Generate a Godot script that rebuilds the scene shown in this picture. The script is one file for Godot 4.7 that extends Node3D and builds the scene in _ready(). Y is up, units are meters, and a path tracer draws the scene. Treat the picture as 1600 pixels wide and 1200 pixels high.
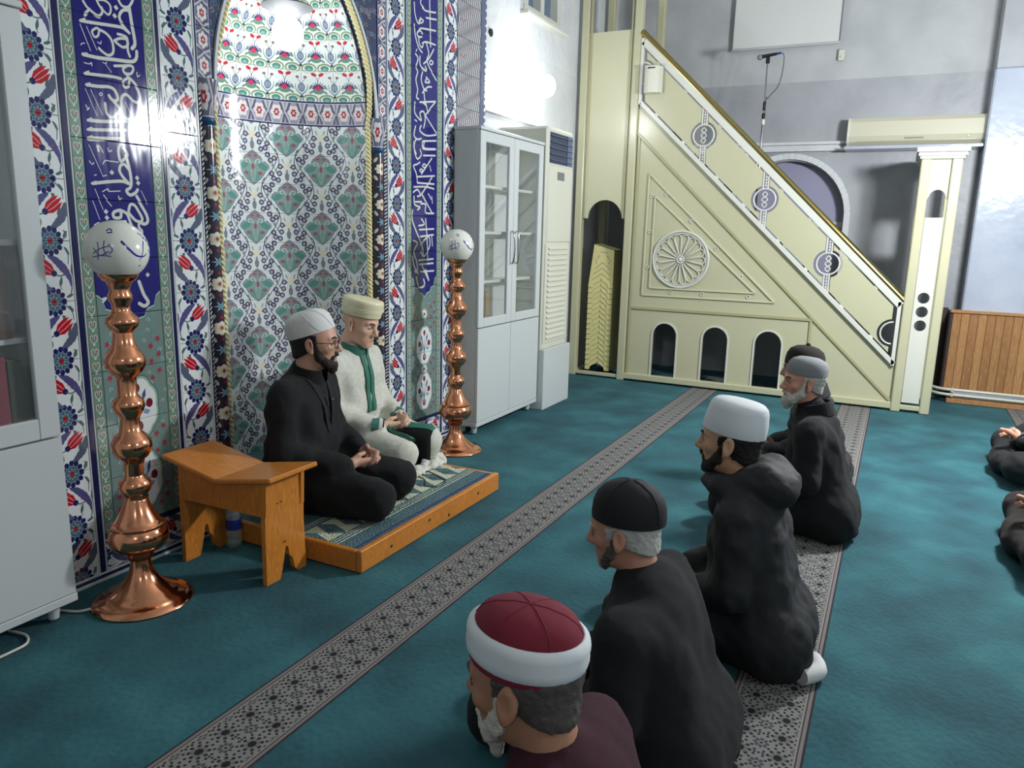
extends Node3D
# A mosque prayer hall seen from the front row: tiled niche, pulpit, carpet rows and seated men. Metres, y up; the niche wall is z = 0.

func _ready() -> void:
	# camera
	var cam := Camera3D.new()
	cam.name = "camera"
	cam.fov = 53.83
	cam.transform = Transform3D(Basis(Vector3(0.45283, 0.02468, 0.89126), Vector3(0.16604, 0.97979, -0.11150), Vector3(-0.87600, 0.19848, 0.43958)).orthonormalized(), Vector3(0, 1.3, 2.49))
	add_child(cam)
	cam.current = true
	# air and exposure
	var we := WorldEnvironment.new()
	we.name = "environment"
	var env := Environment.new()
	env.background_mode = Environment.BG_COLOR
	env.background_color = Color(0.30, 0.36, 0.46)
	env.background_energy_multiplier = 0.25
	env.ambient_light_source = Environment.AMBIENT_SOURCE_DISABLED
	env.tonemap_mode = Environment.TONE_MAPPER_LINEAR
	env.tonemap_exposure = 1.0
	env.sdfgi_enabled = true
	env.ssao_enabled = true
	env.ssil_enabled = true
	we.environment = env
	add_child(we)
	make_materials()
	build_room()
	build_lamps()
	build_mihrab()
	build_pulpit()
	build_furniture()
	build_people()
	build_small()
const LIGHT_NICHE := 0.09
const LIGHT_WALL := 0.42
const LIGHT_HALL := [2.9, 0.5, 0.2]
# ---------------------------------------------------------------- mesh helpers
class MB:
	var v := PackedVector3Array()
	var n := PackedVector3Array()
	var u := PackedVector2Array()
	func tri(a: Vector3, b: Vector3, c: Vector3, na: Vector3, nb: Vector3, nc: Vector3, ua := Vector2.ZERO, ub := Vector2.ZERO, uc := Vector2.ZERO) -> void:
		if (b - a).cross(c - a).dot(na + nb + nc) > 0.0:
			v.append(a); v.append(c); v.append(b)
			n.append(na); n.append(nc); n.append(nb)
			u.append(ua); u.append(uc); u.append(ub)
		else:
			v.append(a); v.append(b); v.append(c)
			n.append(na); n.append(nb); n.append(nc)
			u.append(ua); u.append(ub); u.append(uc)
	func quad(a: Vector3, b: Vector3, c: Vector3, d: Vector3, nn: Vector3, ua := Vector2.ZERO, ub := Vector2.ZERO, uc := Vector2.ZERO, ud := Vector2.ZERO) -> void:
		tri(a, b, c, nn, nn, nn, ua, ub, uc)
		tri(a, c, d, nn, nn, nn, ua, uc, ud)
	func box(xf: Transform3D, size: Vector3, e := 0.0) -> MB:
		var h := size * 0.5
		e = minf(e, minf(h.x, minf(h.y, h.z)) * 0.8)
		var bs := xf.basis.orthonormalized()
		for ax in 3:
			var a1 := (ax + 1) % 3
			var a2 := (ax + 2) % 3
			for s in [-1.0, 1.0]:
				var q: Array[Vector3] = []
				for k in [[-1, -1], [1, -1], [1, 1], [-1, 1]]:
					var p := Vector3.ZERO
					p[ax] = h[ax] * s; p[a1] = (h[a1] - e) * k[0]; p[a2] = (h[a2] - e) * k[1]
					q.append(p)
				var nn := Vector3.ZERO
				nn[ax] = s
				quad(xf * q[0], xf * q[1], xf * q[2], xf * q[3], bs * nn, Vector2(q[0][a1], q[0][a2]), Vector2(q[1][a1], q[1][a2]), Vector2(q[2][a1], q[2][a2]), Vector2(q[3][a1], q[3][a2]))
		if e > 0.0:
			for ax in 3:
				var a1 := (ax + 1) % 3
				var a2 := (ax + 2) % 3
				for s1 in [-1.0, 1.0]:
					for s2 in [-1.0, 1.0]:
						var p := Vector3.ZERO
						var q := Vector3.ZERO
						p[a1] = h[a1] * s1; p[a2] = (h[a2] - e) * s2
						q[a1] = (h[a1] - e) * s1; q[a2] = h[a2] * s2
						var p2 := p
						var q2 := q
						p[ax] = -(h[ax] - e); p2[ax] = h[ax] - e
						q[ax] = p[ax]; q2[ax] = p2[ax]
						var nn := Vector3.ZERO
						nn[a1] = s1; nn[a2] = s2
						quad(xf * p, xf * p2, xf * q2, xf * q, (bs * nn).normalized())
			for sx in [-1.0, 1.0]:
				for sy in [-1.0, 1.0]:
					for sz in [-1.0, 1.0]:
						var nn := (bs * Vector3(sx, sy, sz)).normalized()
						tri(xf * Vector3(h.x * sx, (h.y - e) * sy, (h.z - e) * sz), xf * Vector3((h.x - e) * sx, h.y * sy, (h.z - e) * sz), xf * Vector3((h.x - e) * sx, (h.y - e) * sy, h.z * sz), nn, nn, nn)
		return self
	# box given by its two corners
	func bb(a: Vector3, b: Vector3, e := 0.0) -> MB:
		return box(Transform3D(Basis(), (a + b) * 0.5), (b - a).abs(), e)
	# straight bar of section w (along side) x t (along up) from a to b
	func bar(a: Vector3, b: Vector3, w: float, t: float, up := Vector3.UP, e := 0.0) -> MB:
		var z := (b - a).normalized()
		var x := up.cross(z).normalized()
		var y := z.cross(x)
		return box(Transform3D(Basis(x, y, z), (a + b) * 0.5), Vector3(w, t, (b - a).length()), e)
	func lathe(prof: PackedVector2Array, seg: int, xf := Transform3D(), a0 := 0.0, a1 := TAU, uv := Vector2(1, 1)) -> MB:
		var m := prof.size()
		var sn := PackedVector2Array()
		for i in m - 1:
			var d := prof[i + 1] - prof[i]
			sn.append(Vector2(d.y, -d.x).normalized() if d.length() > 1e-7 else Vector2.ZERO)
		var bs := xf.basis.orthonormalized()
		var acc := 0.0
		for i in m - 1:
			if sn[i] == Vector2.ZERO:
				continue
			var n0 := sn[i]
			var n1 := sn[i]
			if i > 0 and sn[i - 1].dot(sn[i]) > 0.55: n0 = (sn[i - 1] + sn[i]).normalized()
			if i < m - 2 and sn[i + 1].dot(sn[i]) > 0.55: n1 = (sn[i + 1] + sn[i]).normalized()
			var l := (prof[i + 1] - prof[i]).length()
			for k in seg:
				var t0 := a0 + (a1 - a0) * k / seg
				var t1 := a0 + (a1 - a0) * (k + 1) / seg
				var c0 := cos(t0); var s0 := sin(t0); var c1 := cos(t1); var s1 := sin(t1)
				var p := prof[i]; var q := prof[i + 1]
				var A := xf * Vector3(p.x * c0, p.y, p.x * s0); var B := xf * Vector3(p.x * c1, p.y, p.x * s1)
				var C := xf * Vector3(q.x * c1, q.y, q.x * s1); var D := xf * Vector3(q.x * c0, q.y, q.x * s0)
				var nA := bs * Vector3(n0.x * c0, n0.y, n0.x * s0); var nB := bs * Vector3(n0.x * c1, n0.y, n0.x * s1)
				var nC := bs * Vector3(n1.x * c1, n1.y, n1.x * s1); var nD := bs * Vector3(n1.x * c0, n1.y, n1.x * s0)
				var u0 := float(k) / seg * uv.x; var u1 := float(k + 1) / seg * uv.x
				if p.x > 1e-6: tri(A, B, C, nA, nB, nC, Vector2(u0, acc * uv.y), Vector2(u1, acc * uv.y), Vector2(u1, (acc + l) * uv.y))
				if q.x > 1e-6: tri(A, C, D, nA, nC, nD, Vector2(u0, acc * uv.y), Vector2(u1, (acc + l) * uv.y), Vector2(u0, (acc + l) * uv.y))
			acc += l
		return self
	func tube(pts: PackedVector3Array, rads, seg := 8, caps := true) -> MB:
		var m := pts.size()
		var up := Vector3.UP
		var rings: Array = []
		var prevx := Vector3.ZERO
		for i in m:
			var t := (pts[mini(i + 1, m - 1)] - pts[maxi(i - 1, 0)]).normalized()
			if prevx == Vector3.ZERO:
				prevx = (up if absf(t.y) < 0.9 else Vector3.RIGHT).cross(t).normalized()
			var x := (prevx - t * prevx.dot(t)).normalized()
			prevx = x
			var y := t.cross(x)
			var r: float = rads if rads is float else rads[i]
			var ring := PackedVector3Array()
			for k in seg:
				var a := TAU * k / seg
				ring.append(x * cos(a) * r + y * sin(a) * r)
			rings.append(ring)
		for i in m - 1:
			for k in seg:
				var k2 := (k + 1) % seg
				var a: Vector3 = rings[i][k]; var b: Vector3 = rings[i][k2]; var c: Vector3 = rings[i + 1][k2]; var d: Vector3 = rings[i + 1][k]
				var uu0 := Vector2(float(k) / seg, float(i)); var uu1 := Vector2(float(k + 1) / seg, float(i + 1))
				tri(pts[i] + a, pts[i] + b, pts[i + 1] + c, a.normalized(), b.normalized(), c.normalized(), uu0, Vector2(uu1.x, uu0.y), uu1)
				tri(pts[i] + a, pts[i + 1] + c, pts[i + 1] + d, a.normalized(), c.normalized(), d.normalized(), uu0, uu1, Vector2(uu0.x, uu1.y))
		if caps:
			for e in [0, m - 1]:
				var t := (pts[0] - pts[1]).normalized() if e == 0 else (pts[m - 1] - pts[m - 2]).normalized()
				for k in seg:
					tri(pts[e], pts[e] + rings[e][k], pts[e] + rings[e][(k + 1) % seg], t, t, t)
		return self
	# polygon in the local XY plane of xf, thick along local Z (from 0 to depth)
	func prism(poly: PackedVector2Array, depth: float, xf := Transform3D(), uvs := 1.0) -> MB:
		var idx := Geometry2D.triangulate_polygon(poly)
		var bs := xf.basis.orthonormalized()
		for z in [0.0, depth]:
			var nn := bs * Vector3(0, 0, 1.0 if z > 0.0 else -1.0) * (1.0 if depth > 0.0 else -1.0)
			if depth < 0.0: nn = bs * Vector3(0, 0, -1.0 if z < 0.0 else 1.0)
			for i in range(0, idx.size(), 3):
				var a := poly[idx[i]]; var b := poly[idx[i + 1]]; var c := poly[idx[i + 2]]
				tri(xf * Vector3(a.x, a.y, z), xf * Vector3(b.x, b.y, z), xf * Vector3(c.x, c.y, z), nn, nn, nn, Vector2(a.x, -a.y) * uvs, Vector2(b.x, -b.y) * uvs, Vector2(c.x, -c.y) * uvs)
		var area := 0.0
		for i in poly.size():
			area += poly[i].cross(poly[(i + 1) % poly.size()])
		var sg := 1.0 if area > 0.0 else -1.0
		for i in poly.size():
			var a := poly[i]; var b := poly[(i + 1) % poly.size()]
			var d := b - a
			var nn := bs * Vector3(d.y * sg, -d.x * sg, 0).normalized()
			quad(xf * Vector3(a.x, a.y, 0), xf * Vector3(b.x, b.y, 0), xf * Vector3(b.x, b.y, depth), xf * Vector3(a.x, a.y, depth), nn, Vector2(a.x, -a.y) * uvs, Vector2(b.x, -b.y) * uvs, Vector2(b.x, -b.y) * uvs, Vector2(a.x, -a.y) * uvs)
		return self
	func ball(c: Vector3, r: Vector3, seg := 16, bs := Basis()) -> MB:
		var pr := PackedVector2Array()
		var k := seg / 2
		for i in k + 1:
			var a := -PI / 2 + PI * i / k
			pr.append(Vector2(maxf(cos(a), 0.0), sin(a)))
		return lathe(pr, seg, Transform3D(bs * Basis.from_scale(r), c))
	func mesh(m: Material = null) -> ArrayMesh:
		var am := ArrayMesh.new()
		add_to(am, m)
		return am
	func add_to(am: ArrayMesh, m: Material) -> void:
		var ar := []
		ar.resize(Mesh.ARRAY_MAX)
		ar[Mesh.ARRAY_VERTEX] = v; ar[Mesh.ARRAY_NORMAL] = n; ar[Mesh.ARRAY_TEX_UV] = u
		am.add_surface_from_arrays(Mesh.PRIMITIVE_TRIANGLES, ar)
		if m: am.surface_set_material(am.get_surface_count() - 1, m)

# ---------------------------------------------------------------- implicit surfaces for bodies
class Field:
	var o: Vector3
	var h: float
	var nx: int
	var ny: int
	var nz: int
	var d := PackedFloat32Array()
	func _init(mn: Vector3, mx: Vector3, hh: float) -> void:
		o = mn; h = hh
		nx = int(ceil((mx.x - mn.x) / hh)) + 1
		ny = int(ceil((mx.y - mn.y) / hh)) + 1
		nz = int(ceil((mx.z - mn.z) / hh)) + 1
		d.resize(nx * ny * nz)
		d.fill(1.0)
	func cap(a: Vector3, b: Vector3, ra: float, rb: float, k := 0.03, sub := false) -> void:
		var r := maxf(ra, rb) + k + h * 2.5
		var lo := (a.min(b) - Vector3(r, r, r) - o) / h
		var hi := (a.max(b) + Vector3(r, r, r) - o) / h
		var ba := b - a
		var il := 1.0 / maxf(ba.length_squared(), 1e-9)
		var dr := rb - ra
		var ik := 1.0 / k
		for z in range(maxi(0, int(lo.z)), mini(nz - 1, int(hi.z)) + 1):
			for y in range(maxi(0, int(lo.y)), mini(ny - 1, int(hi.y)) + 1):
				var x0 := maxi(0, int(lo.x))
				var i := (z * ny + y) * nx + x0
				var pa := o + Vector3(x0, y, z) * h - a
				for x in range(x0, mini(nx - 1, int(hi.x)) + 1):
					var t := clampf(pa.dot(ba) * il, 0.0, 1.0)
					var q := (pa - ba * t).length() - ra - dr * t
					var e := d[i]
					if sub:
						q = -q
						var m2 := maxf(k - absf(q - e), 0.0) * ik
						d[i] = maxf(q, e) + m2 * m2 * k * 0.25
					else:
						var m1 := maxf(k - absf(q - e), 0.0) * ik
						d[i] = minf(q, e) - m1 * m1 * k * 0.25
					i += 1
					pa.x += h
	func ell(c: Vector3, r: Vector3, k := 0.02, sub := false, bs := Basis()) -> void:
		var rm := maxf(r.x, maxf(r.y, r.z))
		var ex := r if bs == Basis() else Vector3(rm, rm, rm)
		ex += Vector3.ONE * (k + h * 2.5)
		var lo := (c - ex - o) / h
		var hi := (c + ex - o) / h
		var ir := Vector3.ONE / r
		var ir2 := ir * ir
		var ik := 1.0 / k
		var inv := bs.transposed()
		var rot := bs != Basis()
		for z in range(maxi(0, int(lo.z)), mini(nz - 1, int(hi.z)) + 1):
			for y in range(maxi(0, int(lo.y)), mini(ny - 1, int(hi.y)) + 1):
				var x0 := maxi(0, int(lo.x))
				var i := (z * ny + y) * nx + x0
				var pa := o + Vector3(x0, y, z) * h - c
				for x in range(x0, mini(nx - 1, int(hi.x)) + 1):
					var p := inv * pa if rot else pa
					var k0 := (p * ir).length()
					var q := k0 * (k0 - 1.0) / maxf((p * ir2).length(), 1e-6)
					var e := d[i]
					if sub:
						q = -q
						var m2 := maxf(k - absf(q - e), 0.0) * ik
						d[i] = maxf(q, e) + m2 * m2 * k * 0.25
					else:
						var m1 := maxf(k - absf(q - e), 0.0) * ik
						d[i] = minf(q, e) - m1 * m1 * k * 0.25
					i += 1
					pa.x += h
	# cut away everything on the side the normal points to
	func cut(p0: Vector3, nn: Vector3) -> void:
		var i := 0
		for z in nz:
			for y in ny:
				var q := (o + Vector3(0, y, z) * h - p0).dot(nn)
				var st := nn.x * h
				for x in nx:
					if q > d[i]: d[i] = q
					q += st
					i += 1
	func at(p: Vector3) -> float:
		var q := (p - o) / h
		var x := clampi(int(q.x), 0, nx - 2); var y := clampi(int(q.y), 0, ny - 2); var z := clampi(int(q.z), 0, nz - 2)
		var f := q - Vector3(x, y, z)
		var i := (z * ny + y) * nx + x
		var s := nx * ny
		var a := lerpf(lerpf(d[i], d[i + 1], f.x), lerpf(d[i + nx], d[i + nx + 1], f.x), f.y)
		var b := lerpf(lerpf(d[i + s], d[i + s + 1], f.x), lerpf(d[i + s + nx], d[i + s + nx + 1], f.x), f.y)
		return lerpf(a, b, f.z)
	# first point of the surface met from p along dir
	func hit(p: Vector3, dir: Vector3, far := 1.0) -> Vector3:
		var t := 0.0
		while t < far:
			var q := at(p + dir * t)
			if q < 0.0005: break
			t += clampf(q * 0.7, 0.0008, 0.02)
		return p + dir * t
	func grad(p: Vector3) -> Vector3:
		var e := h
		return Vector3(at(p + Vector3(e, 0, 0)) - at(p - Vector3(e, 0, 0)), at(p + Vector3(0, e, 0)) - at(p - Vector3(0, e, 0)), at(p + Vector3(0, 0, e)) - at(p - Vector3(0, 0, e))).normalized()
	# [vertices, normals, indices] of the zero surface (surface nets)
	func net() -> Array:
		var vs := PackedVector3Array()
		var id := PackedInt32Array()
		id.resize(nx * ny * nz)
		id.fill(-1)
		var s := nx * ny
		var lim := h * 1.8
		var offs := [0, 1, nx, nx + 1, s, s + 1, s + nx, s + nx + 1]
		var edges := [0, 1, 2, 3, 4, 5, 6, 7, 0, 2, 1, 3, 4, 6, 5, 7, 0, 4, 1, 5, 2, 6, 3, 7]
		var cp: Array[Vector3] = []
		for k in 8: cp.append(Vector3(k & 1, (k >> 1) & 1, (k >> 2) & 1))
		for z in nz - 1:
			for y in ny - 1:
				var i := (z * ny + y) * nx
				for x in nx - 1:
					if absf(d[i]) < lim:
						var g := 0
						for k in 8:
							if d[i + offs[k]] < 0.0: g |= 1 << k
						if g != 0 and g != 255:
							var p := Vector3.ZERO
							var c := 0
							for e in 12:
								var ea: int = edges[e * 2]; var eb: int = edges[e * 2 + 1]
								if ((g >> ea) & 1) != ((g >> eb) & 1):
									var da := d[i + offs[ea]]; var db := d[i + offs[eb]]
									p += cp[ea].lerp(cp[eb], da / (da - db))
									c += 1
							id[i] = vs.size()
							vs.append(o + (Vector3(x, y, z) + p / c) * h)
					i += 1
		var ns := PackedVector3Array()
		ns.resize(vs.size())
		var ix := PackedInt32Array()
		var st := [1, nx, s]
		for z in range(1, nz - 1):
			for y in range(1, ny - 1):
				var i := (z * ny + y) * nx + 1
				for x in range(1, nx - 1):
					if id[i] >= 0:
						var inside := d[i] < 0.0
						for ax in 3:
							if (d[i + st[ax]] < 0.0) != inside:
								var b: int = st[(ax + 1) % 3]; var c: int = st[(ax + 2) % 3]
								var q0 := id[i]; var q1 := id[i - b]; var q2 := id[i - b - c]; var q3 := id[i - c]
								if q0 >= 0 and q1 >= 0 and q2 >= 0 and q3 >= 0:
									var fn := (vs[q2] - vs[q0]).cross(vs[q3] - vs[q1])
									var want := 1.0 if inside else -1.0
									if fn[ax] * want < 0.0: fn = -fn
									ns[q0] += fn; ns[q1] += fn; ns[q2] += fn; ns[q3] += fn
									if (vs[q1] - vs[q0]).cross(vs[q2] - vs[q0]).dot(fn) > 0.0:
										ix.append_array([q0, q2, q1, q0, q3, q2])
									else:
										ix.append_array([q0, q1, q2, q0, q2, q3])
					i += 1
		for k in ns.size(): ns[k] = ns[k].normalized()
		return [vs, ns, ix]

func moved(net: Array, xf: Transform3D) -> Array:
	var vs: PackedVector3Array = net[0].duplicate()
	var ns: PackedVector3Array = net[1].duplicate()
	var bs := xf.basis.inverse().transposed()
	for i in vs.size():
		vs[i] = xf * vs[i]
		ns[i] = (bs * ns[i]).normalized()
	return [vs, ns, net[2]]

func wrinkle(net: Array, noise: FastNoiseLite, amp: float) -> Array:
	var vs: PackedVector3Array = net[0]
	var ns: PackedVector3Array = net[1]
	for i in vs.size(): vs[i] += ns[i] * noise.get_noise_3dv(vs[i]) * amp
	var n2 := PackedVector3Array()
	n2.resize(vs.size())
	var ix: PackedInt32Array = net[2]
	for i in range(0, ix.size(), 3):
		var a := ix[i]; var b := ix[i + 1]; var c := ix[i + 2]
		var f := (vs[c] - vs[a]).cross(vs[b] - vs[a])
		n2[a] += f; n2[b] += f; n2[c] += f
	for i in n2.size(): n2[i] = n2[i].normalized()
	return [vs, n2, ix]

func net_to(am: ArrayMesh, net: Array, m: Material) -> ArrayMesh:
	var ar := []
	ar.resize(Mesh.ARRAY_MAX)
	ar[Mesh.ARRAY_VERTEX] = net[0]; ar[Mesh.ARRAY_NORMAL] = net[1]; ar[Mesh.ARRAY_INDEX] = net[2]
	am.add_surface_from_arrays(Mesh.PRIMITIVE_TRIANGLES, ar)
	am.surface_set_material(am.get_surface_count() - 1, m)
	return am

# ---------------------------------------------------------------- scene tree helpers
var M := {}
var taken := {}

func numbered(called: String, under: Node) -> String:
	var key := str(under.get_instance_id()) + "/" + called
	var k: int = taken.get(key, 0)
	taken[key] = k + 1
	return called if k == 0 else "%s_%03d" % [called, k]

func thing(called: String, label: String, category: String, at := Vector3.ZERO, turn := 0.0, group := "") -> Node3D:
	var o := Node3D.new()
	o.name = numbered(called, self)
	add_child(o, true)
	o.position = at
	o.rotation.y = turn
	o.set_meta("label", label)
	o.set_meta("category", category)
	if group != "": o.set_meta("group", group)
	return o

func part(under: Node, called: String, mesh: Mesh, m: Material = null, label := "") -> MeshInstance3D:
	var o := MeshInstance3D.new()
	o.name = numbered(called, under)
	o.mesh = mesh
	if m: o.material_override = m
	under.add_child(o, true)
	if label != "": o.set_meta("label", label)
	return o

func one(called: String, mesh: Mesh, m: Material, label: String, category: String, group := "") -> MeshInstance3D:
	var o := part(self, called, mesh, m)
	o.set_meta("label", label)
	o.set_meta("category", category)
	if group != "": o.set_meta("group", group)
	return o

func struct(called: String, mesh: Mesh, m: Material, label: String) -> MeshInstance3D:
	var o := part(self, called, mesh, m)
	o.set_meta("kind", "structure")
	o.set_meta("label", label)
	return o

func xfm(p: Vector3, rx := 0.0, ry := 0.0, rz := 0.0) -> Transform3D:
	return Transform3D(Basis.from_euler(Vector3(rx, ry, rz)), p)

func pv(a: Array) -> PackedVector2Array:
	var r := PackedVector2Array()
	for i in range(0, a.size(), 2): r.append(Vector2(a[i], a[i + 1]))
	return r

func curve3(pts: Array, steps := 6) -> PackedVector3Array:
	var r := PackedVector3Array()
	for i in pts.size() - 1:
		var p0: Vector3 = pts[maxi(i - 1, 0)]; var p1: Vector3 = pts[i]; var p2: Vector3 = pts[i + 1]; var p3: Vector3 = pts[mini(i + 2, pts.size() - 1)]
		for k in steps: r.append(p1.cubic_interpolate(p2, p0, p3, float(k) / steps))
	r.append(pts[-1])
	return r

func std(c: Color, rough := 0.6, metal := 0.0) -> StandardMaterial3D:
	var m := StandardMaterial3D.new()
	m.albedo_color = c
	m.roughness = rough
	m.metallic = metal
	return m

func noise(seed_: int, freq: float, oct := 3) -> FastNoiseLite:
	var f := FastNoiseLite.new()
	f.seed = seed_
	f.frequency = freq
	f.fractal_octaves = oct
	return f

func noise_tex(seed_: int, freq: float, size: int, ramp: Array, oct := 4, stretch := 1.0) -> ImageTexture:
	# seamless noise through a colour ramp
	var f := noise(seed_, freq, oct)
	f.domain_warp_enabled = false
	var src := f.get_seamless_image(size, size, false, false, 0.2)
	var img := Image.create_empty(size, size, true, Image.FORMAT_RGB8)
	var g := Gradient.new()
	g.offsets = PackedFloat32Array(ramp[0])
	g.colors = PackedColorArray(ramp[1])
	var lut: Array[Color] = []
	for i in 256: lut.append(g.sample(i / 255.0))
	var bytes := src.get_data()
	var step := bytes.size() / (size * size)
	for y in size:
		for x in size:
			img.set_pixel(x, y, lut[bytes[(y * size + x) * step]])
	img.generate_mipmaps()
	return ImageTexture.create_from_image(img)

func bump_tex(seed_: int, freq: float, size: int, strength: float, oct := 3) -> ImageTexture:
	var src := noise(seed_, freq, oct).get_seamless_image(size, size, false, false, 0.2)
	src.convert(Image.FORMAT_RGBA8)
	src.bump_map_to_normal_map(strength)
	src.generate_mipmaps()
	return ImageTexture.create_from_image(src)

# ---------------------------------------------------------------- painting prints (tile glaze, woven patterns, script)
var wrap := false

func p_poly(img: Image, pts: PackedVector2Array, c: Color) -> void:
	var W := img.get_width(); var H := img.get_height()
	var mn := pts[0]; var mx := pts[0]
	for p in pts:
		mn = mn.min(p); mx = mx.max(p)
	for oy in ([-H, 0, H] if wrap else [0]):
		if mx.y + oy < 0 or mn.y + oy > H: continue
		for ox in ([-W, 0, W] if wrap else [0]):
			if mx.x + ox < 0 or mn.x + ox > W: continue
			for y in range(maxi(0, int(mn.y) + oy), mini(H - 1, int(mx.y) + oy) + 1):
				var yy: float = y + 0.5 - oy
				var xs: Array[float] = []
				var j := pts.size() - 1
				for i in pts.size():
					var a := pts[i]; var b := pts[j]
					if (a.y > yy) != (b.y > yy): xs.append(a.x + (yy - a.y) / (b.y - a.y) * (b.x - a.x))
					j = i
				xs.sort()
				for k in range(0, xs.size() - 1, 2):
					var x0 := maxi(0, int(round(xs[k])) + ox); var x1 := mini(W, int(round(xs[k + 1])) + ox)
					if x1 > x0: img.fill_rect(Rect2i(x0, y, x1 - x0, 1), c)

func p_ell(img: Image, x: float, y: float, rx: float, ry: float, c: Color, rot := 0.0) -> void:
	var pts := PackedVector2Array()
	var k := 10 if rx + ry < 16 else 18
	for i in k: pts.append(Vector2(x, y) + Vector2(cos(TAU * i / k) * rx, sin(TAU * i / k) * ry).rotated(rot))
	p_poly(img, pts, c)

func p_stroke(img: Image, pts: PackedVector2Array, w: float, c: Color, w1 := -1.0, smooth := true) -> void:
	if w1 < 0.0: w1 = w
	var q := PackedVector2Array()
	if smooth and pts.size() > 2:
		for i in pts.size() - 1:
			for k in 5: q.append(pts[i].cubic_interpolate(pts[i + 1], pts[maxi(i - 1, 0)], pts[mini(i + 2, pts.size() - 1)], k / 5.0))
		q.append(pts[-1])
	else:
		q = pts
	var m := q.size()
	for i in m - 1:
		var t := (q[i + 1] - q[i]).normalized().orthogonal()
		var a := lerpf(w, w1, float(i) / (m - 1)) * 0.5; var b := lerpf(w, w1, float(i + 1) / (m - 1)) * 0.5
		p_poly(img, PackedVector2Array([q[i] + t * a, q[i + 1] + t * b, q[i + 1] - t * b, q[i] - t * a]), c)
		if a > 1.0: p_ell(img, q[i].x, q[i].y, a, a, c)
	if w1 > 2.0: p_ell(img, q[-1].x, q[-1].y, w1 * 0.5, w1 * 0.5, c)

func xfp(a: Array, at: Vector2, rot := 0.0, sc := 1.0, flip := false) -> PackedVector2Array:
	var r := PackedVector2Array()
	for i in range(0, a.size(), 2):
		var p := Vector2(-a[i] if flip else a[i], a[i + 1]) * sc
		r.append(at + p.rotated(-rot if flip else rot))
	return r

func canvas(w: int, h: int, c: Color) -> Image:
	var img := Image.create_empty(w, h, true, Image.FORMAT_RGB8)
	img.fill(c)
	return img

func as_tex(img: Image) -> ImageTexture:
	img.generate_mipmaps()
	return ImageTexture.create_from_image(img)
# ---------------------------------------------------------------- glaze and textile patterns
const WHITE := Color(0.86, 0.88, 0.88)
const NAVY := Color(0.13, 0.14, 0.36)
const RED := Color(0.70, 0.10, 0.16)
const LEAF := Color(0.30, 0.40, 0.40)
const TEAL := Color(0.33, 0.55, 0.56)
const MAUVE := Color(0.32, 0.31, 0.50)
const COBALT := Color(0.14, 0.13, 0.43)

func rosette(g: Image, x: float, y: float, r: float) -> void:
	for k in 12:
		var a := TAU * k / 12
		p_ell(g, x + cos(a) * r, y + sin(a) * r, r * 0.29, r * 0.25, NAVY, a)
	for k in 12:
		var a := TAU * (k + 0.5) / 12
		p_ell(g, x + cos(a) * r * 0.72, y + sin(a) * r * 0.72, r * 0.2, r * 0.13, Color(0.42, 0.50, 0.56), a)
	p_ell(g, x, y, r * 0.68, r * 0.68, Color(0.27, 0.37, 0.44))
	for k in 8:
		var a := TAU * k / 8
		p_ell(g, x + cos(a) * r * 0.4, y + sin(a) * r * 0.4, r * 0.16, r * 0.09, Color(0.48, 0.60, 0.62), a)
	p_ell(g, x, y, r * 0.2, r * 0.2, RED)

func tulip(g: Image, at: Vector2, rot: float, s: float, flip: bool) -> void:
	p_poly(g, xfp([-9, 26, 9, 26, 20, 8, 21, -22, 12, -42, 8, -24, 0, -50, -8, -24, -12, -42, -21, -22, -20, 8], at, rot, s, flip), RED)
	for dx in [-7, 7]: p_stroke(g, xfp([dx * 0.6, 22, dx * 1.1, -4, dx, -30], at, rot, s, flip), 2.4 * s, Color(0.86, 0.70, 0.72))
	var b := xfp([0, 30], at, rot, s, flip)
	p_ell(g, b[0].x, b[0].y, 11 * s, 10 * s, NAVY)
	p_stroke(g, xfp([0, 36, 4, 50, 16, 62], at, rot, s, flip), 4.0 * s, LEAF)

func saz(g: Image, pts: PackedVector2Array, w: float, c: Color) -> void:
	var q := PackedVector2Array()
	var m := pts.size() - 1
	var l := PackedVector2Array(); var r := PackedVector2Array()
	for i in m:
		for k in 5:
			var t := (i + k / 5.0) / m
			var p := pts[i].cubic_interpolate(pts[i + 1], pts[maxi(i - 1, 0)], pts[mini(i + 2, m)], k / 5.0)
			var d := (pts[i + 1] - pts[i]).normalized().orthogonal()
			var ww := w * sin(PI * pow(t, 0.8)) * (1.0 if k % 2 == 0 else 0.86)
			l.append(p + d * ww); r.append(p - d * ww)
	q.append_array(l)
	q.append(pts[m])
	r.reverse()
	q.append_array(r)
	p_poly(g, q, c)

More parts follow.
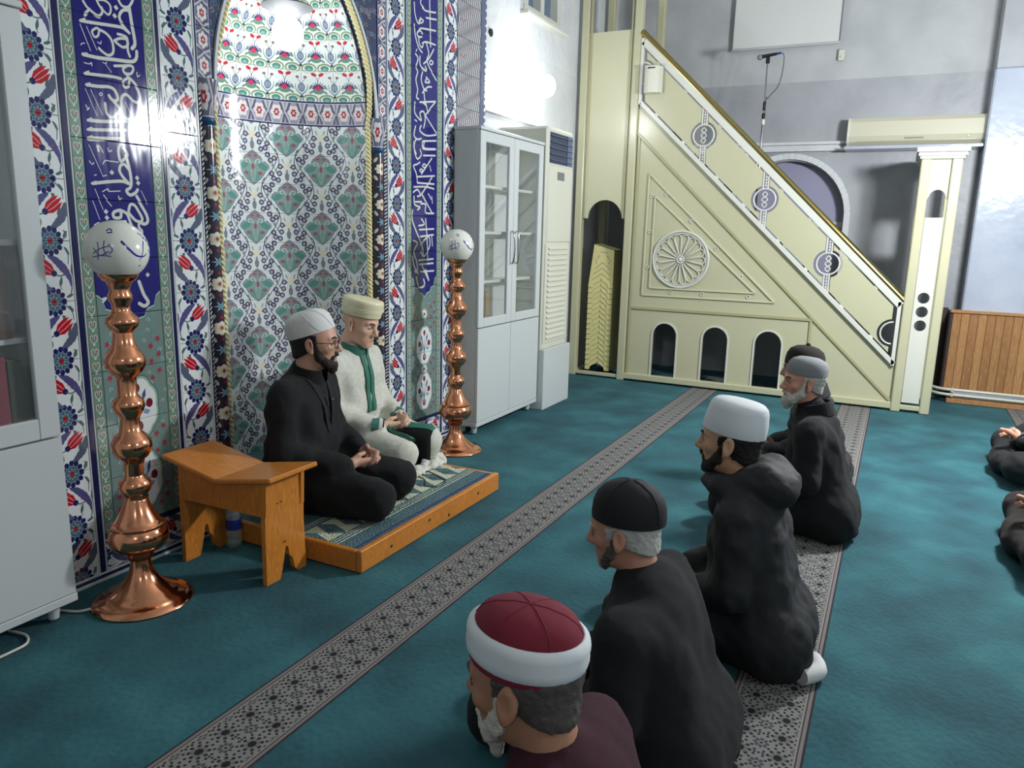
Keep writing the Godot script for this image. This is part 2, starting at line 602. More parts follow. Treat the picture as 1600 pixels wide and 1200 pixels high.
func tex_floral() -> ImageTexture:
	var W := 160; var H := 427
	var g := canvas(W, H, WHITE)
	wrap = true
	for half in 2:
		var f := half == 1
		var oy := H * 0.5 * half
		var Q := func(a: Array) -> PackedVector2Array:
			var r := PackedVector2Array()
			for i in range(0, a.size(), 2): r.append(Vector2((1.0 - a[i] if f else a[i]) * W, oy + a[i + 1] * 213.5))
			return r
		saz(g, Q.call([0.02, 0.36, 0.06, 0.50, 0.16, 0.64, 0.36, 0.77, 0.50, 0.80]), 17, Color(0.33, 0.37, 0.46))
		saz(g, Q.call([0.40, 0.22, 0.62, 0.32, 0.80, 0.46, 0.93, 0.62, 0.97, 0.82]), 16, MAUVE)
		for st in [[0.22, 0.06, 0.08, 0.18, 0.06, 0.32], [0.86, 0.10, 0.94, 0.22, 0.92, 0.38], [0.72, 0.60, 0.66, 0.70, 0.70, 0.80], [0.97, 0.78, 0.92, 0.90, 0.82, 0.93], [0.12, 0.84, 0.06, 0.92, 0.16, 0.99], [0.28, 0.24, 0.30, 0.33, 0.42, 0.40]]:
			p_stroke(g, Q.call(st), 5.5, LEAF, 3.0)
		for lf in [[0.10, 0.12, 0.7], [0.92, 0.16, -0.5], [0.70, 0.68, 0.25], [0.90, 0.92, 1.2], [0.10, 0.90, -0.6], [0.30, 0.28, 0.5], [0.20, 0.52, -0.4]]:
			var c: Vector2 = Q.call([lf[0], lf[1]])[0]
			p_ell(g, c.x, c.y, 5.5, 15, LEAF, -lf[2] if f else lf[2])
		tulip(g, Q.call([0.37, 0.44])[0], -0.95, 1.12, f)
		rosette(g, Q.call([0.52, 0.0])[0].x, oy, 40)
		p_ell(g, Q.call([0.80, 0.48])[0].x, oy + 0.48 * 213.5, 4, 4, Color(0.60, 0.30, 0.42))
	wrap = false
	return as_tex(g)

func tex_scroll() -> ImageTexture:
	var g := canvas(48, 112, Color(0.44, 0.54, 0.48))
	wrap = true
	for s in [0, 1]:
		var y: float = 28 + 56 * s
		for d in [-1, 1]:
			p_stroke(g, PackedVector2Array([Vector2(24, y + 24), Vector2(24 + d * 14, y + 10), Vector2(24 + d * 14, y - 8), Vector2(24 + d * 5, y - 10), Vector2(24 + d * 5, y + 2)]), 3.5, Color(0.74, 0.80, 0.76))
			p_ell(g, 24 + d * 9, y - 2, 3.5, 5.5, Color(0.62, 0.20, 0.24))
		p_ell(g, 24, y + 27, 5, 4, Color(0.78, 0.84, 0.80))
	wrap = false
	return as_tex(g)

func cartouche(c: Vector2, hw: float, hh: float) -> PackedVector2Array:
	var r := PackedVector2Array()
	for i in 96:
		var a := TAU * i / 96
		var b := 1.0 + 0.075 * absf(sin(a * 4.0)) - 0.03
		r.append(c + Vector2(cos(a) * hw, sin(a) * hh) * b)
	return r

# one tall panel between the flower borders: cobalt field with script above, flower cartouches below
func tex_panel(x0: float, ytop: float, hgt: float, ppm: float, script: Array, dots: Array, tip: float) -> ImageTexture:
	var W := int(0.262 * ppm); var H := int(hgt * ppm)
	var g := canvas(W, H, Color(0.45, 0.53, 0.51))
	var cx := W * 0.5
	var Y := func(y: float) -> float: return (ytop - y) * ppm
	var rg := RandomNumberGenerator.new()
	rg.seed = 5
	# small curls and palmettes of the ground
	for i in 60:
		var yy := 0.18 + 0.8 * i / 60.0
		for s in [-1, 1]:
			var xx: float = cx + s * (0.02 + 0.10 * rg.randf()) * ppm
			p_stroke(g, PackedVector2Array([Vector2(xx, Y.call(yy)), Vector2(xx + s * 8, Y.call(yy) - 9), Vector2(xx + s * 15, Y.call(yy) - 2), Vector2(xx + s * 9, Y.call(yy) + 4)]), 2.5, Color(0.36, 0.62, 0.66) if i % 3 else Color(0.66, 0.76, 0.74))
	for yy in [0.22, 0.27, 0.43, 0.50, 0.72, 0.78, 0.84]:
		for s in [-1, 1]:
			for o in [0.072, 0.105]:
				var p := Vector2(cx + s * o * ppm, Y.call(yy + (0.025 if o > 0.1 else 0.0)))
				p_poly(g, xfp([0, -14, 6, -4, 14, -6, 7, 4, 10, 14, 0, 7, -8, 13, -6, 3, -13, -5, -5, -4], p, s * 0.5, ppm / 1000.0, s < 0), Color(0.62, 0.24, 0.31))
	for yc in [0.614, 0.333]:
		var c := Vector2(cx, Y.call(yc))
		p_poly(g, cartouche(c, 0.093 * ppm, 0.125 * ppm), Color(0.30, 0.47, 0.44))
		p_poly(g, cartouche(c, 0.088 * ppm, 0.119 * ppm), Color(0.60, 0.70, 0.64))
		p_poly(g, cartouche(c, 0.080 * ppm, 0.110 * ppm), WHITE)
		var k := ppm / 1000.0
		for s in [-1, 1]:
			p_stroke(g, xfp([0, 62, 10, 20, 40, -8], c, 0, k, s < 0), 4 * k, TEAL)
			p_stroke(g, xfp([0, 40, 10, 0, 26, -44], c, 0, k, s < 0), 5 * k, Color(0.38, 0.47, 0.62))
			p_poly(g, xfp([24, -22, 20, -48, 36, -70, 36, -42], c, 0, k, s < 0), MAUVE)
			p_ell(g, c.x + s * 50 * k, c.y - 10 * k, 15 * k, 18 * k, Color(0.45, 0.14, 0.20))
			p_poly(g, xfp([30, 10, 52, 20, 40, 34, 20, 26], c, 0, k, s < 0), Color(0.50, 0.58, 0.72))
		p_stroke(g, xfp([0, 66, 0, 0, 0, -60], c, 0, k), 4 * k, TEAL)
		p_ell(g, c.x, c.y - 76 * k, 12 * k, 17 * k, Color(0.47, 0.16, 0.20))
		p_ell(g, c.x, c.y + 70 * k, 17 * k, 21 * k, Color(0.47, 0.17, 0.22))
		p_ell(g, c.x, c.y + 66 * k, 9 * k, 11 * k, Color(0.62, 0.55, 0.60))
	for yc in [0.47, 0.80]:
		var c := Vector2(cx, Y.call(yc))
		p_ell(g, c.x, c.y, 0.034 * ppm, 0.034 * ppm, Color(0.60, 0.70, 0.66))
		for k in 8: p_ell(g, c.x + cos(TAU * k / 8) * 0.018 * ppm, c.y + sin(TAU * k / 8) * 0.018 * ppm, 0.008 * ppm, 0.008 * ppm, WHITE)
		p_ell(g, c.x, c.y, 0.008 * ppm, 0.008 * ppm, RED)
	# cobalt field with a lobed foot
	for e in [[0.012, Color(0.36, 0.52, 0.46)], [0.006, Color(0.66, 0.76, 0.68)], [0.0, COBALT]]:
		var o: float = e[0]
		var f := [-0.131, 3.0, 0.131, 3.0, 0.131, tip + 0.115 - o, 0.112, tip + 0.10 - o, 0.100, tip + 0.062 - o, 0.070, tip + 0.052 - o, 0.055, tip + 0.028 - o, 0.024, tip + 0.022 - o, 0.0, tip - o, -0.024, tip + 0.022 - o, -0.055, tip + 0.028 - o, -0.070, tip + 0.052 - o, -0.100, tip + 0.062 - o, -0.112, tip + 0.10 - o, -0.131, tip + 0.115 - o]
		var q := PackedVector2Array()
		for i in range(0, f.size(), 2): q.append(Vector2(cx + f[i] * ppm, Y.call(f[i + 1])))
		p_poly(g, q, e[1])
	for s in script:
		var q := PackedVector2Array()
		for i in range(1, s.size(), 2): q.append(Vector2((s[i] - x0) * ppm, Y.call(s[i + 1])))
		p_stroke(g, q, s[0] * ppm * (1.15 if x0 < 2.0 else 1.6), Color(0.80, 0.82, 0.78))
	for i in range(0, dots.size(), 2):
		var c := Vector2((dots[i] - x0) * ppm, Y.call(dots[i + 1]))
		var r := 0.0095 * ppm
		p_poly(g, PackedVector2Array([c + Vector2(0, -r), c + Vector2(r, 0), c + Vector2(0, r), c + Vector2(-r, 0)]), Color(0.80, 0.82, 0.78))
	return as_tex(g)

func small_flower(g: Image, x: float, y: float, s := 1.0) -> void:
	p_ell(g, x, y, 11 * s, 11 * s, Color(0.24, 0.23, 0.46))
	p_ell(g, x, y, 6.0 * s, 6.0 * s, Color(0.72, 0.73, 0.72))
	p_ell(g, x, y, 4.2 * s, 4.2 * s, Color(0.76, 0.74, 0.50))

func tex_niche() -> ImageTexture:
	var W := 384; var H := 330
	var g := canvas(W, H, Color(0.88, 0.90, 0.90))
	wrap = true
	var brown := Color(0.24, 0.23, 0.34)
	for u in 2:
		var c := Vector2(96 + 192 * u, 82 + 165 * u)
		for s in [-1, 1]:
			var fl: bool = s < 0
			# winding flower stem of the ogee
			p_stroke(g, xfp([130, -110, 142, -72, 114, -4, 82, 42, 47, 98, 45, 138, 62, 172], c, 0, 1, fl), 4, brown)
			p_stroke(g, xfp([62, 172, 88, 140, 104, 118], c, 0, 1, fl), 2.5, brown)
			p_stroke(g, xfp([104, 24, 128, 48, 150, 40, 158, -20], c, 0, 1, fl), 2.2, Color(0.40, 0.40, 0.50))
			p_stroke(g, xfp([118, -20, 108, -40, 96, -66], c, 0, 1, fl), 2.5, brown)
			for p in [[122, -60], [86, -76], [102, -47], [106, 28], [155, -15], [150, 24], [142, 62], [116, 54]]:
				small_flower(g, c.x + s * p[0], c.y + p[1], 1.35)
			for p in [[62, 60, 0.6], [86, 124, -0.5], [112, -20, 0.4], [60, -150, 0.9]]:
				p_ell(g, c.x + s * p[0], c.y + p[1], 4, 11, Color(0.42, 0.48, 0.52), s * p[2])
			p_ell(g, c.x + s * 22, c.y + 118, 4, 15, Color(0.60, 0.64, 0.60), s * 0.3)
			p_ell(g, c.x + s * 20, c.y + 152, 4, 5, Color(0.72, 0.42, 0.36))
		# cream star between two palmettes and the small bud above the next one
		p_poly(g, xfp([-18, 120, 0, 136, 18, 120, 14, 142, 20, 168, 0, 152, -20, 168, -14, 142], c), Color(0.90, 0.88, 0.76))
		p_poly(g, xfp([0, 172, 13, 198, 10, 222, 0, 232, -10, 222, -13, 198], c), Color(0.50, 0.52, 0.54))
		p_poly(g, xfp([0, -168, 8, -154, 0, -146, -8, -154], c), Color(0.55, 0.60, 0.56))
		# palmette
		var half := [0, -102, 26, -84, 50, -66, 60, -46, 52, -36, 74, -40, 94, -22, 100, -4, 84, 10, 66, 40, 44, 68, 16, 88, 0, 100]
		var full := half.duplicate()
		for i in range(half.size() - 4, 0, -2): full.append_array([-half[i], half[i + 1]])
		p_poly(g, xfp(full, c, 0, 0.95), Color(0.28, 0.36, 0.42))
		p_poly(g, xfp(full, c, 0, 0.91), Color(0.55, 0.65, 0.63))
		p_poly(g, xfp([0, -96, 40, -66, 46, -48, 20, -36, 0, -44, -20, -36, -46, -48, -40, -66], c), Color(0.55, 0.58, 0.60))
		for s in [-1, 1]:
			p_ell(g, c.x + s * 58, c.y - 8, 34, 17, Color(0.38, 0.58, 0.55), s * 0.5)
			p_ell(g, c.x + s * 24, c.y + 46, 15, 30, Color(0.44, 0.60, 0.58), s * 0.45)
			p_stroke(g, xfp([12, -22, 22, -44, 40, -44, 40, -28, 30, -28], c, 0, 1, s < 0), 4.5, Color(0.85, 0.88, 0.86))
			p_ell(g, c.x + s * 42, c.y + 30, 13, 10, Color(0.62, 0.38, 0.44))
			p_ell(g, c.x + s * 18, c.y - 66, 11, 8, Color(0.66, 0.38, 0.42))
			p_stroke(g, xfp([4, 70, 14, 40, 10, 10], c, 0, 1, s < 0), 3, Color(0.72, 0.80, 0.76))
		p_ell(g, c.x, c.y - 6, 8, 17, Color(0.64, 0.34, 0.40))
	wrap = false
	return as_tex(g)

func tex_dome() -> ImageTexture:
	var W := 192; var H := 192
	var g := canvas(W, H, Color(0.89, 0.91, 0.90))
	wrap = true
	# scale arches in green
	for s in [0, 1]:
		for k in [0.0, 1.0]:
			var x: float = 48 + 96 * k
			p_ell(g, x, 176, 46, 30, Color(0.52, 0.60, 0.44))
			p_ell(g, x, 180, 38, 24, Color(0.88, 0.91, 0.88))
			p_ell(g, x, 178, 26, 18, Color(0.36, 0.56, 0.52))
			p_ell(g, x, 186, 14, 10, Color(0.56, 0.70, 0.66))
	p_poly(g, PackedVector2Array([Vector2(0, 150), Vector2(9, 160), Vector2(0, 170), Vector2(-9, 160)]), NAVY)
	# lotus
	for k in range(-4, 5):
		var a := k * 0.32
		p_poly(g, xfp([-9, 0, 0, -56, 9, 0], Vector2(96, 116), a), Color(0.26, 0.22, 0.46))
	p_ell(g, 96, 124, 34, 20, Color(0.42, 0.58, 0.50))
	for q in [[-44, 100, 0.5], [44, 100, -0.5], [-40, 132, 1.0], [40, 132, -1.0]]: p_ell(g, 96 + q[0], q[1], 6, 17, Color(0.44, 0.54, 0.48), q[2])
	for d in [[-10, 0], [10, 0], [0, -9], [0, 6]]: p_ell(g, 96 + d[0], 108 + d[1], 9, 9, Color(0.80, 0.25, 0.36))
	p_stroke(g, PackedVector2Array([Vector2(96, 70), Vector2(92, 50), Vector2(80, 30)]), 3, LEAF)
	p_stroke(g, PackedVector2Array([Vector2(96, 70), Vector2(100, 50), Vector2(112, 30)]), 3, LEAF)
	p_ell(g, 74, 22, 17, 10, Color(0.78, 0.20, 0.28), 0.35)
	p_ell(g, 118, 22, 17, 10, Color(0.78, 0.20, 0.28), -0.35)
	# thistle between the lotuses
	for s in [-1, 1]:
		p_stroke(g, PackedVector2Array([Vector2(0, 150), Vector2(s * 30, 118), Vector2(s * 34, 84)]), 9, Color(0.48, 0.60, 0.62), 3.0)
		p_stroke(g, PackedVector2Array([Vector2(0, 80), Vector2(s * 14, 60), Vector2(s * 20, 44)]), 3, LEAF)
		p_ell(g, s * 22, 40, 10, 8, Color(0.54, 0.40, 0.42))
	p_ell(g, 0, 104, 20, 28, Color(0.46, 0.52, 0.62))
	for i in 4:
		for j in 3: p_ell(g, -8 + j * 8, 92 + i * 8, 2.5, 2.5, WHITE)
	wrap = false
	return as_tex(g)

func tex_star(ground: Color) -> ImageTexture:
	var g := canvas(192, 112, ground)
	wrap = true
	for k in 2:
		var x: float = 48 + 96 * k
		for s in [-1, 1]:
			p_stroke(g, PackedVector2Array([Vector2(x + s * 20, 8), Vector2(x + s * 34, 40), Vector2(x + s * 50, 62), Vector2(x + s * 62, 104)]), 10, Color(0.36, 0.34, 0.42))
			p_stroke(g, PackedVector2Array([Vector2(x + s * 62, 8), Vector2(x + s * 50, 50), Vector2(x + s * 36, 74), Vector2(x + s * 22, 104)]), 9, Color(0.74, 0.74, 0.78))
		for i in 6: p_ell(g, x + cos(TAU * i / 6) * 20, 56 + sin(TAU * i / 6) * 24, 13, 13, Color(0.86, 0.85, 0.84))
		for i in 6: p_ell(g, x + cos(TAU * i / 6) * 11, 56 + sin(TAU * i / 6) * 13, 6, 6, Color(0.68, 0.18, 0.24))
		p_ell(g, x, 56, 6, 7, Color(0.88, 0.80, 0.78))
	for y in [0, 104]: g.fill_rect(Rect2i(0, y, 192, 8), Color(0.20, 0.20, 0.42))
	for y in [6, 104]: g.fill_rect(Rect2i(0, y, 192, 3), Color(0.80, 0.82, 0.84))
	wrap = false
	return as_tex(g)

func tex_spandrel() -> ImageTexture:
	var g := canvas(256, 256, Color(0.25, 0.28, 0.38))
	wrap = true
	var rg := RandomNumberGenerator.new()
	rg.seed = 3
	for i in 46:
		var p := Vector2(rg.randf() * 256, rg.randf() * 256)
		var a := rg.randf() * TAU
		p_stroke(g, xfp([0, 0, 14, -12, 26, -2, 18, 10, 8, 4], p, a), 3, [Color(0.46, 0.56, 0.58), Color(0.55, 0.58, 0.62), Color(0.36, 0.44, 0.52)][i % 3])
		if i % 2 == 0: p_ell(g, p.x, p.y, 6, 5, Color(0.55, 0.20, 0.26))
	wrap = false
	return as_tex(g)

func tex_column() -> ImageTexture:
	var g := canvas(96, 256, Color(0.19, 0.18, 0.24))
	wrap = true
	for k in range(0, 8):
		var a := TAU * k / 8
		p_ell(g, 48 + cos(a) * 25, 64 + sin(a) * 28, 14, 12, Color(0.84, 0.82, 0.74), a)
	p_ell(g, 48, 64, 16, 20, Color(0.76, 0.72, 0.60))
	p_ell(g, 48, 66, 8, 11, Color(0.58, 0.24, 0.26))
	for k in 6:
		var a := TAU * k / 6 + PI / 6
		p_poly(g, xfp([-7, 0, 0, -34, 7, 0], Vector2(48, 192), a), Color(0.58, 0.70, 0.76))
	p_ell(g, 48, 192, 11, 13, Color(0.36, 0.56, 0.64))
	for s in [-1, 1]:
		p_ell(g, 48 + s * 34, 128, 8, 20, Color(0.80, 0.80, 0.74), s * 0.4)
		p_ell(g, 48 + s * 34, 0, 8, 20, Color(0.80, 0.80, 0.74), -s * 0.4)
	p_ell(g, 48, 128, 6, 8, RED)
	p_ell(g, 48, 0, 6, 8, RED)
	wrap = false
	return as_tex(g)

func tex_chevron() -> ImageTexture:
	var g := canvas(32, 64, Color(0.18, 0.18, 0.26))
	wrap = true
	for k in 2:
		p_poly(g, PackedVector2Array([Vector2(2, 20 + 32 * k), Vector2(30, 2 + 32 * k), Vector2(30, 14 + 32 * k), Vector2(2, 32 + 32 * k)]), Color(0.82, 0.83, 0.84))
	wrap = false
	return as_tex(g)

func tex_wave() -> ImageTexture:
	var W := 256; var H := 256
	var g := canvas(W, H, Color(0.72, 0.73, 0.74))
	wrap = true
	for k in 12:
		for t in 2:
			var q := PackedVector2Array()
			for i in range(-1, 18): q.append(Vector2(10 + k * 21.33 + t * 7 + sin(TAU * (i * 16.0 / 128.0) + k * 0.5) * 9, i * 16.0))
			p_stroke(g, q, 6.0 if t == 0 else 4.0, [Color(0.30, 0.29, 0.36), Color(0.46, 0.40, 0.40)][t])
	for k in 10: p_ell(g, 13 + k * 25, 70 + 30 * sin(k * 0.9), 3, 9, Color(0.66, 0.30, 0.32), 0.5)
	wrap = false
	return as_tex(g)

func tex_carpet_band() -> ImageTexture:
	# across the band: width 0.223 m; along: 0.0853 m
	var W := 122; var H := 320
	var lt := Color(0.52, 0.51, 0.50)
	var g := canvas(W, H, lt)
	wrap = true
	var md := Color(0.33, 0.33, 0.33)
	var dk := Color(0.10, 0.10, 0.105)
	for row in [100, 234]:
		p_ell(g, 61, row, 30, 30, Color(0.40, 0.40, 0.40))
		for k in 8:
			var a := TAU * (k + 0.5) / 8
			p_stroke(g, PackedVector2Array([Vector2(61 + cos(a) * 14, row + sin(a) * 14), Vector2(61 + cos(a) * 34, row + sin(a) * 34)]), 4, lt)
		for k in 8: p_ell(g, 61 + cos(TAU * k / 8) * 35, row + sin(TAU * k / 8) * 35, 8, 6.5, dk, TAU * k / 8 + PI / 2)
		for k in 12: p_ell(g, 61 + cos(TAU * (k + 0.5) / 12) * 52, row + sin(TAU * (k + 0.5) / 12) * 52, 6.5, 5.5, dk, TAU * (k + 0.5) / 12)
		p_ell(g, 61, row, 17, 15, Color(0.04, 0.04, 0.045))
	# star between four ovals
	for k in 8: p_ell(g, cos(TAU * k / 8) * 21, 167 + sin(TAU * k / 8) * 21, 9, 7, Color(0.25, 0.29, 0.31), TAU * k / 8)
	p_ell(g, 0, 167, 13, 13, lt)
	p_ell(g, 0, 167, 6, 7, Color(0.12, 0.13, 0.15))
	for k in 3: p_ell(g, 61, 152 + 15 * k, 6, 5, dk)
	for r in [48, 286]:
		for k in 4: p_ell(g, cos(TAU * k / 4) * 15, r + sin(TAU * k / 4) * 9, 9, 6, md)
		for k in 3: p_ell(g, 36 + k * 25, r + (6 if r > 160 else -6), 7, 4, dk)
	wrap = false
	for e in [[0, 9, Color(0.16, 0.15, 0.18)], [9, 13, Color(0.50, 0.47, 0.46)], [22, 5, Color(0.22, 0.19, 0.20)], [27, 8, Color(0.55, 0.53, 0.51)]]:
		g.fill_rect(Rect2i(0, e[0], W, e[1]), e[2])
		g.fill_rect(Rect2i(0, H - e[0] - e[1], W, e[1]), e[2])
	return as_tex(g)

func tex_rug() -> ImageTexture:
	# 1.12 x 0.80 m rug: dusty teal field with a cream border of hooked leaves along the front
	var W := 1024; var H := 732
	var base := Color(0.31, 0.43, 0.46)
	var cream := Color(0.78, 0.79, 0.68)
	var g := canvas(W, H, base)
	var rg := RandomNumberGenerator.new()
	rg.seed = 8
	for y in range(0, H, 2):
		g.fill_rect(Rect2i(0, y, W, 1), base.darkened(0.03 + 0.05 * rg.randf()))
	# rows from the front edge (bottom of the image)
	g.fill_rect(Rect2i(0, H - 12, W, 12), Color(0.17, 0.24, 0.40))
	for r in [[92, 7], [108, 5], [122, 4]]: g.fill_rect(Rect2i(0, H - r[0], W, r[1]), cream)
	for r in [[300, 5], [318, 7]]: g.fill_rect(Rect2i(0, H - r[0], W, r[1]), cream)
	for k in 10:
		var x := 6.0 + k * 104
		var y := H - 212.0
		p_poly(g, PackedVector2Array([Vector2(x, y + 78), Vector2(x + 34, y + 78), Vector2(x + 92, y - 66), Vector2(x + 56, y - 66)]), cream)
		p_poly(g, PackedVector2Array([Vector2(x + 8, y - 66), Vector2(x + 56, y - 66), Vector2(x + 44, y - 10), Vector2(x + 26, y - 36)]), cream)
		p_poly(g, PackedVector2Array([Vector2(x + 34, y + 78), Vector2(x + 88, y + 78), Vector2(x + 70, y + 46), Vector2(x + 52, y + 24)]), cream)
		p_poly(g, PackedVector2Array([Vector2(x + 60, y + 4), Vector2(x + 84, y - 10), Vector2(x + 96, y + 30), Vector2(x + 84, y + 26)]), Color(0.22, 0.32, 0.36))
	return as_tex(g)

func tex_globe() -> ImageTexture:
	# opal glass with blue brush script on one side
	var g := canvas(1024, 512, Color(0.87, 0.88, 0.84))
	var b := Color(0.16, 0.14, 0.55)
	var c := Vector2(512, 240)
	p_stroke(g, xfp([-86, -34, -50, 10, -14, 40, 34, 46, 60, 30], c), 15, b, 5.0)
	p_stroke(g, xfp([70, -60, 40, -20, 26, 30, 10, 70], c), 11, b, 4.0)
	p_stroke(g, xfp([40, -86, 66, -70, 84, -40, 104, -50, 96, -20, 120, -10], c), 9, b)
	p_stroke(g, xfp([92, 10, 110, 30, 126, 10], c), 9, b)
	p_ell(g, c.x + 40, c.y - 110, 5, 5, b)
	p_ell(g, c.x + 20, c.y + 100, 5, 7, b)
	var d := c + Vector2(-190, 10)
	for s in [[-46, 20, 0, -8, 46, -22], [-40, -8, -10, 30, 36, 8], [-20, -40, -14, 0, -24, 52], [16, -48, 14, -4, 24, 26], [-54, 40, 0, 30, 46, 34], [40, -30, 56, 0, 40, 20]]:
		p_stroke(g, xfp(s, d), 6, Color(0.36, 0.34, 0.62))
	p_stroke(g, xfp([-10, -70, 10, -84, 24, -70], d + Vector2(30, -40)), 9, b)
	p_stroke(g, xfp([0, -60, 26, -64], d + Vector2(30, -36)), 8, b)
	return as_tex(g)

func tex_wood(a: Color, b: Color, seed_: int) -> ImageTexture:
	# long grain running along v
	var W := 256; var H := 512
	var f := noise(seed_, 0.012, 3)
	var f2 := noise(seed_ + 1, 0.09, 2)
	var g := Image.create_empty(W, H, true, Image.FORMAT_RGB8)
	for y in H:
		for x in W:
			var t := f.get_noise_2d(x * 3.2, y * 0.22)
			var r := 0.5 + 0.5 * sin(t * 22.0 + x * 0.05)
			r = clampf(r * 0.7 + 0.35 * f2.get_noise_2d(x * 2.2, y * 0.12), 0.0, 1.0)
			g.set_pixel(x, y, a.lerp(b, r))
	return as_tex(g)

func tiled(t: Texture2D, rough := 0.12, nm: Texture2D = null, ns := 0.25) -> StandardMaterial3D:
	var m := StandardMaterial3D.new()
	m.albedo_texture = t
	m.roughness = rough
	if nm:
		m.normal_enabled = true
		m.normal_texture = nm
		m.normal_scale = ns
	return m

func tri_mat(t: Texture2D, sc: float, rough: float, nm: Texture2D = null, ns := 0.5) -> StandardMaterial3D:
	var m := tiled(t, rough, nm, ns)
	m.uv1_triplanar = true
	m.uv1_scale = Vector3.ONE * sc
	return m

func make_materials() -> void:
	var glaze := bump_tex(11, 0.02, 256, 3.0, 2)
	M.floral = tiled(tex_floral(), 0.10, glaze, 0.10)
	M.scroll = tiled(tex_scroll(), 0.12, glaze, 0.09)
	M.script_a = tiled(tex_panel(1.707, 2.57, 1.6, 1200, SCRIPT_A, SCRIPT_A_DOTS, 0.93), 0.09, glaze, 0.10)
	M.script_a_low = tiled(tex_panel(1.707, 0.97, 0.8, 1000, SCRIPT_A, SCRIPT_A_DOTS, 0.93), 0.10, glaze, 0.10)
	M.script_b = tiled(tex_panel(3.645, 2.57, 1.6, 1200, SCRIPT_B, [], 0.907), 0.10, glaze, 0.10)
	M.script_b_low = tiled(tex_panel(3.645, 0.97, 0.8, 1000, SCRIPT_B, [], 0.907), 0.10, glaze, 0.10)
	M.niche = tiled(tex_niche(), 0.12, glaze, 0.09)
	M.dome = tiled(tex_dome(), 0.10, glaze, 0.09)
	M.star = tiled(tex_star(Color(0.62, 0.60, 0.66)), 0.12, glaze, 0.09)
	M.star_dark = tiled(tex_star(Color(0.42, 0.44, 0.52)), 0.12, glaze, 0.09)
	M.spandrel = tiled(tex_spandrel(), 0.12, glaze, 0.09)
	M.column = tiled(tex_column(), 0.15)
	M.chevron = tiled(tex_chevron(), 0.15)
	M.wave = tiled(tex_wave(), 0.2)
	M.navy = std(Color(0.12, 0.13, 0.30), 0.12)
	M.white_glaze = std(Color(0.80, 0.82, 0.83), 0.12)
	M.edge_blue = std(Color(0.36, 0.40, 0.50), 0.3)
	M.blue_cap = std(Color(0.10, 0.28, 0.42), 0.15)
	M.ivory = std(Color(0.86, 0.82, 0.62), 0.35)
	M.grout = std(Color(0.62, 0.63, 0.63), 0.85)
	var fine := bump_tex(21, 0.06, 256, 2.0, 3)
	var pl := noise_tex(31, 0.012, 256, [[0.0, 0.5, 1.0], [Color(0.75, 0.76, 0.77), Color(0.79, 0.80, 0.81), Color(0.82, 0.83, 0.84)]])
	M.plaster = tri_mat(pl, 0.6, 0.75, fine, 0.3)
	M.paint = tri_mat(pl, 0.6, 0.22, fine, 0.12)
	var pg := noise_tex(32, 0.012, 256, [[0.0, 0.5, 1.0], [Color(0.57, 0.58, 0.60), Color(0.61, 0.62, 0.64), Color(0.64, 0.65, 0.67)]])
	M.grey_paint = tri_mat(pg, 0.6, 0.45, fine, 0.15)
	var pp := noise_tex(33, 0.012, 256, [[0.0, 0.5, 1.0], [Color(0.60, 0.63, 0.70), Color(0.66, 0.69, 0.75), Color(0.70, 0.73, 0.78)]])
	M.pillar_paint = tri_mat(pp, 0.6, 0.17, fine, 0.10)
	M.grey_wall = tri_mat(noise_tex(34, 0.012, 256, [[0.0, 0.5, 1.0], [Color(0.65, 0.66, 0.67), Color(0.69, 0.70, 0.71), Color(0.72, 0.73, 0.74)]]), 0.6, 0.7, fine, 0.2)
	M.ceiling = std(Color(0.80, 0.80, 0.79), 0.9)
	# carpet: nap of the pile in soft patches and streaks
	var pile := bump_tex(41, 0.35, 256, 6.0, 2)
	var cp := StandardMaterial3D.new()
	cp.albedo_texture = noise_tex(42, 0.0065, 768, [[0.0, 0.3, 0.5, 0.7, 1.0], [Color(0.10, 0.255, 0.295), Color(0.125, 0.305, 0.34), Color(0.14, 0.335, 0.37), Color(0.16, 0.37, 0.40), Color(0.20, 0.415, 0.435)]], 6)
	cp.roughness = 0.95
	cp.normal_enabled = true
	cp.normal_texture = pile
	cp.normal_scale = 0.07
	M.carpet = cp
	M.band = tiled(tex_carpet_band(), 0.95, pile, 0.6)
	M.rug = tiled(tex_rug(), 0.95, pile, 0.6)
	var pine := tex_wood(Color(0.74, 0.45, 0.17), Color(0.82, 0.54, 0.23), 51)
	M.pine = tri_mat(pine, 1.6, 0.28)
	M.pine.uv1_scale = Vector3(1.6, 1.6, 1.6)
	var i := 0
	for c in [[Color(0.58, 0.42, 0.27), Color(0.68, 0.51, 0.34)], [Color(0.62, 0.45, 0.29), Color(0.71, 0.54, 0.37)], [Color(0.55, 0.39, 0.25), Color(0.65, 0.48, 0.32)]]:
		M["plank%d" % i] = tri_mat(tex_wood(c[0], c[1], 61 + i), 1.3, 0.3)
		i += 1
	M.dark_wood = std(Color(0.20, 0.13, 0.10), 0.5)
	M.cream = std(Color(0.72, 0.71, 0.59), 0.26)
	M.cream_light = std(Color(0.77, 0.76, 0.64), 0.24)
	M.cream_edge = std(Color(0.64, 0.62, 0.48), 0.3)
	M.white_paint = std(Color(0.80, 0.80, 0.76), 0.28)
	M.brass = std(Color(0.62, 0.56, 0.34), 0.25, 1.0)
	M.step = std(Color(0.27, 0.21, 0.18), 0.95)  # darkened brown, so the gaps of the pulpit balustrade look shaded
	M.copper = std(Color(0.90, 0.62, 0.47), 0.15, 1.0)
	M.copper_dark = std(Color(0.82, 0.44, 0.29), 0.2, 1.0)
	var gl := StandardMaterial3D.new()
	gl.albedo_texture = tex_globe()
	gl.roughness = 0.18
	gl.subsurf_scatter_enabled = true
	gl.subsurf_scatter_strength = 0.15
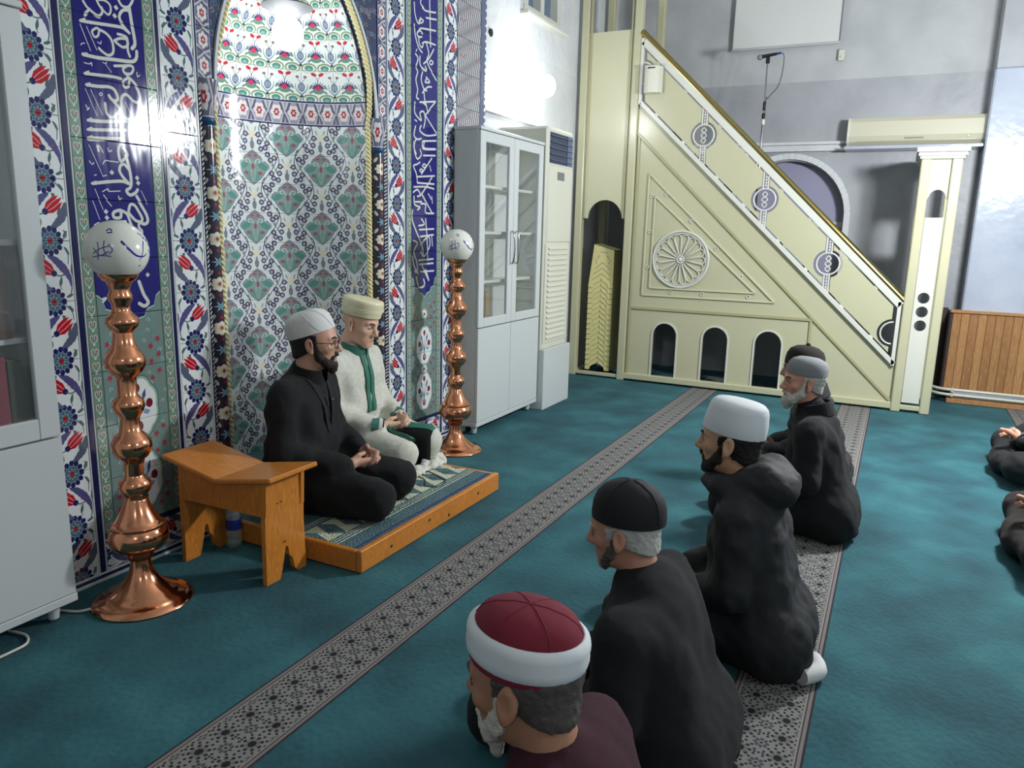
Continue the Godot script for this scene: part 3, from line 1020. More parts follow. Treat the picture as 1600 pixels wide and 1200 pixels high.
	M.globe = gl
	M.cabinet = std(Color(0.76, 0.78, 0.78), 0.25)
	M.cabinet_in = M.cabinet
	var pane := std(Color(0.75, 0.80, 0.80, 0.05), 0.03)
	pane.transparency = BaseMaterial3D.TRANSPARENCY_ALPHA
	M.pane = pane
	var wpane := std(Color(0.46, 0.54, 0.66, 0.55), 0.05)
	wpane.transparency = BaseMaterial3D.TRANSPARENCY_ALPHA
	M.window_pane = wpane
	M.chrome = std(Color(0.80, 0.80, 0.80), 0.12, 1.0)
	M.ac = std(Color(0.80, 0.80, 0.74), 0.28)
	M.ac_old = std(Color(0.74, 0.73, 0.65), 0.32)
	M.ac_slot = std(Color(0.18, 0.22, 0.33), 0.3)
	M.ac_slat = std(Color(0.34, 0.40, 0.52), 0.25)
	M.dark = std(Color(0.05, 0.05, 0.055), 0.5)
	M.steel = std(Color(0.60, 0.60, 0.62), 0.25, 1.0)
	M.grey = std(Color(0.45, 0.46, 0.47), 0.5)
	M.stack = std(Color(0.80, 0.77, 0.54), 0.4)
	M.board = std(Color(0.80, 0.81, 0.80), 0.5)
	M.pipe = std(Color(0.76, 0.75, 0.68), 0.3)
	M.black_cloth = std(Color(0.055, 0.058, 0.064), 0.95)
	M.black_nylon = std(Color(0.07, 0.073, 0.082), 0.75)
	M.navy_cloth = std(Color(0.072, 0.076, 0.088), 0.9)
	M.maroon_knit = std(Color(0.21, 0.07, 0.12), 0.95)
	for k in ["black_cloth", "navy_cloth", "maroon_knit"]:
		M[k].normal_enabled = true
		M[k].normal_texture = pile
		M[k].normal_scale = 0.35
		M[k].uv1_triplanar = true
		M[k].uv1_scale = Vector3.ONE * 6.0
	M.robe = std(Color(0.80, 0.80, 0.76), 0.85)
	M.robe_print = tri_mat(noise_tex(71, 0.05, 256, [[0.0, 0.42, 0.5, 0.6, 1.0], [Color(0.80, 0.80, 0.76), Color(0.81, 0.81, 0.77), Color(0.79, 0.79, 0.74), Color(0.77, 0.77, 0.72), Color(0.75, 0.74, 0.69)]], 2), 3.0, 0.85)
	M.green_trim = std(Color(0.19, 0.42, 0.36), 0.7)
	M.satin = std(Color(0.86, 0.84, 0.70), 0.35)
	M.white_knit = std(Color(0.82, 0.82, 0.81), 0.9)
	M.grey_knit = std(Color(0.50, 0.51, 0.52), 0.9)
	M.white_cotton = std(Color(0.86, 0.88, 0.89), 0.8)
	M.maroon_felt = std(Color(0.46, 0.11, 0.18), 0.9)
	M.brown_knit = std(Color(0.12, 0.08, 0.075), 0.95)
	M.black_cap = std(Color(0.05, 0.052, 0.066), 0.8)
	for k in ["white_knit", "grey_knit", "maroon_felt", "brown_knit", "white_cotton"]:
		M[k].normal_enabled = true
		M[k].normal_texture = pile
		M[k].normal_scale = 0.3
		M[k].uv1_triplanar = true
		M[k].uv1_scale = Vector3.ONE * 10.0
	var sk := 0
	for c in [Color(0.76, 0.58, 0.49), Color(0.84, 0.67, 0.57), Color(0.66, 0.47, 0.37), Color(0.72, 0.52, 0.43), Color(0.76, 0.59, 0.47), Color(0.78, 0.56, 0.47)]:
		var m := std(c, 0.5)
		m.subsurf_scatter_enabled = true
		m.subsurf_scatter_strength = 0.06
		M["skin%d" % sk] = m
		sk += 1
	var hairs := {"hair_black": Color(0.085, 0.075, 0.07), "hair_brown": Color(0.13, 0.10, 0.085), "hair_white": Color(0.74, 0.74, 0.71), "hair_grey": Color(0.32, 0.30, 0.28), "beard_white": Color(0.78, 0.76, 0.71)}
	for k in hairs:
		M[k] = std(hairs[k], 0.75)
		M[k].normal_enabled = true
		M[k].normal_texture = pile
		M[k].normal_scale = 0.8
		M[k].uv1_triplanar = true
		M[k].uv1_scale = Vector3(14, 3, 14)
	M.eye_white = std(Color(0.80, 0.78, 0.75), 0.2)
	M.eye_dark = std(Color(0.06, 0.04, 0.03), 0.15)
	M.lip = std(Color(0.55, 0.27, 0.24), 0.5)
	M.print_blue = std(Color(0.10, 0.20, 0.55), 0.4)
	var pet := std(Color(0.85, 0.90, 0.92, 0.25), 0.06)
	pet.transparency = BaseMaterial3D.TRANSPARENCY_ALPHA
	M.pet = pet
	M.book_red = std(Color(0.34, 0.10, 0.10), 0.6)
	M.book_brown = std(Color(0.27, 0.15, 0.11), 0.6)
	M.book_green = std(Color(0.16, 0.20, 0.15), 0.6)
	M.book_rose = std(Color(0.48, 0.14, 0.22), 0.6)
	M.paper = std(Color(0.76, 0.73, 0.64), 0.8)
	M.tan = std(Color(0.52, 0.40, 0.26), 0.7)
# calligraphy strokes on the tiled panels: width, then x,y in metres on the wall
const SCRIPT_A := [
	[0.0072,1.747,2.004,1.761,1.987,1.793,1.971,1.807,1.975,1.815,1.99,1.801,2.011,1.797,2.021],
	[0.0078,1.749,1.964,1.768,1.984],
	[0.0065,1.799,2.021,1.826,2.026,1.846,2.016,1.846,1.994,1.835,1.983,1.817,1.994,1.814,2.001],
	[0.0081,1.88,2.042,1.893,2.026,1.917,2.028,1.934,2.049,1.94,2.065],
	[0.0112,1.921,2.027,1.926,1.981,1.933,1.935,1.933,1.91,1.921,1.895],
	[0.0091,1.914,1.946,1.882,1.975,1.882,1.996,1.898,2.013,1.92,2.016],
	[0.0095,1.733,1.944,1.771,1.947,1.828,1.953,1.87,1.957,1.891,1.957,1.914,1.946],
	[0.0077,1.731,1.943,1.747,1.952],
	[0.0025,1.729,1.933,1.76,1.854],
	[0.0025,1.752,1.93,1.783,1.862],
	[0.0068,1.773,1.923,1.79,1.934,1.797,1.926,1.791,1.909,1.779,1.903,1.771,1.914,1.773,1.923],
	[0.0081,1.795,1.931,1.821,1.925,1.841,1.908,1.847,1.881,1.841,1.861,1.823,1.853,1.803,1.861,1.792,1.869],
	[0.0082,1.853,1.907,1.875,1.919,1.901,1.921,1.904,1.903,1.886,1.892,1.865,1.899,1.853,1.907],
	[0.0082,1.868,1.932,1.887,1.932,1.904,1.925,1.903,1.888,1.91,1.866],
	[0.0105,1.731,1.837,1.785,1.837,1.847,1.843,1.904,1.848,1.926,1.854,1.937,1.869,1.939,1.889],
	[0.0071,1.729,1.837,1.745,1.842],
	[0.0083,1.846,1.822,1.876,1.828,1.912,1.835,1.92,1.825,1.909,1.808,1.887,1.804,1.879,1.818,1.894,1.831],
	[0.0075,1.891,1.805,1.895,1.791,1.876,1.777,1.879,1.762,1.895,1.765,1.901,1.785,1.895,1.795],
	[0.0089,1.733,1.776,1.78,1.78,1.834,1.784,1.868,1.783],
	[0.0072,1.731,1.776,1.746,1.784],
	[0.0097,1.735,1.745,1.777,1.747,1.818,1.752,1.839,1.745,1.85,1.721,1.84,1.708,1.823,1.713,1.816,1.723],
	[0.0072,1.733,1.745,1.747,1.751],
	[0.009,1.799,1.694,1.802,1.662,1.822,1.65,1.845,1.668,1.851,1.687,1.827,1.71,1.816,1.723],
	[0.0091,1.85,1.676,1.865,1.652,1.876,1.644],
	[0.0104,1.732,1.629,1.787,1.632,1.873,1.644],
	[0.0073,1.728,1.628,1.742,1.635],
	[0.0094,1.901,1.792,1.924,1.774,1.94,1.742,1.935,1.719,1.911,1.719,1.886,1.737,1.867,1.727,1.863,1.697,1.866,1.663,1.892,1.652,1.924,1.664,1.94,1.693,1.94,1.723],
	[0.0097,1.729,1.598,1.784,1.603,1.871,1.613],
	[0.0073,1.725,1.597,1.74,1.604],
	[0.0022,1.729,1.732,1.764,1.649],
	[0.0022,1.749,1.731,1.785,1.654],
	[0.0023,1.879,1.71,1.896,1.673],
	[0.0029,1.785,1.728,1.791,1.724,1.784,1.717,1.779,1.722,1.785,1.728],
	[0.0036,1.726,1.678,1.73,1.67,1.737,1.669,1.729,1.662],
	[0.0032,1.733,1.811,1.75,1.81,1.759,1.816,1.76,1.806],
	[0.0029,1.802,1.825,1.812,1.823,1.817,1.829],
	[0.0022,1.812,1.821,1.833,1.798],
	[0.0032,1.789,1.888,1.799,1.885,1.802,1.894],
	[0.0031,1.934,1.817,1.935,1.802,1.945,1.809],
	[0.0032,1.726,1.866,1.731,1.872,1.74,1.874],
	[0.0097,1.728,1.57,1.795,1.576,1.859,1.583],
	[0.0073,1.724,1.57,1.739,1.576],
	[0.0082,1.757,1.55,1.76,1.535],
	[0.0037,1.755,1.553,1.765,1.551,1.776,1.531],
	[0.0092,1.858,1.57,1.845,1.565,1.836,1.541,1.842,1.508,1.858,1.517,1.871,1.533,1.857,1.555],
	[0.0101,1.864,1.529,1.874,1.491,1.879,1.445,1.874,1.418,1.857,1.405,1.87,1.39,1.893,1.399,1.903,1.411],
	[0.0096,1.871,1.429,1.848,1.451,1.835,1.473,1.841,1.492,1.856,1.497,1.871,1.483],
	[0.0101,1.729,1.422,1.782,1.431,1.842,1.437,1.864,1.431],
	[0.0075,1.725,1.422,1.74,1.428],
	[0.0105,1.897,1.387,1.913,1.36,1.933,1.325,1.936,1.301,1.921,1.291,1.907,1.296],
	[0.0096,1.858,1.331,1.867,1.359,1.885,1.359,1.901,1.336,1.913,1.313,1.908,1.3,1.885,1.304,1.862,1.327],
	[0.0101,1.803,1.333,1.825,1.338,1.825,1.314,1.801,1.312,1.796,1.325,1.803,1.333],
	[0.0095,1.825,1.34,1.851,1.327,1.862,1.299,1.869,1.276,1.863,1.256],
	[0.0092,1.727,1.283,1.769,1.292,1.844,1.299],
	[0.0076,1.723,1.283,1.738,1.291],
	[0.0089,1.9,1.296,1.897,1.28,1.909,1.264,1.903,1.244],
	[0.0023,1.725,1.552,1.769,1.449],
	[0.0023,1.734,1.404,1.759,1.339],
	[0.0023,1.722,1.368,1.743,1.304],
	[0.0024,1.917,1.408,1.939,1.364],
	[0.0034,1.772,1.492,1.782,1.504,1.797,1.504,1.831,1.503],
	[0.0034,1.762,1.396,1.784,1.407,1.787,1.399,1.831,1.402],
	[0.0034,1.765,1.385,1.771,1.377,1.792,1.352],
	[0.0035,1.823,1.384,1.826,1.372,1.835,1.377],
	[0.0033,1.722,1.497,1.731,1.487,1.738,1.493],
	[0.003,1.736,1.45,1.744,1.453],
	[0.0038,1.796,1.548,1.799,1.536,1.811,1.542],
	[0.003,1.769,1.449,1.782,1.454],
	[0.0119,1.881,1.083,1.897,1.035,1.914,1.004,1.897,0.99,1.876,1.001],
	[0.0067,1.73,1.028,1.743,1.03,1.729,1.017],
]
const SCRIPT_B := [
	[0.006,3.822,2.582,3.829,2.459,3.836,2.303],
	[0.0059,3.752,2.486,3.79,2.479,3.888,2.494],
	[0.006,3.79,2.443,3.895,2.458],
	[0.0059,3.714,2.363,3.752,2.378,3.889,2.396],
	[0.006,3.752,2.305,3.791,2.32,3.885,2.324],
	[0.0058,3.671,2.494,3.677,2.441,3.699,2.402,3.721,2.397,3.733,2.429],
	[0.0058,3.752,2.551,3.733,2.507,3.764,2.489],
	[0.0052,3.739,2.425,3.762,2.42,3.739,2.403,3.717,2.409,3.739,2.425],
	[0.0059,3.746,2.337,3.712,2.33,3.699,2.346,3.727,2.366,3.752,2.355],
	[0.0059,3.671,2.382,3.683,2.326,3.714,2.274,3.75,2.255],
	[0.006,3.714,2.333,3.721,2.295,3.746,2.281,3.759,2.3],
	[0.0061,3.791,2.317,3.817,2.262,3.801,2.212,3.898,2.137],
	[0.0061,3.869,2.297,3.817,2.235,3.765,2.198],
	[0.0054,3.843,2.232,3.863,2.224,3.844,2.208,3.824,2.216,3.843,2.232],
	[0.006,3.683,2.235,3.708,2.214,3.689,2.17,3.704,2.147,3.687,2.104,3.704,2.053,3.693,2.011,3.714,2.004],
	[0.006,3.727,2.231,3.727,2.191,3.752,2.172,3.794,2.17,3.781,2.188],
	[0.0061,3.753,2.156,3.74,2.113,3.766,2.07,3.798,2.062],
	[0.0061,3.791,2.136,3.828,2.115,3.781,2.107,3.798,2.13],
	[0.0061,3.753,2.044,3.805,2.083,3.847,2.091],
	[0.0062,3.766,2.063,3.776,2.01,3.792,1.985],
	[0.0063,3.727,1.989,3.888,2.017],
	[0.0055,3.888,2.014,3.779,1.928],
	[0.0057,3.779,1.932,3.9,1.846],
	[0.0061,3.677,1.982,3.677,1.928,3.74,1.896,3.727,1.935,3.766,1.947,3.782,1.908,3.766,1.858],
	[0.0062,3.753,1.993,3.792,1.979,3.812,1.947],
	[0.0063,3.74,1.868,3.727,1.839,3.793,1.819,3.898,1.835],
	[0.0062,3.683,1.858,3.668,1.805,3.704,1.788,3.74,1.796],
	[0.0064,3.76,1.784,3.898,1.801],
	[0.0062,3.689,1.787,3.666,1.75,3.689,1.711],
	[0.0063,3.753,1.78,3.766,1.746,3.894,1.756],
	[0.0048,3.676,1.891,3.695,1.886],
	[0.0046,3.696,2.261,3.689,2.249],
	[0.006,3.667,1.77,3.674,1.719,3.702,1.684,3.741,1.71,3.73,1.739],
	[0.0061,3.772,1.778,3.772,1.751,3.889,1.759],
	[0.0062,3.765,1.709,3.889,1.72],
	[0.006,3.727,1.667,3.695,1.653,3.663,1.641,3.691,1.6,3.702,1.555],
	[0.0054,3.772,1.663,3.791,1.654,3.772,1.641,3.754,1.65,3.772,1.663],
	[0.0053,3.741,1.632,3.758,1.624,3.741,1.614,3.725,1.622,3.741,1.632],
	[0.0062,3.744,1.604,3.852,1.701],
	[0.0063,3.695,1.584,3.882,1.602],
	[0.0063,3.702,1.555,3.878,1.559],
	[0.0062,3.667,1.53,3.787,1.538,3.875,1.531],
	[0.0063,3.744,1.493,3.853,1.589],
	[0.0062,3.66,1.5,3.702,1.517,3.733,1.488,3.702,1.479],
	[0.0062,3.667,1.477,3.674,1.432,3.727,1.418,3.702,1.402],
	[0.0064,3.744,1.496,3.862,1.384],
	[0.0063,3.737,1.438,3.787,1.436,3.788,1.389,3.877,1.388],
	[0.0062,3.681,1.447,3.744,1.45],
	[0.0063,3.653,1.4,3.653,1.339,3.745,1.207,3.766,1.143],
	[0.0064,3.788,1.358,3.803,1.247,3.811,1.118],
	[0.0065,3.723,1.294,3.877,1.3],
	[0.0065,3.733,1.254,3.873,1.265],
	[0.0065,3.737,1.207,3.818,1.255,3.833,1.199,3.774,1.143,3.737,1.167],
	[0.0063,3.744,1.357,3.773,1.326,3.716,1.317],
	[0.0063,3.659,1.231,3.702,1.215,3.666,1.168,3.694,1.113,3.704,1.065],
	[0.0065,3.716,1.12,3.871,1.125],
	[0.0066,3.723,1.096,3.871,1.099],
	[0.0066,3.733,1.052,3.879,1.053],
	[0.0066,3.745,1.096,3.822,0.996],
	[0.0065,3.69,1.022,3.716,0.967,3.777,0.972,3.767,1.006],
	[0.0066,3.789,1.062,3.822,1.004],
	[0.0056,3.687,1.065,3.702,1.057,3.687,1.05,3.673,1.058,3.687,1.065],
	[0.0063,3.652,1.145,3.666,1.09,3.709,1.041],
	[0.0047,3.816,1.5,3.846,1.47],
	[0.0048,3.853,1.486,3.861,1.447],
	[0.0049,3.855,1.255,3.863,1.198],
	[0.0047,3.83,1.657,3.845,1.627],
]
const SCRIPT_A_DOTS := [1.869,2.014,1.861,1.985,1.804,1.465,1.904,1.453,1.907,1.435,1.769,1.332,1.771,1.311,1.92,1.107]
# ---------------------------------------------------------------- the hall
const CX := 2.807          # middle of the niche
const LAMP_TINT := Color(0.975, 0.99, 1.0)

func build_room() -> void:
	# carpet
	var b := MB.new()
	var x0 := -4.0; var x1 := 7.6; var z0 := -0.3; var z1 := 8.2
	b.bb(Vector3(x0, -0.12, z0), Vector3(x1, -0.01, z1))
	var s := 0.42
	b.quad(Vector3(x0, 0, z0), Vector3(x1, 0, z0), Vector3(x1, 0, z1), Vector3(x0, 0, z1), Vector3.UP, Vector2(x0, z0) * s, Vector2(x1, z0) * s, Vector2(x1, z1) * s, Vector2(x0, z1) * s)
	var fl := struct("floor", b.mesh(), M.carpet, "teal wall to wall prayer carpet with grey patterned row bands")
	for zz in [0.991, 2.189, 3.372, 4.56, 5.75]:
		var c := MB.new()
		c.bb(Vector3(x0, -0.005, zz), Vector3(7.1, 0.001, zz + 0.223))
		c.quad(Vector3(x0, 0.0016, zz), Vector3(7.1, 0.0016, zz), Vector3(7.1, 0.0016, zz + 0.223), Vector3(x0, 0.0016, zz + 0.223), Vector3.UP, Vector2(x0 / 0.0853, 0), Vector2(7.1 / 0.0853, 0), Vector2(7.1 / 0.0853, 1), Vector2(x0 / 0.0853, 1))
		part(fl, "row_band", c.mesh(), M.band, "grey woven carpet band with black ovals")
	# niche wall: plaster around the opening of the niche
	b = MB.new()
	b.bb(Vector3(-4.2, 0, -0.8), Vector3(CX - 0.6, 4.4, -0.2))
	b.bb(Vector3(CX + 0.6, 2.62, -0.8), Vector3(5.39, 4.4, -0.2))
	b.bb(Vector3(5.39, 2.62, -0.8), Vector3(6.06, 2.89, -0.2))
	b.bb(Vector3(5.39, 3.9, -0.8), Vector3(6.06, 4.4, -0.2))
	b.bb(Vector3(6.06, 2.62, -0.8), Vector3(7.8, 4.4, -0.2))
	b.bb(Vector3(CX - 0.6, 2.75, -0.8), Vector3(CX + 0.6, 4.4, -0.2))
	b.bb(Vector3(CX - 0.6, 0, -0.8), Vector3(CX + 0.6, 2.75, -0.62))
	var wf := struct("wall_front", b.mesh(), M.plaster, "pale plastered wall around the tiled niche")
	part(wf, "gloss_dado", MB.new().bb(Vector3(CX + 0.6, 0, -0.8), Vector3(7.8, 2.62, -0.197)).mesh(), M.paint, "glossy pale oil paint on the lower wall")
	var tm := struct("trim_1", MB.new().bb(Vector3(4.485, 2.105, -0.2), Vector3(6.3, 2.14, -0.165), 0.004).mesh(), M.plaster, "narrow plaster ledge above the white cabinet and air conditioner")
	tm.set_meta("kind", "structure")
	# high window in the niche wall
	var wn := MB.new()
	for e in [[5.39, 5.46, 2.89, 3.9], [6.0, 6.06, 2.89, 3.9], [5.68, 5.74, 2.89, 3.9]]: wn.bb(Vector3(e[0], e[2], -0.30), Vector3(e[1], e[3], -0.19), 0.005)
	for e in [[2.89, 2.95], [3.84, 3.9]]: wn.bb(Vector3(5.39, e[0], -0.30), Vector3(6.06, e[1], -0.185), 0.005)
	wn.bb(Vector3(5.34, 2.86, -0.21), Vector3(6.12, 2.89, -0.13), 0.006)
	var w1 := struct("window_1", wn.mesh(), M.white_paint, "small white framed window high above the air conditioner")
	part(w1, "pane", MB.new().bb(Vector3(5.46, 2.95, -0.265), Vector3(5.68, 3.84, -0.26)).mesh(), M.window_pane)
	part(w1, "pane", MB.new().bb(Vector3(5.74, 2.95, -0.265), Vector3(6.0, 3.84, -0.26)).mesh(), M.window_pane)
	# side wall behind the pulpit, with an arched window
	var az := 1.5; var ay := 1.49; var ar := 0.49
	var xf := Transform3D(Basis(Vector3(0, 0, 1), Vector3(0, 1, 0), Vector3(-1, 0, 0)), Vector3(7.75, 0, 0))   # local x = z, local z = -x
	var lf := [-0.8, 0, az, 0, az, 0.8, az - ar, 0.8, az - ar, ay]
	for k in range(1, 11): lf.append_array([az - ar * cos(PI / 20 * k), ay + ar * sin(PI / 20 * k)])
	lf.append_array([az, 2.65, -0.8, 2.65])
	var rt := [3.0, 0, az, 0, az, 0.8, az + ar, 0.8, az + ar, ay]
	for k in range(1, 11): rt.append_array([az + ar * cos(PI / 20 * k), ay + ar * sin(PI / 20 * k)])
	rt.append_array([az, 2.65, 3.0, 2.65])
	b = MB.new()
	b.prism(pv(lf), 0.3, xf)
	b.prism(pv(rt), 0.3, xf)
	var wr := struct("wall_right", b.mesh(), M.grey_paint, "grey painted side wall behind the cream pulpit")
	part(wr, "upper_wall", MB.new().bb(Vector3(7.452, 2.65, -0.8), Vector3(7.75, 4.4, 3.0)).mesh(), M.grey_wall, "paler grey upper wall")
	# arch moulding and cornice
	var am := MB.new()
	var arc := []
	for k in 33:
		var a := PI * k / 32
		arc.append(Vector3(7.44, ay + 0.525 * sin(a), az + 0.525 * cos(a)))
	arc.push_front(Vector3(7.44, 0.8, az + 0.525)); arc.append(Vector3(7.44, 0.8, az - 0.525))
	for i in arc.size() - 1: am.bar(arc[i], arc[i + 1], 0.05, 0.06, Vector3.RIGHT)
	struct("trim_2", am.mesh(), M.plaster, "pale moulded arch around the window behind the pulpit")
	var co := MB.new()
	for e in [[2.055, 2.075, 0.05], [2.075, 2.11, 0.03], [2.11, 2.135, 0.06]]: co.bb(Vector3(7.45 - e[2], e[0], -0.2), Vector3(7.46, e[1], 1.97), 0.004)
	struct("trim_3", co.mesh(), M.plaster, "pale stepped cornice above the arched window")
	var wm := MB.new()
	wm.bb(Vector3(7.56, 1.40, az - ar), Vector3(7.60, 1.45, az + ar))
	wm.bb(Vector3(7.56, 0.8, az - 0.02), Vector3(7.60, 1.45, az + 0.02))
	wm.bb(Vector3(7.55, 0.8, az - ar), Vector3(7.62, 0.86, az + ar))
	var w2 := struct("window_2", wm.mesh(), M.white_paint, "arched window with lavender glass behind the pulpit rail")
	var gp := [az - ar, 0.86, az + ar, 0.86, az + ar, ay]
	for k in range(1, 20): gp.append_array([az + ar * cos(PI / 20 * k), ay + ar * sin(PI / 20 * k)])
	gp.append_array([az - ar, ay])
	part(w2, "pane", MB.new().prism(pv(gp), 0.01, xf.translated_local(Vector3(0, 0, 0.165))).mesh(), std(Color(0.60, 0.60, 0.69), 0.2))
	# pier at the right of the side wall
	var pr := struct("pillar", MB.new().bb(Vector3(7.13, 0, 2.975), Vector3(7.75, 2.61, 8.2), 0.012).mesh(), M.pillar_paint, "glossy blue grey painted pier above the wood panelling")
	part(pr, "upper_pillar", MB.new().bb(Vector3(7.135, 2.61, 2.98), Vector3(7.75, 4.4, 8.2), 0.004).mesh(), M.grey_paint, "matt grey upper part")
	# wood panelling on the pier, plank by plank
	var wd := struct("trim_4", MB.new().bb(Vector3(7.085, 0.735, 2.90), Vector3(7.16, 0.762, 5.2), 0.006).mesh(), M.plank1, "varnished pine panelling low on the pier")
	var pm := MB.new().box(Transform3D(), Vector3(0.022, 0.62, 0.0585), 0.004).mesh()
	var k := 0
	var z := 2.92 + 0.03
	while z < 5.17:
		var p := part(wd, "plank", pm, M["plank%d" % ((k * 7 + k / 3) % 3)])
		p.position = Vector3(7.108, 0.425, z)
		z += 0.060
		k += 1
	part(wd, "side_board", MB.new().bb(Vector3(7.11, 0.06, 2.90), Vector3(7.45, 0.735, 2.925), 0.003).mesh(), M.dark_wood, "side board with its shade put into the dark colour")  # dark tone paints in the shade on this side of the panelling
	part(wd, "side_board", MB.new().bb(Vector3(7.42, 0.06, 2.80), Vector3(7.46, 0.75, 2.90), 0.003).mesh(), M.dark_wood, "side board with its shade put into the dark colour")  # dark tone paints in the shade of the recess here
	struct("baseboard_right", MB.new().bb(Vector3(7.06, 0.0, 2.95), Vector3(7.13, 0.042, 5.2), 0.005).mesh(), M.plank1, "pine plinth below the heating pipes")
	# rest of the shell
	struct("wall_left", MB.new().bb(Vector3(-4.3, 0, -0.8), Vector3(-4.0, 4.4, 8.2)).mesh(), M.plaster, "pale plastered wall on the left, outside the view")
	struct("wall_back", MB.new().bb(Vector3(-4.3, 0, 8.0), Vector3(7.75, 4.4, 8.3)).mesh(), M.plaster, "pale plastered wall at the back of the hall")
	struct("ceiling", MB.new().bb(Vector3(-4.3, 4.2, -0.8), Vector3(7.8, 4.45, 8.3)).mesh(), M.ceiling, "white ceiling, outside the view")

# ---------------------------------------------------------------- lamps that are lit
func glow(e: float) -> StandardMaterial3D:
	var m := std(Color(0.95, 0.96, 0.97), 0.3)
	m.emission_enabled = true
	m.emission = LAMP_TINT
	m.emission_energy_multiplier = e
	return m

func bulb_light(under: Node3D, at: Vector3, energy: float, size: float) -> void:
	var l := OmniLight3D.new()
	l.name = numbered("bulb_light", under)
	under.add_child(l, true)
	l.position = at
	l.light_color = LAMP_TINT
	l.light_energy = energy
	l.light_size = size
	l.omni_range = 20.0
	l.omni_attenuation = 2.0
	l.shadow_enabled = true

func build_lamps() -> void:
	# pendant in the niche: grey dish above an opal bulb
	var t := thing("pendant_lamp", "lit white globe under a grey dish hanging in the tiled niche", "lamp", Vector3(CX, 2.15, -0.10))
	part(t, "bulb", MB.new().ball(Vector3.ZERO, Vector3(0.07, 0.075, 0.07), 24).mesh(), glow(7.0))
	part(t, "dish", MB.new().lathe(pv([0.03, 0.15, 0.11, 0.12, 0.115, 0.112, 0.03, 0.07, 0.0, 0.07]), 28).mesh(), M.grey, "grey metal dish")
	part(t, "cord", MB.new().tube(PackedVector3Array([Vector3(0, 0.14, 0), Vector3(0, 0.42, 0)]), 0.006, 8).mesh(), M.dark)
	bulb_light(t, Vector3.ZERO, LIGHT_NICHE, 0.07)
	# lamp on the wall above the air conditioner
	t = thing("wall_lamp", "lit white globe lamp on the plain wall above the air conditioner", "lamp", Vector3(5.34, 2.345, 0.035))
	part(t, "bulb", MB.new().ball(Vector3.ZERO, Vector3(0.065, 0.08, 0.065), 24).mesh(), glow(7.0))
	part(t, "bracket", MB.new().lathe(pv([0.0, 0.0, 0.035, 0.0, 0.035, 0.02, 0.012, 0.03, 0.012, 0.19, 0.0, 0.19]), 20, xfm(Vector3(0, 0, -0.233), PI / 2)).mesh(), M.white_paint)
	bulb_light(t, Vector3.ZERO, LIGHT_WALL, 0.07)
	# chandeliers of the hall, outside the frame; their gleam shows on the tiles, the pier and the copper
	var spots := [Vector3(4.62, 2.15, 3.27), Vector3(1.3, 2.7, 5.2), Vector3(-1.6, 2.7, 3.0)]
	var said := ["round brass chandelier hanging low over the second carpet row", "round brass chandelier hanging over the rear carpet rows", "round brass chandelier hanging near the left wall"]
	for i in 3:
		t = thing("chandelier", said[i], "chandelier", spots[i], 0.0, "chandeliers of the hall")
		part(t, "rod", MB.new().tube(PackedVector3Array([Vector3(0, -0.05, 0), Vector3(0, 4.2 - spots[i].y, 0)]), 0.012, 10).mesh(), M.brass)
		var ring := MB.new()
		var pts := PackedVector3Array()
		for k in 33: pts.append(Vector3(cos(TAU * k / 32) * 0.115, 0, sin(TAU * k / 32) * 0.115))
		ring.tube(pts, 0.01, 8, false)
		for k in 3: ring.bar(Vector3.ZERO, Vector3(cos(TAU * k / 3), 0, sin(TAU * k / 3)) * 0.115, 0.012, 0.012)
		part(t, "ring", ring.mesh(), M.brass)
		for k in 3:
			var a := TAU * k / 3
			var g := part(t, "globe", MB.new().ball(Vector3.ZERO, Vector3.ONE * 0.085, 20).mesh(), glow(6.0))
			g.position = Vector3(cos(a) * 0.115, -0.09, sin(a) * 0.115)
			bulb_light(t, g.position, LIGHT_HALL[i], 0.085)

# ---------------------------------------------------------------- the tiled niche
var tile_cache := {}

# flat glazed tile, front at z = 0; uv corners: top left, top right, bottom right, bottom left
func tile(w: float, h: float, uv: Array) -> ArrayMesh:
	var key := str(snappedf(w, 0.0001), snappedf(h, 0.0001), uv)
	if tile_cache.has(key): return tile_cache[key]
	var b := MB.new()
	var g := 0.0008; var e := 0.0016; var th := 0.012
	var x := w * 0.5 - g; var y := h * 0.5 - g
	var o := [Vector3(-x, y, -e), Vector3(x, y, -e), Vector3(x, -y, -e), Vector3(-x, -y, -e)]
	var i := [Vector3(-x + e, y - e, 0), Vector3(x - e, y - e, 0), Vector3(x - e, -y + e, 0), Vector3(-x + e, -y + e, 0)]
	b.quad(i[0], i[1], i[2], i[3], Vector3(0, 0, 1), uv[0], uv[1], uv[2], uv[3])
	var nn := [Vector3(0, 1, 1), Vector3(1, 0, 1), Vector3(0, -1, 1), Vector3(-1, 0, 1)]
	var ns := [Vector3(0, 1, 0), Vector3(1, 0, 0), Vector3(0, -1, 0), Vector3(-1, 0, 0)]
	for k in 4:
		var l := (k + 1) % 4
		b.quad(o[k], o[l], i[l], i[k], nn[k].normalized(), uv[k], uv[l], uv[l], uv[k])
		b.quad(o[k], o[l], o[l] + Vector3(0, 0, -th), o[k] + Vector3(0, 0, -th), ns[k], uv[k], uv[l], uv[l], uv[k])
	tile_cache[key] = b.mesh()
	return tile_cache[key]

func uvr(u0: float, v0: float, u1: float, v1: float) -> Array:
	return [Vector2(u0, v0), Vector2(u1, v0), Vector2(u1, v1), Vector2(u0, v1)]

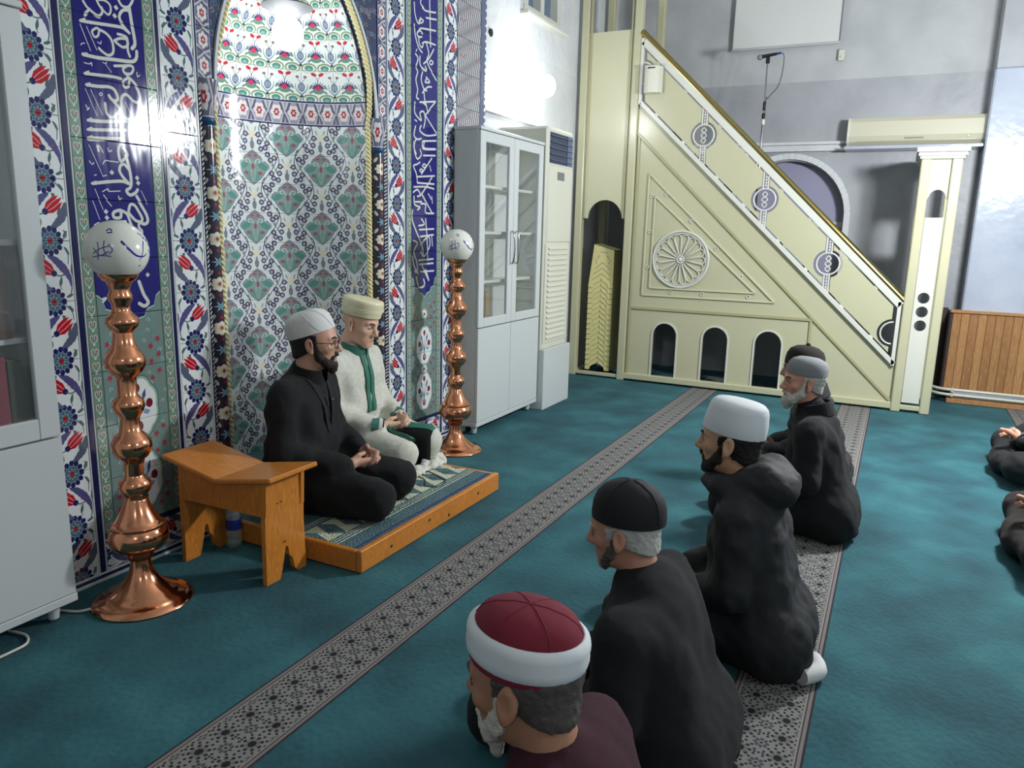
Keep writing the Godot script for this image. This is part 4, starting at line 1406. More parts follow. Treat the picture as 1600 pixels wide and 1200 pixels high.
# curved tile of the niche: profile from top to bottom (radius, y), angle around the niche axis
func niche_tile(prof: PackedVector2Array, da: float, uv: Array, depth := 0.008) -> ArrayMesh:
	var b := MB.new()
	var seg := 5
	var m := prof.size() - 1
	for i in m:
		var d := (prof[i + 1] - prof[i]).normalized()
		var nr := Vector2(d.y, -d.x)
		for k in seg:
			var a0 := -da + 2.0 * da * k / seg; var a1 := -da + 2.0 * da * (k + 1) / seg
			var P := func(p: Vector2, a: float) -> Vector3: return Vector3(p.x * cos(a), p.y, -p.x * sin(a))
			var N := func(a: float) -> Vector3: return Vector3(nr.x * cos(a), nr.y, -nr.x * sin(a))
			var u0 := lerpf(uv[1].x, uv[0].x, float(k) / seg); var u1 := lerpf(uv[1].x, uv[0].x, float(k + 1) / seg)
			var v0 := lerpf(uv[0].y, uv[2].y, float(i) / m); var v1 := lerpf(uv[0].y, uv[2].y, float(i + 1) / m)
			var A: Vector3 = P.call(prof[i], a0); var B: Vector3 = P.call(prof[i], a1); var C: Vector3 = P.call(prof[i + 1], a1); var D: Vector3 = P.call(prof[i + 1], a0)
			b.tri(A, B, C, N.call(a0), N.call(a1), N.call(a1), Vector2(u0, v0), Vector2(u1, v0), Vector2(u1, v1))
			b.tri(A, C, D, N.call(a0), N.call(a1), N.call(a0), Vector2(u0, v0), Vector2(u1, v1), Vector2(u0, v1))
			for e in ([[prof[0], Vector3.UP]] if i == 0 else []) + ([[prof[m], Vector3.DOWN]] if i == m - 1 else []):
				var q: Vector2 = e[0]
				b.quad(P.call(q, a0), P.call(q, a1), P.call(q + Vector2(depth, 0), a1), P.call(q + Vector2(depth, 0), a0), e[1], Vector2(u0, v0), Vector2(u1, v0), Vector2(u1, v0), Vector2(u0, v0))
	for s in [-1.0, 1.0]:
		for i in m:
			var a: float = da * s
			var p := prof[i]; var q := prof[i + 1]
			var A := Vector3(p.x * cos(a), p.y, -p.x * sin(a)); var B := Vector3(q.x * cos(a), q.y, -q.x * sin(a))
			var o := Vector3(cos(a), 0, -sin(a)) * depth
			b.quad(A, B, B + o, A + o, Vector3(-sin(a), 0, -cos(a)) * s, uv[0], uv[3], uv[3], uv[0])
	return b.mesh()

func arch_w(y: float) -> float:
	var h := y - 1.82
	return 0.5 if h <= 0.0 else maxf(sqrt(maxf(0.87 * 0.87 - h * h, 0.0)) - 0.37, 0.0)

func build_mihrab() -> void:
	var t := thing("prayer_niche", "tall tiled prayer niche with blue script panels and flower borders", "niche", Vector3.ZERO)
	var top := 2.77
	# backing that the tiles sit on
	var b := MB.new()
	for s in [-1, 1]:
		b.bb(Vector3(CX + s * 0.614, 0.0, -0.25), Vector3(CX + s * 1.60, top + 0.06, -0.0125))
		# splayed jamb beside the niche
		b.prism(pv([s * 0.505, 0.02, s * 0.618, -0.03, s * 0.618, 0.6, s * 0.505, 0.6]), top, Transform3D(Basis(Vector3(1, 0, 0), Vector3(0, 0, -1), Vector3(0, 1, 0)), Vector3(CX, 0, -0.035)))
	b.bb(Vector3(CX - 0.614, top, -0.25), Vector3(CX + 0.614, top + 0.06, -0.0125))
	var pr := PackedVector2Array([Vector2(0.512, 0.0), Vector2(0.512, 1.82)])
	for k in range(1, 9):
		var h := 0.787 * k / 8.0
		pr.append(Vector2(arch_w(1.82 + h) + 0.012, 1.82 + h))
	pr.reverse()
	b.lathe(pr, 40, xfm(Vector3(CX, 0, -0.05)), PI, TAU)
	part(t, "backing", b.mesh(), M.grout)
	var fl := MB.new()
	fl.bb(Vector3(CX - 0.6, 0, -0.6), Vector3(CX + 0.6, 0.083, 0.0))
	part(t, "niche_floor", fl.mesh(), std(Color(0.30, 0.43, 0.46), 0.95), "dusty teal carpet on the niche floor")
	# vertical bands
	for s in [-1, 1]:
		var X := func(d: float) -> float: return CX + s * d
		# flower borders
		for bd in [[0.622, 0.768], [1.177, 1.315]]:
			for k in 14:
				var y0 := 0.03 + 0.2 * k if k > 0 else 0.03
				var v0 := 0.5 * (k % 2)
				var u := [0.0, 1.0] if s > 0 else [1.0, 0.0]
				var p := part(t, "floral_tile", tile(bd[1] - bd[0], 0.2, uvr(u[0], v0, u[1], v0 + 0.5)), M.floral)
				p.position = Vector3(X.call((bd[0] + bd[1]) * 0.5), y0 + 0.1, 0.0)
		# narrow green scroll bands
		for bd in [[0.795, 0.838], [1.10, 1.143]]:
			for k in 13:
				var p := part(t, "scroll_tile", tile(bd[1] - bd[0], 0.2, uvr(0, 0, 1, 2)), M.scroll)
				p.position = Vector3(X.call((bd[0] + bd[1]) * 0.5), 0.27 + 0.2 * k, 0.0)
		# tall script panel with flower cartouches below
		for k in 12:
			var low := k < 4
			var v0 := (3 - k) / 4.0 if low else (11 - k) / 8.0
			var v1 := v0 + (0.25 if low else 0.125)
			var mt: Material = (M.script_a_low if low else M.script_a) if s < 0 else (M.script_b_low if low else M.script_b)
			var p := part(t, "cartouche_tile" if low else "script_tile", tile(0.262, 0.2, uvr(0, v0, 1, v1)), mt)
			p.position = Vector3(X.call(0.969), 0.27 + 0.2 * k, 0.0)
		# dark and white lines between the bands
		for ln in [[0.614, 0.622, 0], [0.768, 0.775, 0], [0.776, 0.789, 1], [0.790, 0.795, 0], [1.143, 1.149, 0], [1.150, 1.170, 1], [1.171, 1.177, 0], [1.315, 1.322, 1]]:
			var l := MB.new().bb(Vector3(X.call(ln[0]), 0.03, -0.012), Vector3(X.call(ln[1]), top + 0.06, 0.001), 0.0015)
			part(t, "line_tile", l.mesh(), M.navy if ln[2] == 1 else M.white_glaze)
		# outer wave band and scalloped edge
		for k in 14:
			var p := part(t, "wave_tile", tile(0.278, 0.2, uvr(0, 0, 1, 0.72)), M.wave)
			p.position = Vector3(X.call(1.461), 0.13 + 0.2 * k, 0.0)
		var sc := MB.new()
		sc.bb(Vector3(X.call(1.60), 0.03, -0.22), Vector3(X.call(1.648), top + 0.06, 0.004), 0.004)
		for k in 62: sc.lathe(pv([0.0, 0.022, 0.02, 0.022, 0.026, 0.016, 0.026, -0.2, 0.0, -0.2]), 10, xfm(Vector3(X.call(1.650), 0.06 + 0.045 * k, -0.02), PI / 2))
		part(t, "scalloped_edge", sc.mesh(), M.edge_blue, "grey blue scalloped edging")
		# flower band and lines along the foot
		for k in 3:
			var p := part(t, "floral_tile", tile(0.136, 0.118, [Vector2(0, 0.5 * (k % 2)), Vector2(0, 0.5 * (k % 2) + 0.4), Vector2(1, 0.5 * (k % 2) + 0.4), Vector2(1, 0.5 * (k % 2))]), M.floral)
			p.position = Vector3(X.call(0.797 + 0.068 + 0.115 * k if k < 3 else 1.1), 0.091, -0.001 - 0.0007 * k)
		part(t, "line_tile", MB.new().bb(Vector3(X.call(0.795), 0.152, -0.012), Vector3(X.call(1.143), 0.169, 0.0015), 0.001).mesh(), M.navy)
		part(t, "line_tile", MB.new().bb(Vector3(X.call(0.614), 0.012, -0.012), Vector3(X.call(1.60), 0.022, 0.006), 0.001).mesh(), M.navy)
		part(t, "line_tile", MB.new().bb(Vector3(X.call(0.614), 0.0, -0.012), Vector3(X.call(1.60), 0.011, 0.010), 0.001).mesh(), M.white_glaze)
		part(t, "line_tile", MB.new().bb(Vector3(X.call(0.614), 0.023, -0.012), Vector3(X.call(1.60), 0.030, 0.004), 0.001).mesh(), M.white_glaze)
		# colonnette and its strips beside the niche
		part(t, "colonnette", MB.new().lathe(PackedVector2Array([Vector2(0.033, 0.10), Vector2(0.033, 1.68)]), 18, xfm(Vector3(X.call(0.556), 0, -0.028)), 0, TAU, Vector2(2, 5.5)).mesh(), M.column, "dark colonnette painted with cream carnations")
		part(t, "colonnette_base", MB.new().lathe(pv([0.045, 0.083, 0.045, 0.10, 0.036, 0.11, 0.0, 0.11]), 18, xfm(Vector3(X.call(0.556), 0, -0.028))).mesh(), M.blue_cap)
		part(t, "capital", MB.new().lathe(pv([0.034, 1.68, 0.040, 1.685, 0.040, 1.70, 0.034, 1.703]), 18, xfm(Vector3(X.call(0.556), 0, -0.028))).mesh(), M.blue_cap, "turquoise blue ring of the capital")
		part(t, "capital", MB.new().lathe(pv([0.034, 1.70, 0.036, 1.74, 0.05, 1.80, 0.055, 1.85]), 18, xfm(Vector3(X.call(0.556), 0, -0.028)), 0, TAU, Vector2(2, 6)).mesh(), M.star_dark, "patterned flaring capital")
		for k in 9:
			var p := part(t, "chevron_tile", tile(0.024, 0.19, uvr(0, 0, 1, 5)), M.chevron)
			p.position = Vector3(X.call(0.600), 0.19 + 0.19 * k, -0.004)
			p.rotation.y = -s * 0.4
			var q := part(t, "chevron_tile", tile(0.016, 0.19, uvr(0, 0, 1, 5)), M.chevron)
			q.position = Vector3(X.call(0.518), 0.19 + 0.19 * k, -0.036)
			q.rotation.y = -s * 0.4
		# star band and spandrel beside the arch
		for k in 5:
			var p := part(t, "star_tile", tile(0.078, 0.19, [Vector2(0, 1), Vector2(0, 0), Vector2(1, 0), Vector2(1, 1)]), M.star_dark)
			p.position = Vector3(X.call(0.573), 1.945 + 0.19 * k, 0.0)
		var sp := [s * 0.533, 1.85]
		sp.append_array([s * 0.533, top, 0.0, top])
		for k in range(0, 17):
			var y := 2.607 - (2.607 - 1.85) * k / 16.0
			sp.append_array([s * (arch_w(y) + 0.02), y])
		part(t, "spandrel", MB.new().prism(pv(sp), -0.06, Transform3D(Basis(), Vector3(CX, 0, -0.004)), 4.5).mesh(), M.spandrel, "dark arabesque panel beside the arch")
		# twisted ivory rope along the arch
		var path := PackedVector3Array()
		var y := 0.09
		while y < 1.82:
			path.append(Vector3(X.call(0.502), y, -0.040)); y += 0.006
		for k in 150:
			var ph := 1.12 * k / 150.0
			path.append(Vector3(X.call(0.87 * cos(ph) - 0.37 + 0.004), 1.82 + 0.87 * sin(ph), lerpf(-0.040, -0.012, minf(ph * 4.0, 1.0))))
		var rope := MB.new()
		for st in 2:
			var hp := PackedVector3Array()
			var acc := 0.0
			for k in path.size():
				if k > 0: acc += path[k].distance_to(path[k - 1])
				var a := acc / 0.045 * TAU + PI * st
				hp.append(path[k] + Vector3(cos(a) * 0.0075, 0, sin(a) * 0.0075))
			rope.tube(hp, 0.0085, 6)
		part(t, "rope_moulding", rope.mesh(), M.ivory, "ivory twisted rope moulding")
		# flat pale band outside the rope
		var bn := MB.new()
		for k in 30:
			var pa := 1.10 * k / 30.0; var pb := 1.10 * (k + 1) / 30.0
			var A := Vector3(X.call(0.87 * cos(pa) - 0.37 + 0.026), 1.82 + 0.87 * sin(pa), 0.0)
			var B := Vector3(X.call(0.87 * cos(pb) - 0.37 + 0.026), 1.82 + 0.87 * sin(pb), 0.0)
			bn.bar(A, B, 0.012, 0.012, Vector3(0, 0, 1))
		part(t, "arch_band", bn.mesh(), M.white_glaze)
	# curved tiles of the niche, 20 degrees each
	var da := deg_to_rad(10.0) - 0.0016
	var put := func(called: String, mesh: ArrayMesh, m: Material, j: int) -> void:
		var p := part(t, called, mesh, m)
		p.position = Vector3(CX, 0, -0.05)
		p.rotation.y = deg_to_rad(10.0 + 20.0 * j)
	for k in 12:
		var y1 := 1.81 - 0.15 * k
		var y0 := maxf(y1 - 0.15, 0.083)
		for par in 2:
			var v0 := 0.5 * (k % 2)
			var ms := niche_tile(PackedVector2Array([Vector2(0.5, y1 - 0.0008), Vector2(0.5, y0 + 0.0008)]), da, uvr(0.5 * par, v0, 0.5 * par + 0.5, v0 + 0.5 * (y1 - y0) / 0.15))
			for j in range(par, 9, 2): put.call("niche_tile", ms, M.niche, j)
	var sb := niche_tile(PackedVector2Array([Vector2(0.498, 1.929), Vector2(0.498, 1.811)]), da, uvr(0, 0, 1, 1))
	sb = niche_tile(PackedVector2Array([Vector2(arch_w(1.929) - 0.001, 1.929), Vector2(0.4985, 1.811)]), da, uvr(0, 0, 1, 1))
	for j in 9: put.call("star_tile", sb, M.star, j)
	var p0 := asin(0.11 / 0.87)
	for r in 6:
		var pa := p0 + 0.172 * r; var pb := minf(pa + 0.172, 1.12)
		var pts := PackedVector2Array()
		for q in 5:
			var ph := lerpf(pb - 0.001, pa + 0.001, q / 4.0)
			pts.append(Vector2(0.87 * cos(ph) - 0.37, 1.82 + 0.87 * sin(ph)))
		var ms := niche_tile(pts, da, uvr(0, 0, 1, 1))
		for j in 9: put.call("dome_tile", ms, M.dome, j)
# ---------------------------------------------------------------- the pulpit (side view along z)
# transform whose local x runs along z, local y up, local z towards -x (the side we see); origin on the plane x
func side(x: float) -> Transform3D:
	return Transform3D(Basis(Vector3(0, 0, 1), Vector3(0, 1, 0), Vector3(-1, 0, 0)), Vector3(x, 0, 0))

const ORD := ["first", "second", "third", "fourth", "fifth", "sixth", "seventh", "eighth", "ninth", "tenth", "eleventh", "twelfth", "thirteenth", "fourteenth", "fifteenth", "sixteenth", "seventeenth"]

func rail_y(z: float) -> float: return 2.931 - 0.959 * (z - 0.378)
func low_y(z: float) -> float: return 2.372 - 0.944 * (z - 0.384)

func line_bar(b: MB, x: float, z0: float, y0: float, z1: float, y1: float, w: float, t: float, e := 0.002) -> void:
	b.bar(Vector3(x, y0, z0), Vector3(x, y1, z1), w, t, Vector3.RIGHT, e)

func ring(b: MB, c: Vector3, r: float, t: float, seg := 28, a0 := 0.0, a1 := TAU) -> void:
	var pts := PackedVector3Array()
	for k in seg + 1:
		var a := a0 + (a1 - a0) * k / seg
		pts.append(c + Vector3(0, sin(a) * r, cos(a) * r))
	b.tube(pts, t, 6, false)

func build_pulpit() -> void:
	var t := thing("pulpit", "cream painted wooden pulpit with stairs, brass rail and tower", "pulpit", Vector3.ZERO)
	# --- tower
	for x in [6.485, 7.10]:
		for z in [-0.13, 0.34]:
			var p := part(t, "post", MB.new().bb(Vector3(x - 0.035, 0.0, z - 0.033), Vector3(x + 0.035, 4.1, z + 0.033), 0.006).mesh(), M.cream)
			p.set_meta("label", "tall square tower post")
	var pan := [-0.097, 1.426, -0.047, 1.426]
	for k in range(1, 16): pan.append_array([0.113 - 0.16 * cos(PI * k / 16), 1.426 + 0.16 * sin(PI * k / 16)])
	pan.append_array([0.273, 1.426, 0.307, 1.426, 0.307, 2.972, -0.097, 2.972])
	part(t, "tower_panel", MB.new().prism(pv(pan), 0.02, side(6.495)).mesh(), M.cream_light, "plain cream tower panel ending in an arch")
	for z in [-0.075, 0.285]:
		part(t, "stile", MB.new().bb(Vector3(6.462, 1.43, z - 0.008), Vector3(6.476, 4.0, z + 0.008), 0.003).mesh(), M.cream_edge)
	part(t, "bottom_rail", MB.new().bb(Vector3(6.46, 0.015, -0.1), Vector3(6.50, 0.045, 0.31), 0.004).mesh(), M.cream)
	part(t, "bottom_rail", MB.new().bb(Vector3(6.52, 0.015, -0.15), Vector3(7.08, 0.045, -0.11), 0.004).mesh(), M.cream)
	# --- side panel with three arched openings
	var sp := [0.372, 0.07]
	for a in [0.72, 1.158, 1.592]:
		sp.append_array([a - 0.105, 0.07, a - 0.105, 0.432])
		for k in range(1, 14): sp.append_array([a - 0.105 * cos(PI * k / 14), 0.432 + 0.108 * sin(PI * k / 14)])
		sp.append_array([a + 0.105, 0.432, a + 0.105, 0.07])
	sp.append_array([2.55, 0.07, 2.55, low_y(2.55) + 0.02, 0.372, low_y(0.372) + 0.02])
	part(t, "side_panel", MB.new().prism(pv(sp), 0.022, side(6.503)).mesh(), M.cream, "large cream side panel with arched openings")
	for a in [0.72, 1.158, 1.592]:
		var b := MB.new()
		var q := [Vector3(6.478, 0.07, a - 0.112), Vector3(6.478, 0.432, a - 0.112)]
		for k in range(1, 16): q.append(Vector3(6.478, 0.432 + 0.115 * sin(PI * k / 16), a - 0.112 * cos(PI * k / 16)))
		q.append_array([Vector3(6.478, 0.432, a + 0.112), Vector3(6.478, 0.07, a + 0.112)])
		for i in q.size() - 1: b.bar(q[i], q[i + 1], 0.014, 0.012, Vector3.RIGHT)
		part(t, "arch_trim", b.mesh(), M.white_paint, "pale trim around an arched opening")
	part(t, "base_rail", MB.new().bb(Vector3(6.452, 0.016, 0.37), Vector3(6.51, 0.07, 2.56), 0.006).mesh(), M.cream)
	var mo := MB.new()
	line_bar(mo, 6.474, 0.382, 2.134, 2.546, 0.068, 0.022, 0.014)
	part(t, "moulding", mo.mesh(), M.cream_edge, "sloping moulding below the stair edge")
	mo = MB.new()
	line_bar(mo, 6.474, 0.39, 0.66, 1.90, 0.66, 0.024, 0.014)
	part(t, "moulding", mo.mesh(), M.cream_edge)
	mo = MB.new()
	line_bar(mo, 6.474, 1.905, 0.66, 1.905, 0.07, 0.02, 0.012)
	part(t, "moulding", mo.mesh(), M.cream_edge)
	mo = MB.new()
	line_bar(mo, 6.474, 0.395, 2.10, 0.395, 0.07, 0.02, 0.012)
	part(t, "moulding", mo.mesh(), M.cream_edge)
	# triangular frame with small rings
	var tri := MB.new()
	for e in [[0.503, 1.807, 0.497, 0.777], [0.497, 0.777, 1.613, 0.779], [1.613, 0.779, 0.503, 1.807], [0.566, 1.62, 0.560, 0.842], [0.560, 0.842, 1.455, 0.845], [1.455, 0.845, 0.566, 1.62]]:
		line_bar(tri, 6.474, e[0], e[1], e[2], e[3], 0.014, 0.014)
	part(t, "triangle_frame", tri.mesh(), M.cream_light, "pale double triangular frame")
	for r in [[0.533, 1.62], [0.530, 1.32], [0.527, 1.02], [0.66, 1.632], [0.885, 1.415], [1.11, 1.195], [1.33, 0.975], [1.02, 0.811], [1.40, 0.813], [0.75, 0.810]]:
		var b := MB.new()
		ring(b, Vector3(6.476, r[1], r[0]), 0.013, 0.0045, 12)
		part(t, "small_ring", b.mesh(), M.white_paint)
	# rosette
	var rc := Vector3(6.472, 1.095, 0.817)
	var rb := MB.new()
	ring(rb, rc, 0.236, 0.011, 48)
	ring(rb, rc, 0.218, 0.006, 48)
	ring(rb, rc, 0.030, 0.008, 20)
	rb.ball(rc, Vector3(0.012, 0.022, 0.022), 12)
	var ro := part(t, "rosette", rb.mesh(), M.white_paint, "round pale carved rosette")
	for k in 18:
		var a := TAU * k / 18
		var h := TAU / 36 * 0.86
		var pts := []
		pts.append(Vector3(0, sin(a - h) * 0.040, cos(a - h) * 0.040))
		pts.append(Vector3(0, sin(a - h) * 0.175, cos(a - h) * 0.175))
		for j in range(0, 7):
			var f := PI * j / 6
			var rr := 0.180 + 0.028 * sin(f)
			var aa := a - h * cos(f)
			pts.append(Vector3(0, sin(aa) * rr, cos(aa) * rr))
		pts.append(Vector3(0, sin(a + h) * 0.175, cos(a + h) * 0.175))
		pts.append(Vector3(0, sin(a + h) * 0.040, cos(a + h) * 0.040))
		var q := PackedVector3Array()
		for p in pts: q.append(rc + p)
		part(ro, "petal", MB.new().tube(q, 0.005, 5, false).mesh(), M.white_paint)
	# --- balustrade
	var fx := 6.462
	var fr := MB.new()
	line_bar(fr, fx, 0.395, rail_y(0.395) - 0.05, 2.53, rail_y(2.53) - 0.05, 0.055, 0.03)
	part(t, "balustrade_frame", fr.mesh(), M.white_paint)
	fr = MB.new()
	line_bar(fr, fx, 0.395, low_y(0.395) + 0.022, 2.53, low_y(2.53) + 0.022, 0.034, 0.03)
	part(t, "balustrade_frame", fr.mesh(), M.white_paint)
	for z in [0.388, 2.522]:
		fr = MB.new()
		line_bar(fr, fx, z, low_y(z), z, rail_y(z) - 0.03, 0.026, 0.03)
		part(t, "balustrade_frame", fr.mesh(), M.white_paint)
	var med := [Vector2(0.405, 2.615), Vector2(0.943, 2.101), Vector2(1.467, 1.594), Vector2(1.987, 1.108), Vector2(2.495, 0.604)]
	for i in 4:
		var za: float = med[i].x + (0.030 if i > 0 else 0.024); var zb: float = med[i + 1].x - (0.030 if i < 3 else 0.014)
		var poly := PackedVector2Array([Vector2(za, low_y(za) + 0.062), Vector2(zb, low_y(zb) + 0.062), Vector2(zb, rail_y(zb) - 0.105), Vector2(za, rail_y(za) - 0.105)])
		for c in [med[i], med[i + 1]]:
			var cp := PackedVector2Array()
			for k in 28: cp.append(c + Vector2(cos(TAU * k / 28), sin(TAU * k / 28)) * 0.108)
			var res := Geometry2D.clip_polygons(poly, cp)
			if res.size() > 0:
				var best: PackedVector2Array = res[0]
				for r in res:
					if r.size() > best.size(): best = r
				poly = best
		part(t, "infill_panel", MB.new().prism(poly, 0.014, side(6.470)).mesh(), M.cream, "cream infill panel of the balustrade")
		var tabs := MB.new()
		for f in [0.22, 0.72]:
			var z: float = lerpf(za, zb, f)
			for yy in [rail_y(z) - 0.092, low_y(z) + 0.05]:
				line_bar(tabs, 6.463, z - 0.012, yy + 0.011, z + 0.012, yy - 0.011, 0.05, 0.012, 0.0)
		part(t, "panel_tab", tabs.mesh(), M.white_paint)
	for i in 5:
		var c: Vector2 = med[i]
		var a0 := 0.0; var a1 := TAU
		if i == 0: a0 = -PI / 2; a1 = PI / 2
		if i == 4: a0 = PI / 2; a1 = PI * 1.5
		var b := MB.new()
		var o := Vector3(fx - 0.004, c.y, c.x)
		ring(b, o, 0.084, 0.007, 28, a0, a1)
		if i > 0 and i < 4:
			for dz in [-0.019, 0.019]:
				var yb := low_y(c.x + dz) + 0.03; var yt := rail_y(c.x + dz) - 0.07
				line_bar(b, fx, c.x + dz, yb, c.x + dz, c.y - 0.082, 0.010, 0.014, 0.0)
				line_bar(b, fx, c.x + dz, c.y + 0.082, c.x + dz, yt, 0.010, 0.014, 0.0)
		var md := part(t, "medallion", b.mesh(), M.white_paint, "pale ring between two panels")
		if i > 0 and i < 4:
			var kn := MB.new()
			for s in [-1, 1]:
				var pts := PackedVector3Array()
				for k in 33:
					var f := -1.0 + 2.0 * k / 32
					pts.append(o + Vector3(0, f * 0.062, s * sin(f * PI * 1.5 + PI / 2) * 0.022 * (1.0 - f * f * 0.4)))
				kn.tube(pts, 0.0045, 6)
			part(md, "knot", kn.mesh(), M.white_paint)
			var bd := MB.new()
			var y := low_y(c.x) + 0.045
			while y < rail_y(c.x) - 0.085:
				if absf(y - c.y) > 0.088: bd.ball(Vector3(fx, y, c.x), Vector3(0.007, 0.011, 0.008), 8)
				y += 0.022
			part(md, "bead_baluster", bd.mesh(), M.white_paint)
	part(t, "handrail", MB.new().tube(PackedVector3Array([Vector3(6.475, rail_y(0.37) + 0.0, 0.37), Vector3(6.475, rail_y(2.55), 2.55)]), 0.03, 14).mesh(), M.brass, "brass handrail")
	# --- foot gate: paired posts with a white pierced board
	for x in [6.475, 7.10]:
		for z in [2.578, 2.777]:
			part(t, "gate_post", MB.new().bb(Vector3(x - 0.034, 0, z - 0.033), Vector3(x + 0.034, 1.89, z + 0.033), 0.008).mesh(), M.cream)
	for s in [-1.0, 1.0]:
		var hp := [2.6755, 0.075, 2.6755 + s * 0.0605, 0.075, 2.6755 + s * 0.0605, 1.47, 2.6755, 1.47]
		for y in [0.881, 0.777, 0.673]:
			for k in 13: hp.append_array([2.6755 + s * 0.041 * sin(PI * k / 12), y + 0.041 * cos(PI * k / 12)])
		part(t, "pierced_board", MB.new().prism(pv(hp), 0.014, side(6.482)).mesh(), M.white_paint, "white board pierced with three round holes")
	var gt := [2.611, 1.60]
	for k in range(1, 12): gt.append_array([2.6755 - 0.058 * cos(PI * k / 12), 1.60 + 0.07 * sin(PI * k / 12)])
	gt.append_array([2.740, 1.60, 2.745, 1.60, 2.745, 1.89, 2.606, 1.89, 2.606, 1.60])
	part(t, "gate_head", MB.new().prism(pv(gt), 0.02, side(6.49)).mesh(), M.cream_light, "small arched head of the gate")
	part(t, "gate_rail", MB.new().bb(Vector3(6.45, 0.02, 2.60), Vector3(6.50, 0.055, 2.75), 0.004).mesh(), M.cream)
	var cp2 := MB.new()
	for e in [[1.885, 1.905, 0.012], [1.905, 1.93, 0.024], [1.932, 1.965, 0.036]]: cp2.bb(Vector3(6.44 - e[2], e[0], 2.545 - e[2]), Vector3(7.135 + e[2], e[1], 2.81 + e[2]), 0.004)
	part(t, "gate_capital", cp2.mesh(), M.white_paint, "stepped pale capital")
	# --- stairs and far side
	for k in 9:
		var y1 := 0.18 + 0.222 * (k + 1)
		part(t, "step", MB.new().bb(Vector3(6.51, 0.0 if k < 2 else y1 - 0.30, 2.5 - 0.236 * (k + 1)), Vector3(7.09, y1, 2.5 - 0.236 * k), 0.004).mesh(), M.step, "brown step coloured dark to put shade behind the balustrade gaps")
	part(t, "far_panel", MB.new().prism(pv([0.372, 0.6, 2.0, 0.6, 2.55, 0.07, 2.55, low_y(2.55) - 0.05, 0.372, low_y(0.372) - 0.05]), 0.02, side(7.12)).mesh(), M.cream)
	# --- loudspeaker on the balustrade
	var sk := thing("loudspeaker", "small white loudspeaker fixed high on the pulpit balustrade", "loudspeaker", Vector3(6.39, 2.445, 0.50))
	var so := PackedVector2Array()
	for k in 13: so.append(Vector2(0.055, 0) + Vector2(-cos(PI / 2 - PI * k / 12) * 0.085, sin(PI / 2 - PI * k / 12) * 0.078))
	part(sk, "body", MB.new().prism(so, 0.205, Transform3D(Basis(Vector3(1, 0, 0), Vector3(0, 0, 1), Vector3(0, 1, 0)), Vector3.ZERO)).mesh(), M.ac, "rounded white cabinet")
	part(sk, "cap_plate", MB.new().bb(Vector3(-0.02, 0.2, -0.06), Vector3(0.055, 0.212, 0.06), 0.004).mesh(), M.white_paint)
	part(sk, "badge", MB.new().bb(Vector3(-0.033, 0.185, -0.03), Vector3(-0.024, 0.195, 0.03), 0.002).mesh(), M.dark)
	part(sk, "bracket", MB.new().bb(Vector3(0.05, 0.08, -0.03), Vector3(0.075, 0.12, 0.03), 0.003).mesh(), M.grey)
	# --- stack of nested plastic reading stands in the foot of the tower
	var proto: Node3D = null
	var n := 17
	for k in n:
		var st: Node3D
		if proto == null:
			st = thing("reading_stand", "", "stand")
			proto = st
			stand_parts(st)
		else:
			st = proto.duplicate()
			st.name = numbered("reading_stand", self)
			add_child(st, true)
		st.position = Vector3(6.535, 0.052 + 0.0475 * k, 0.085)
		st.set_meta("group", "cream reading stands stacked in the pulpit tower")
		st.set_meta("label", "cream plastic reading stand, %s from the bottom of the pulpit stack" % ORD[k])
		if k == 0: st.set_meta("label", "cream plastic reading stand at the bottom of the stack, its pointed notch showing")
		if k == n - 1: st.set_meta("label", "topmost cream plastic reading stand of the stack, its carved front showing")

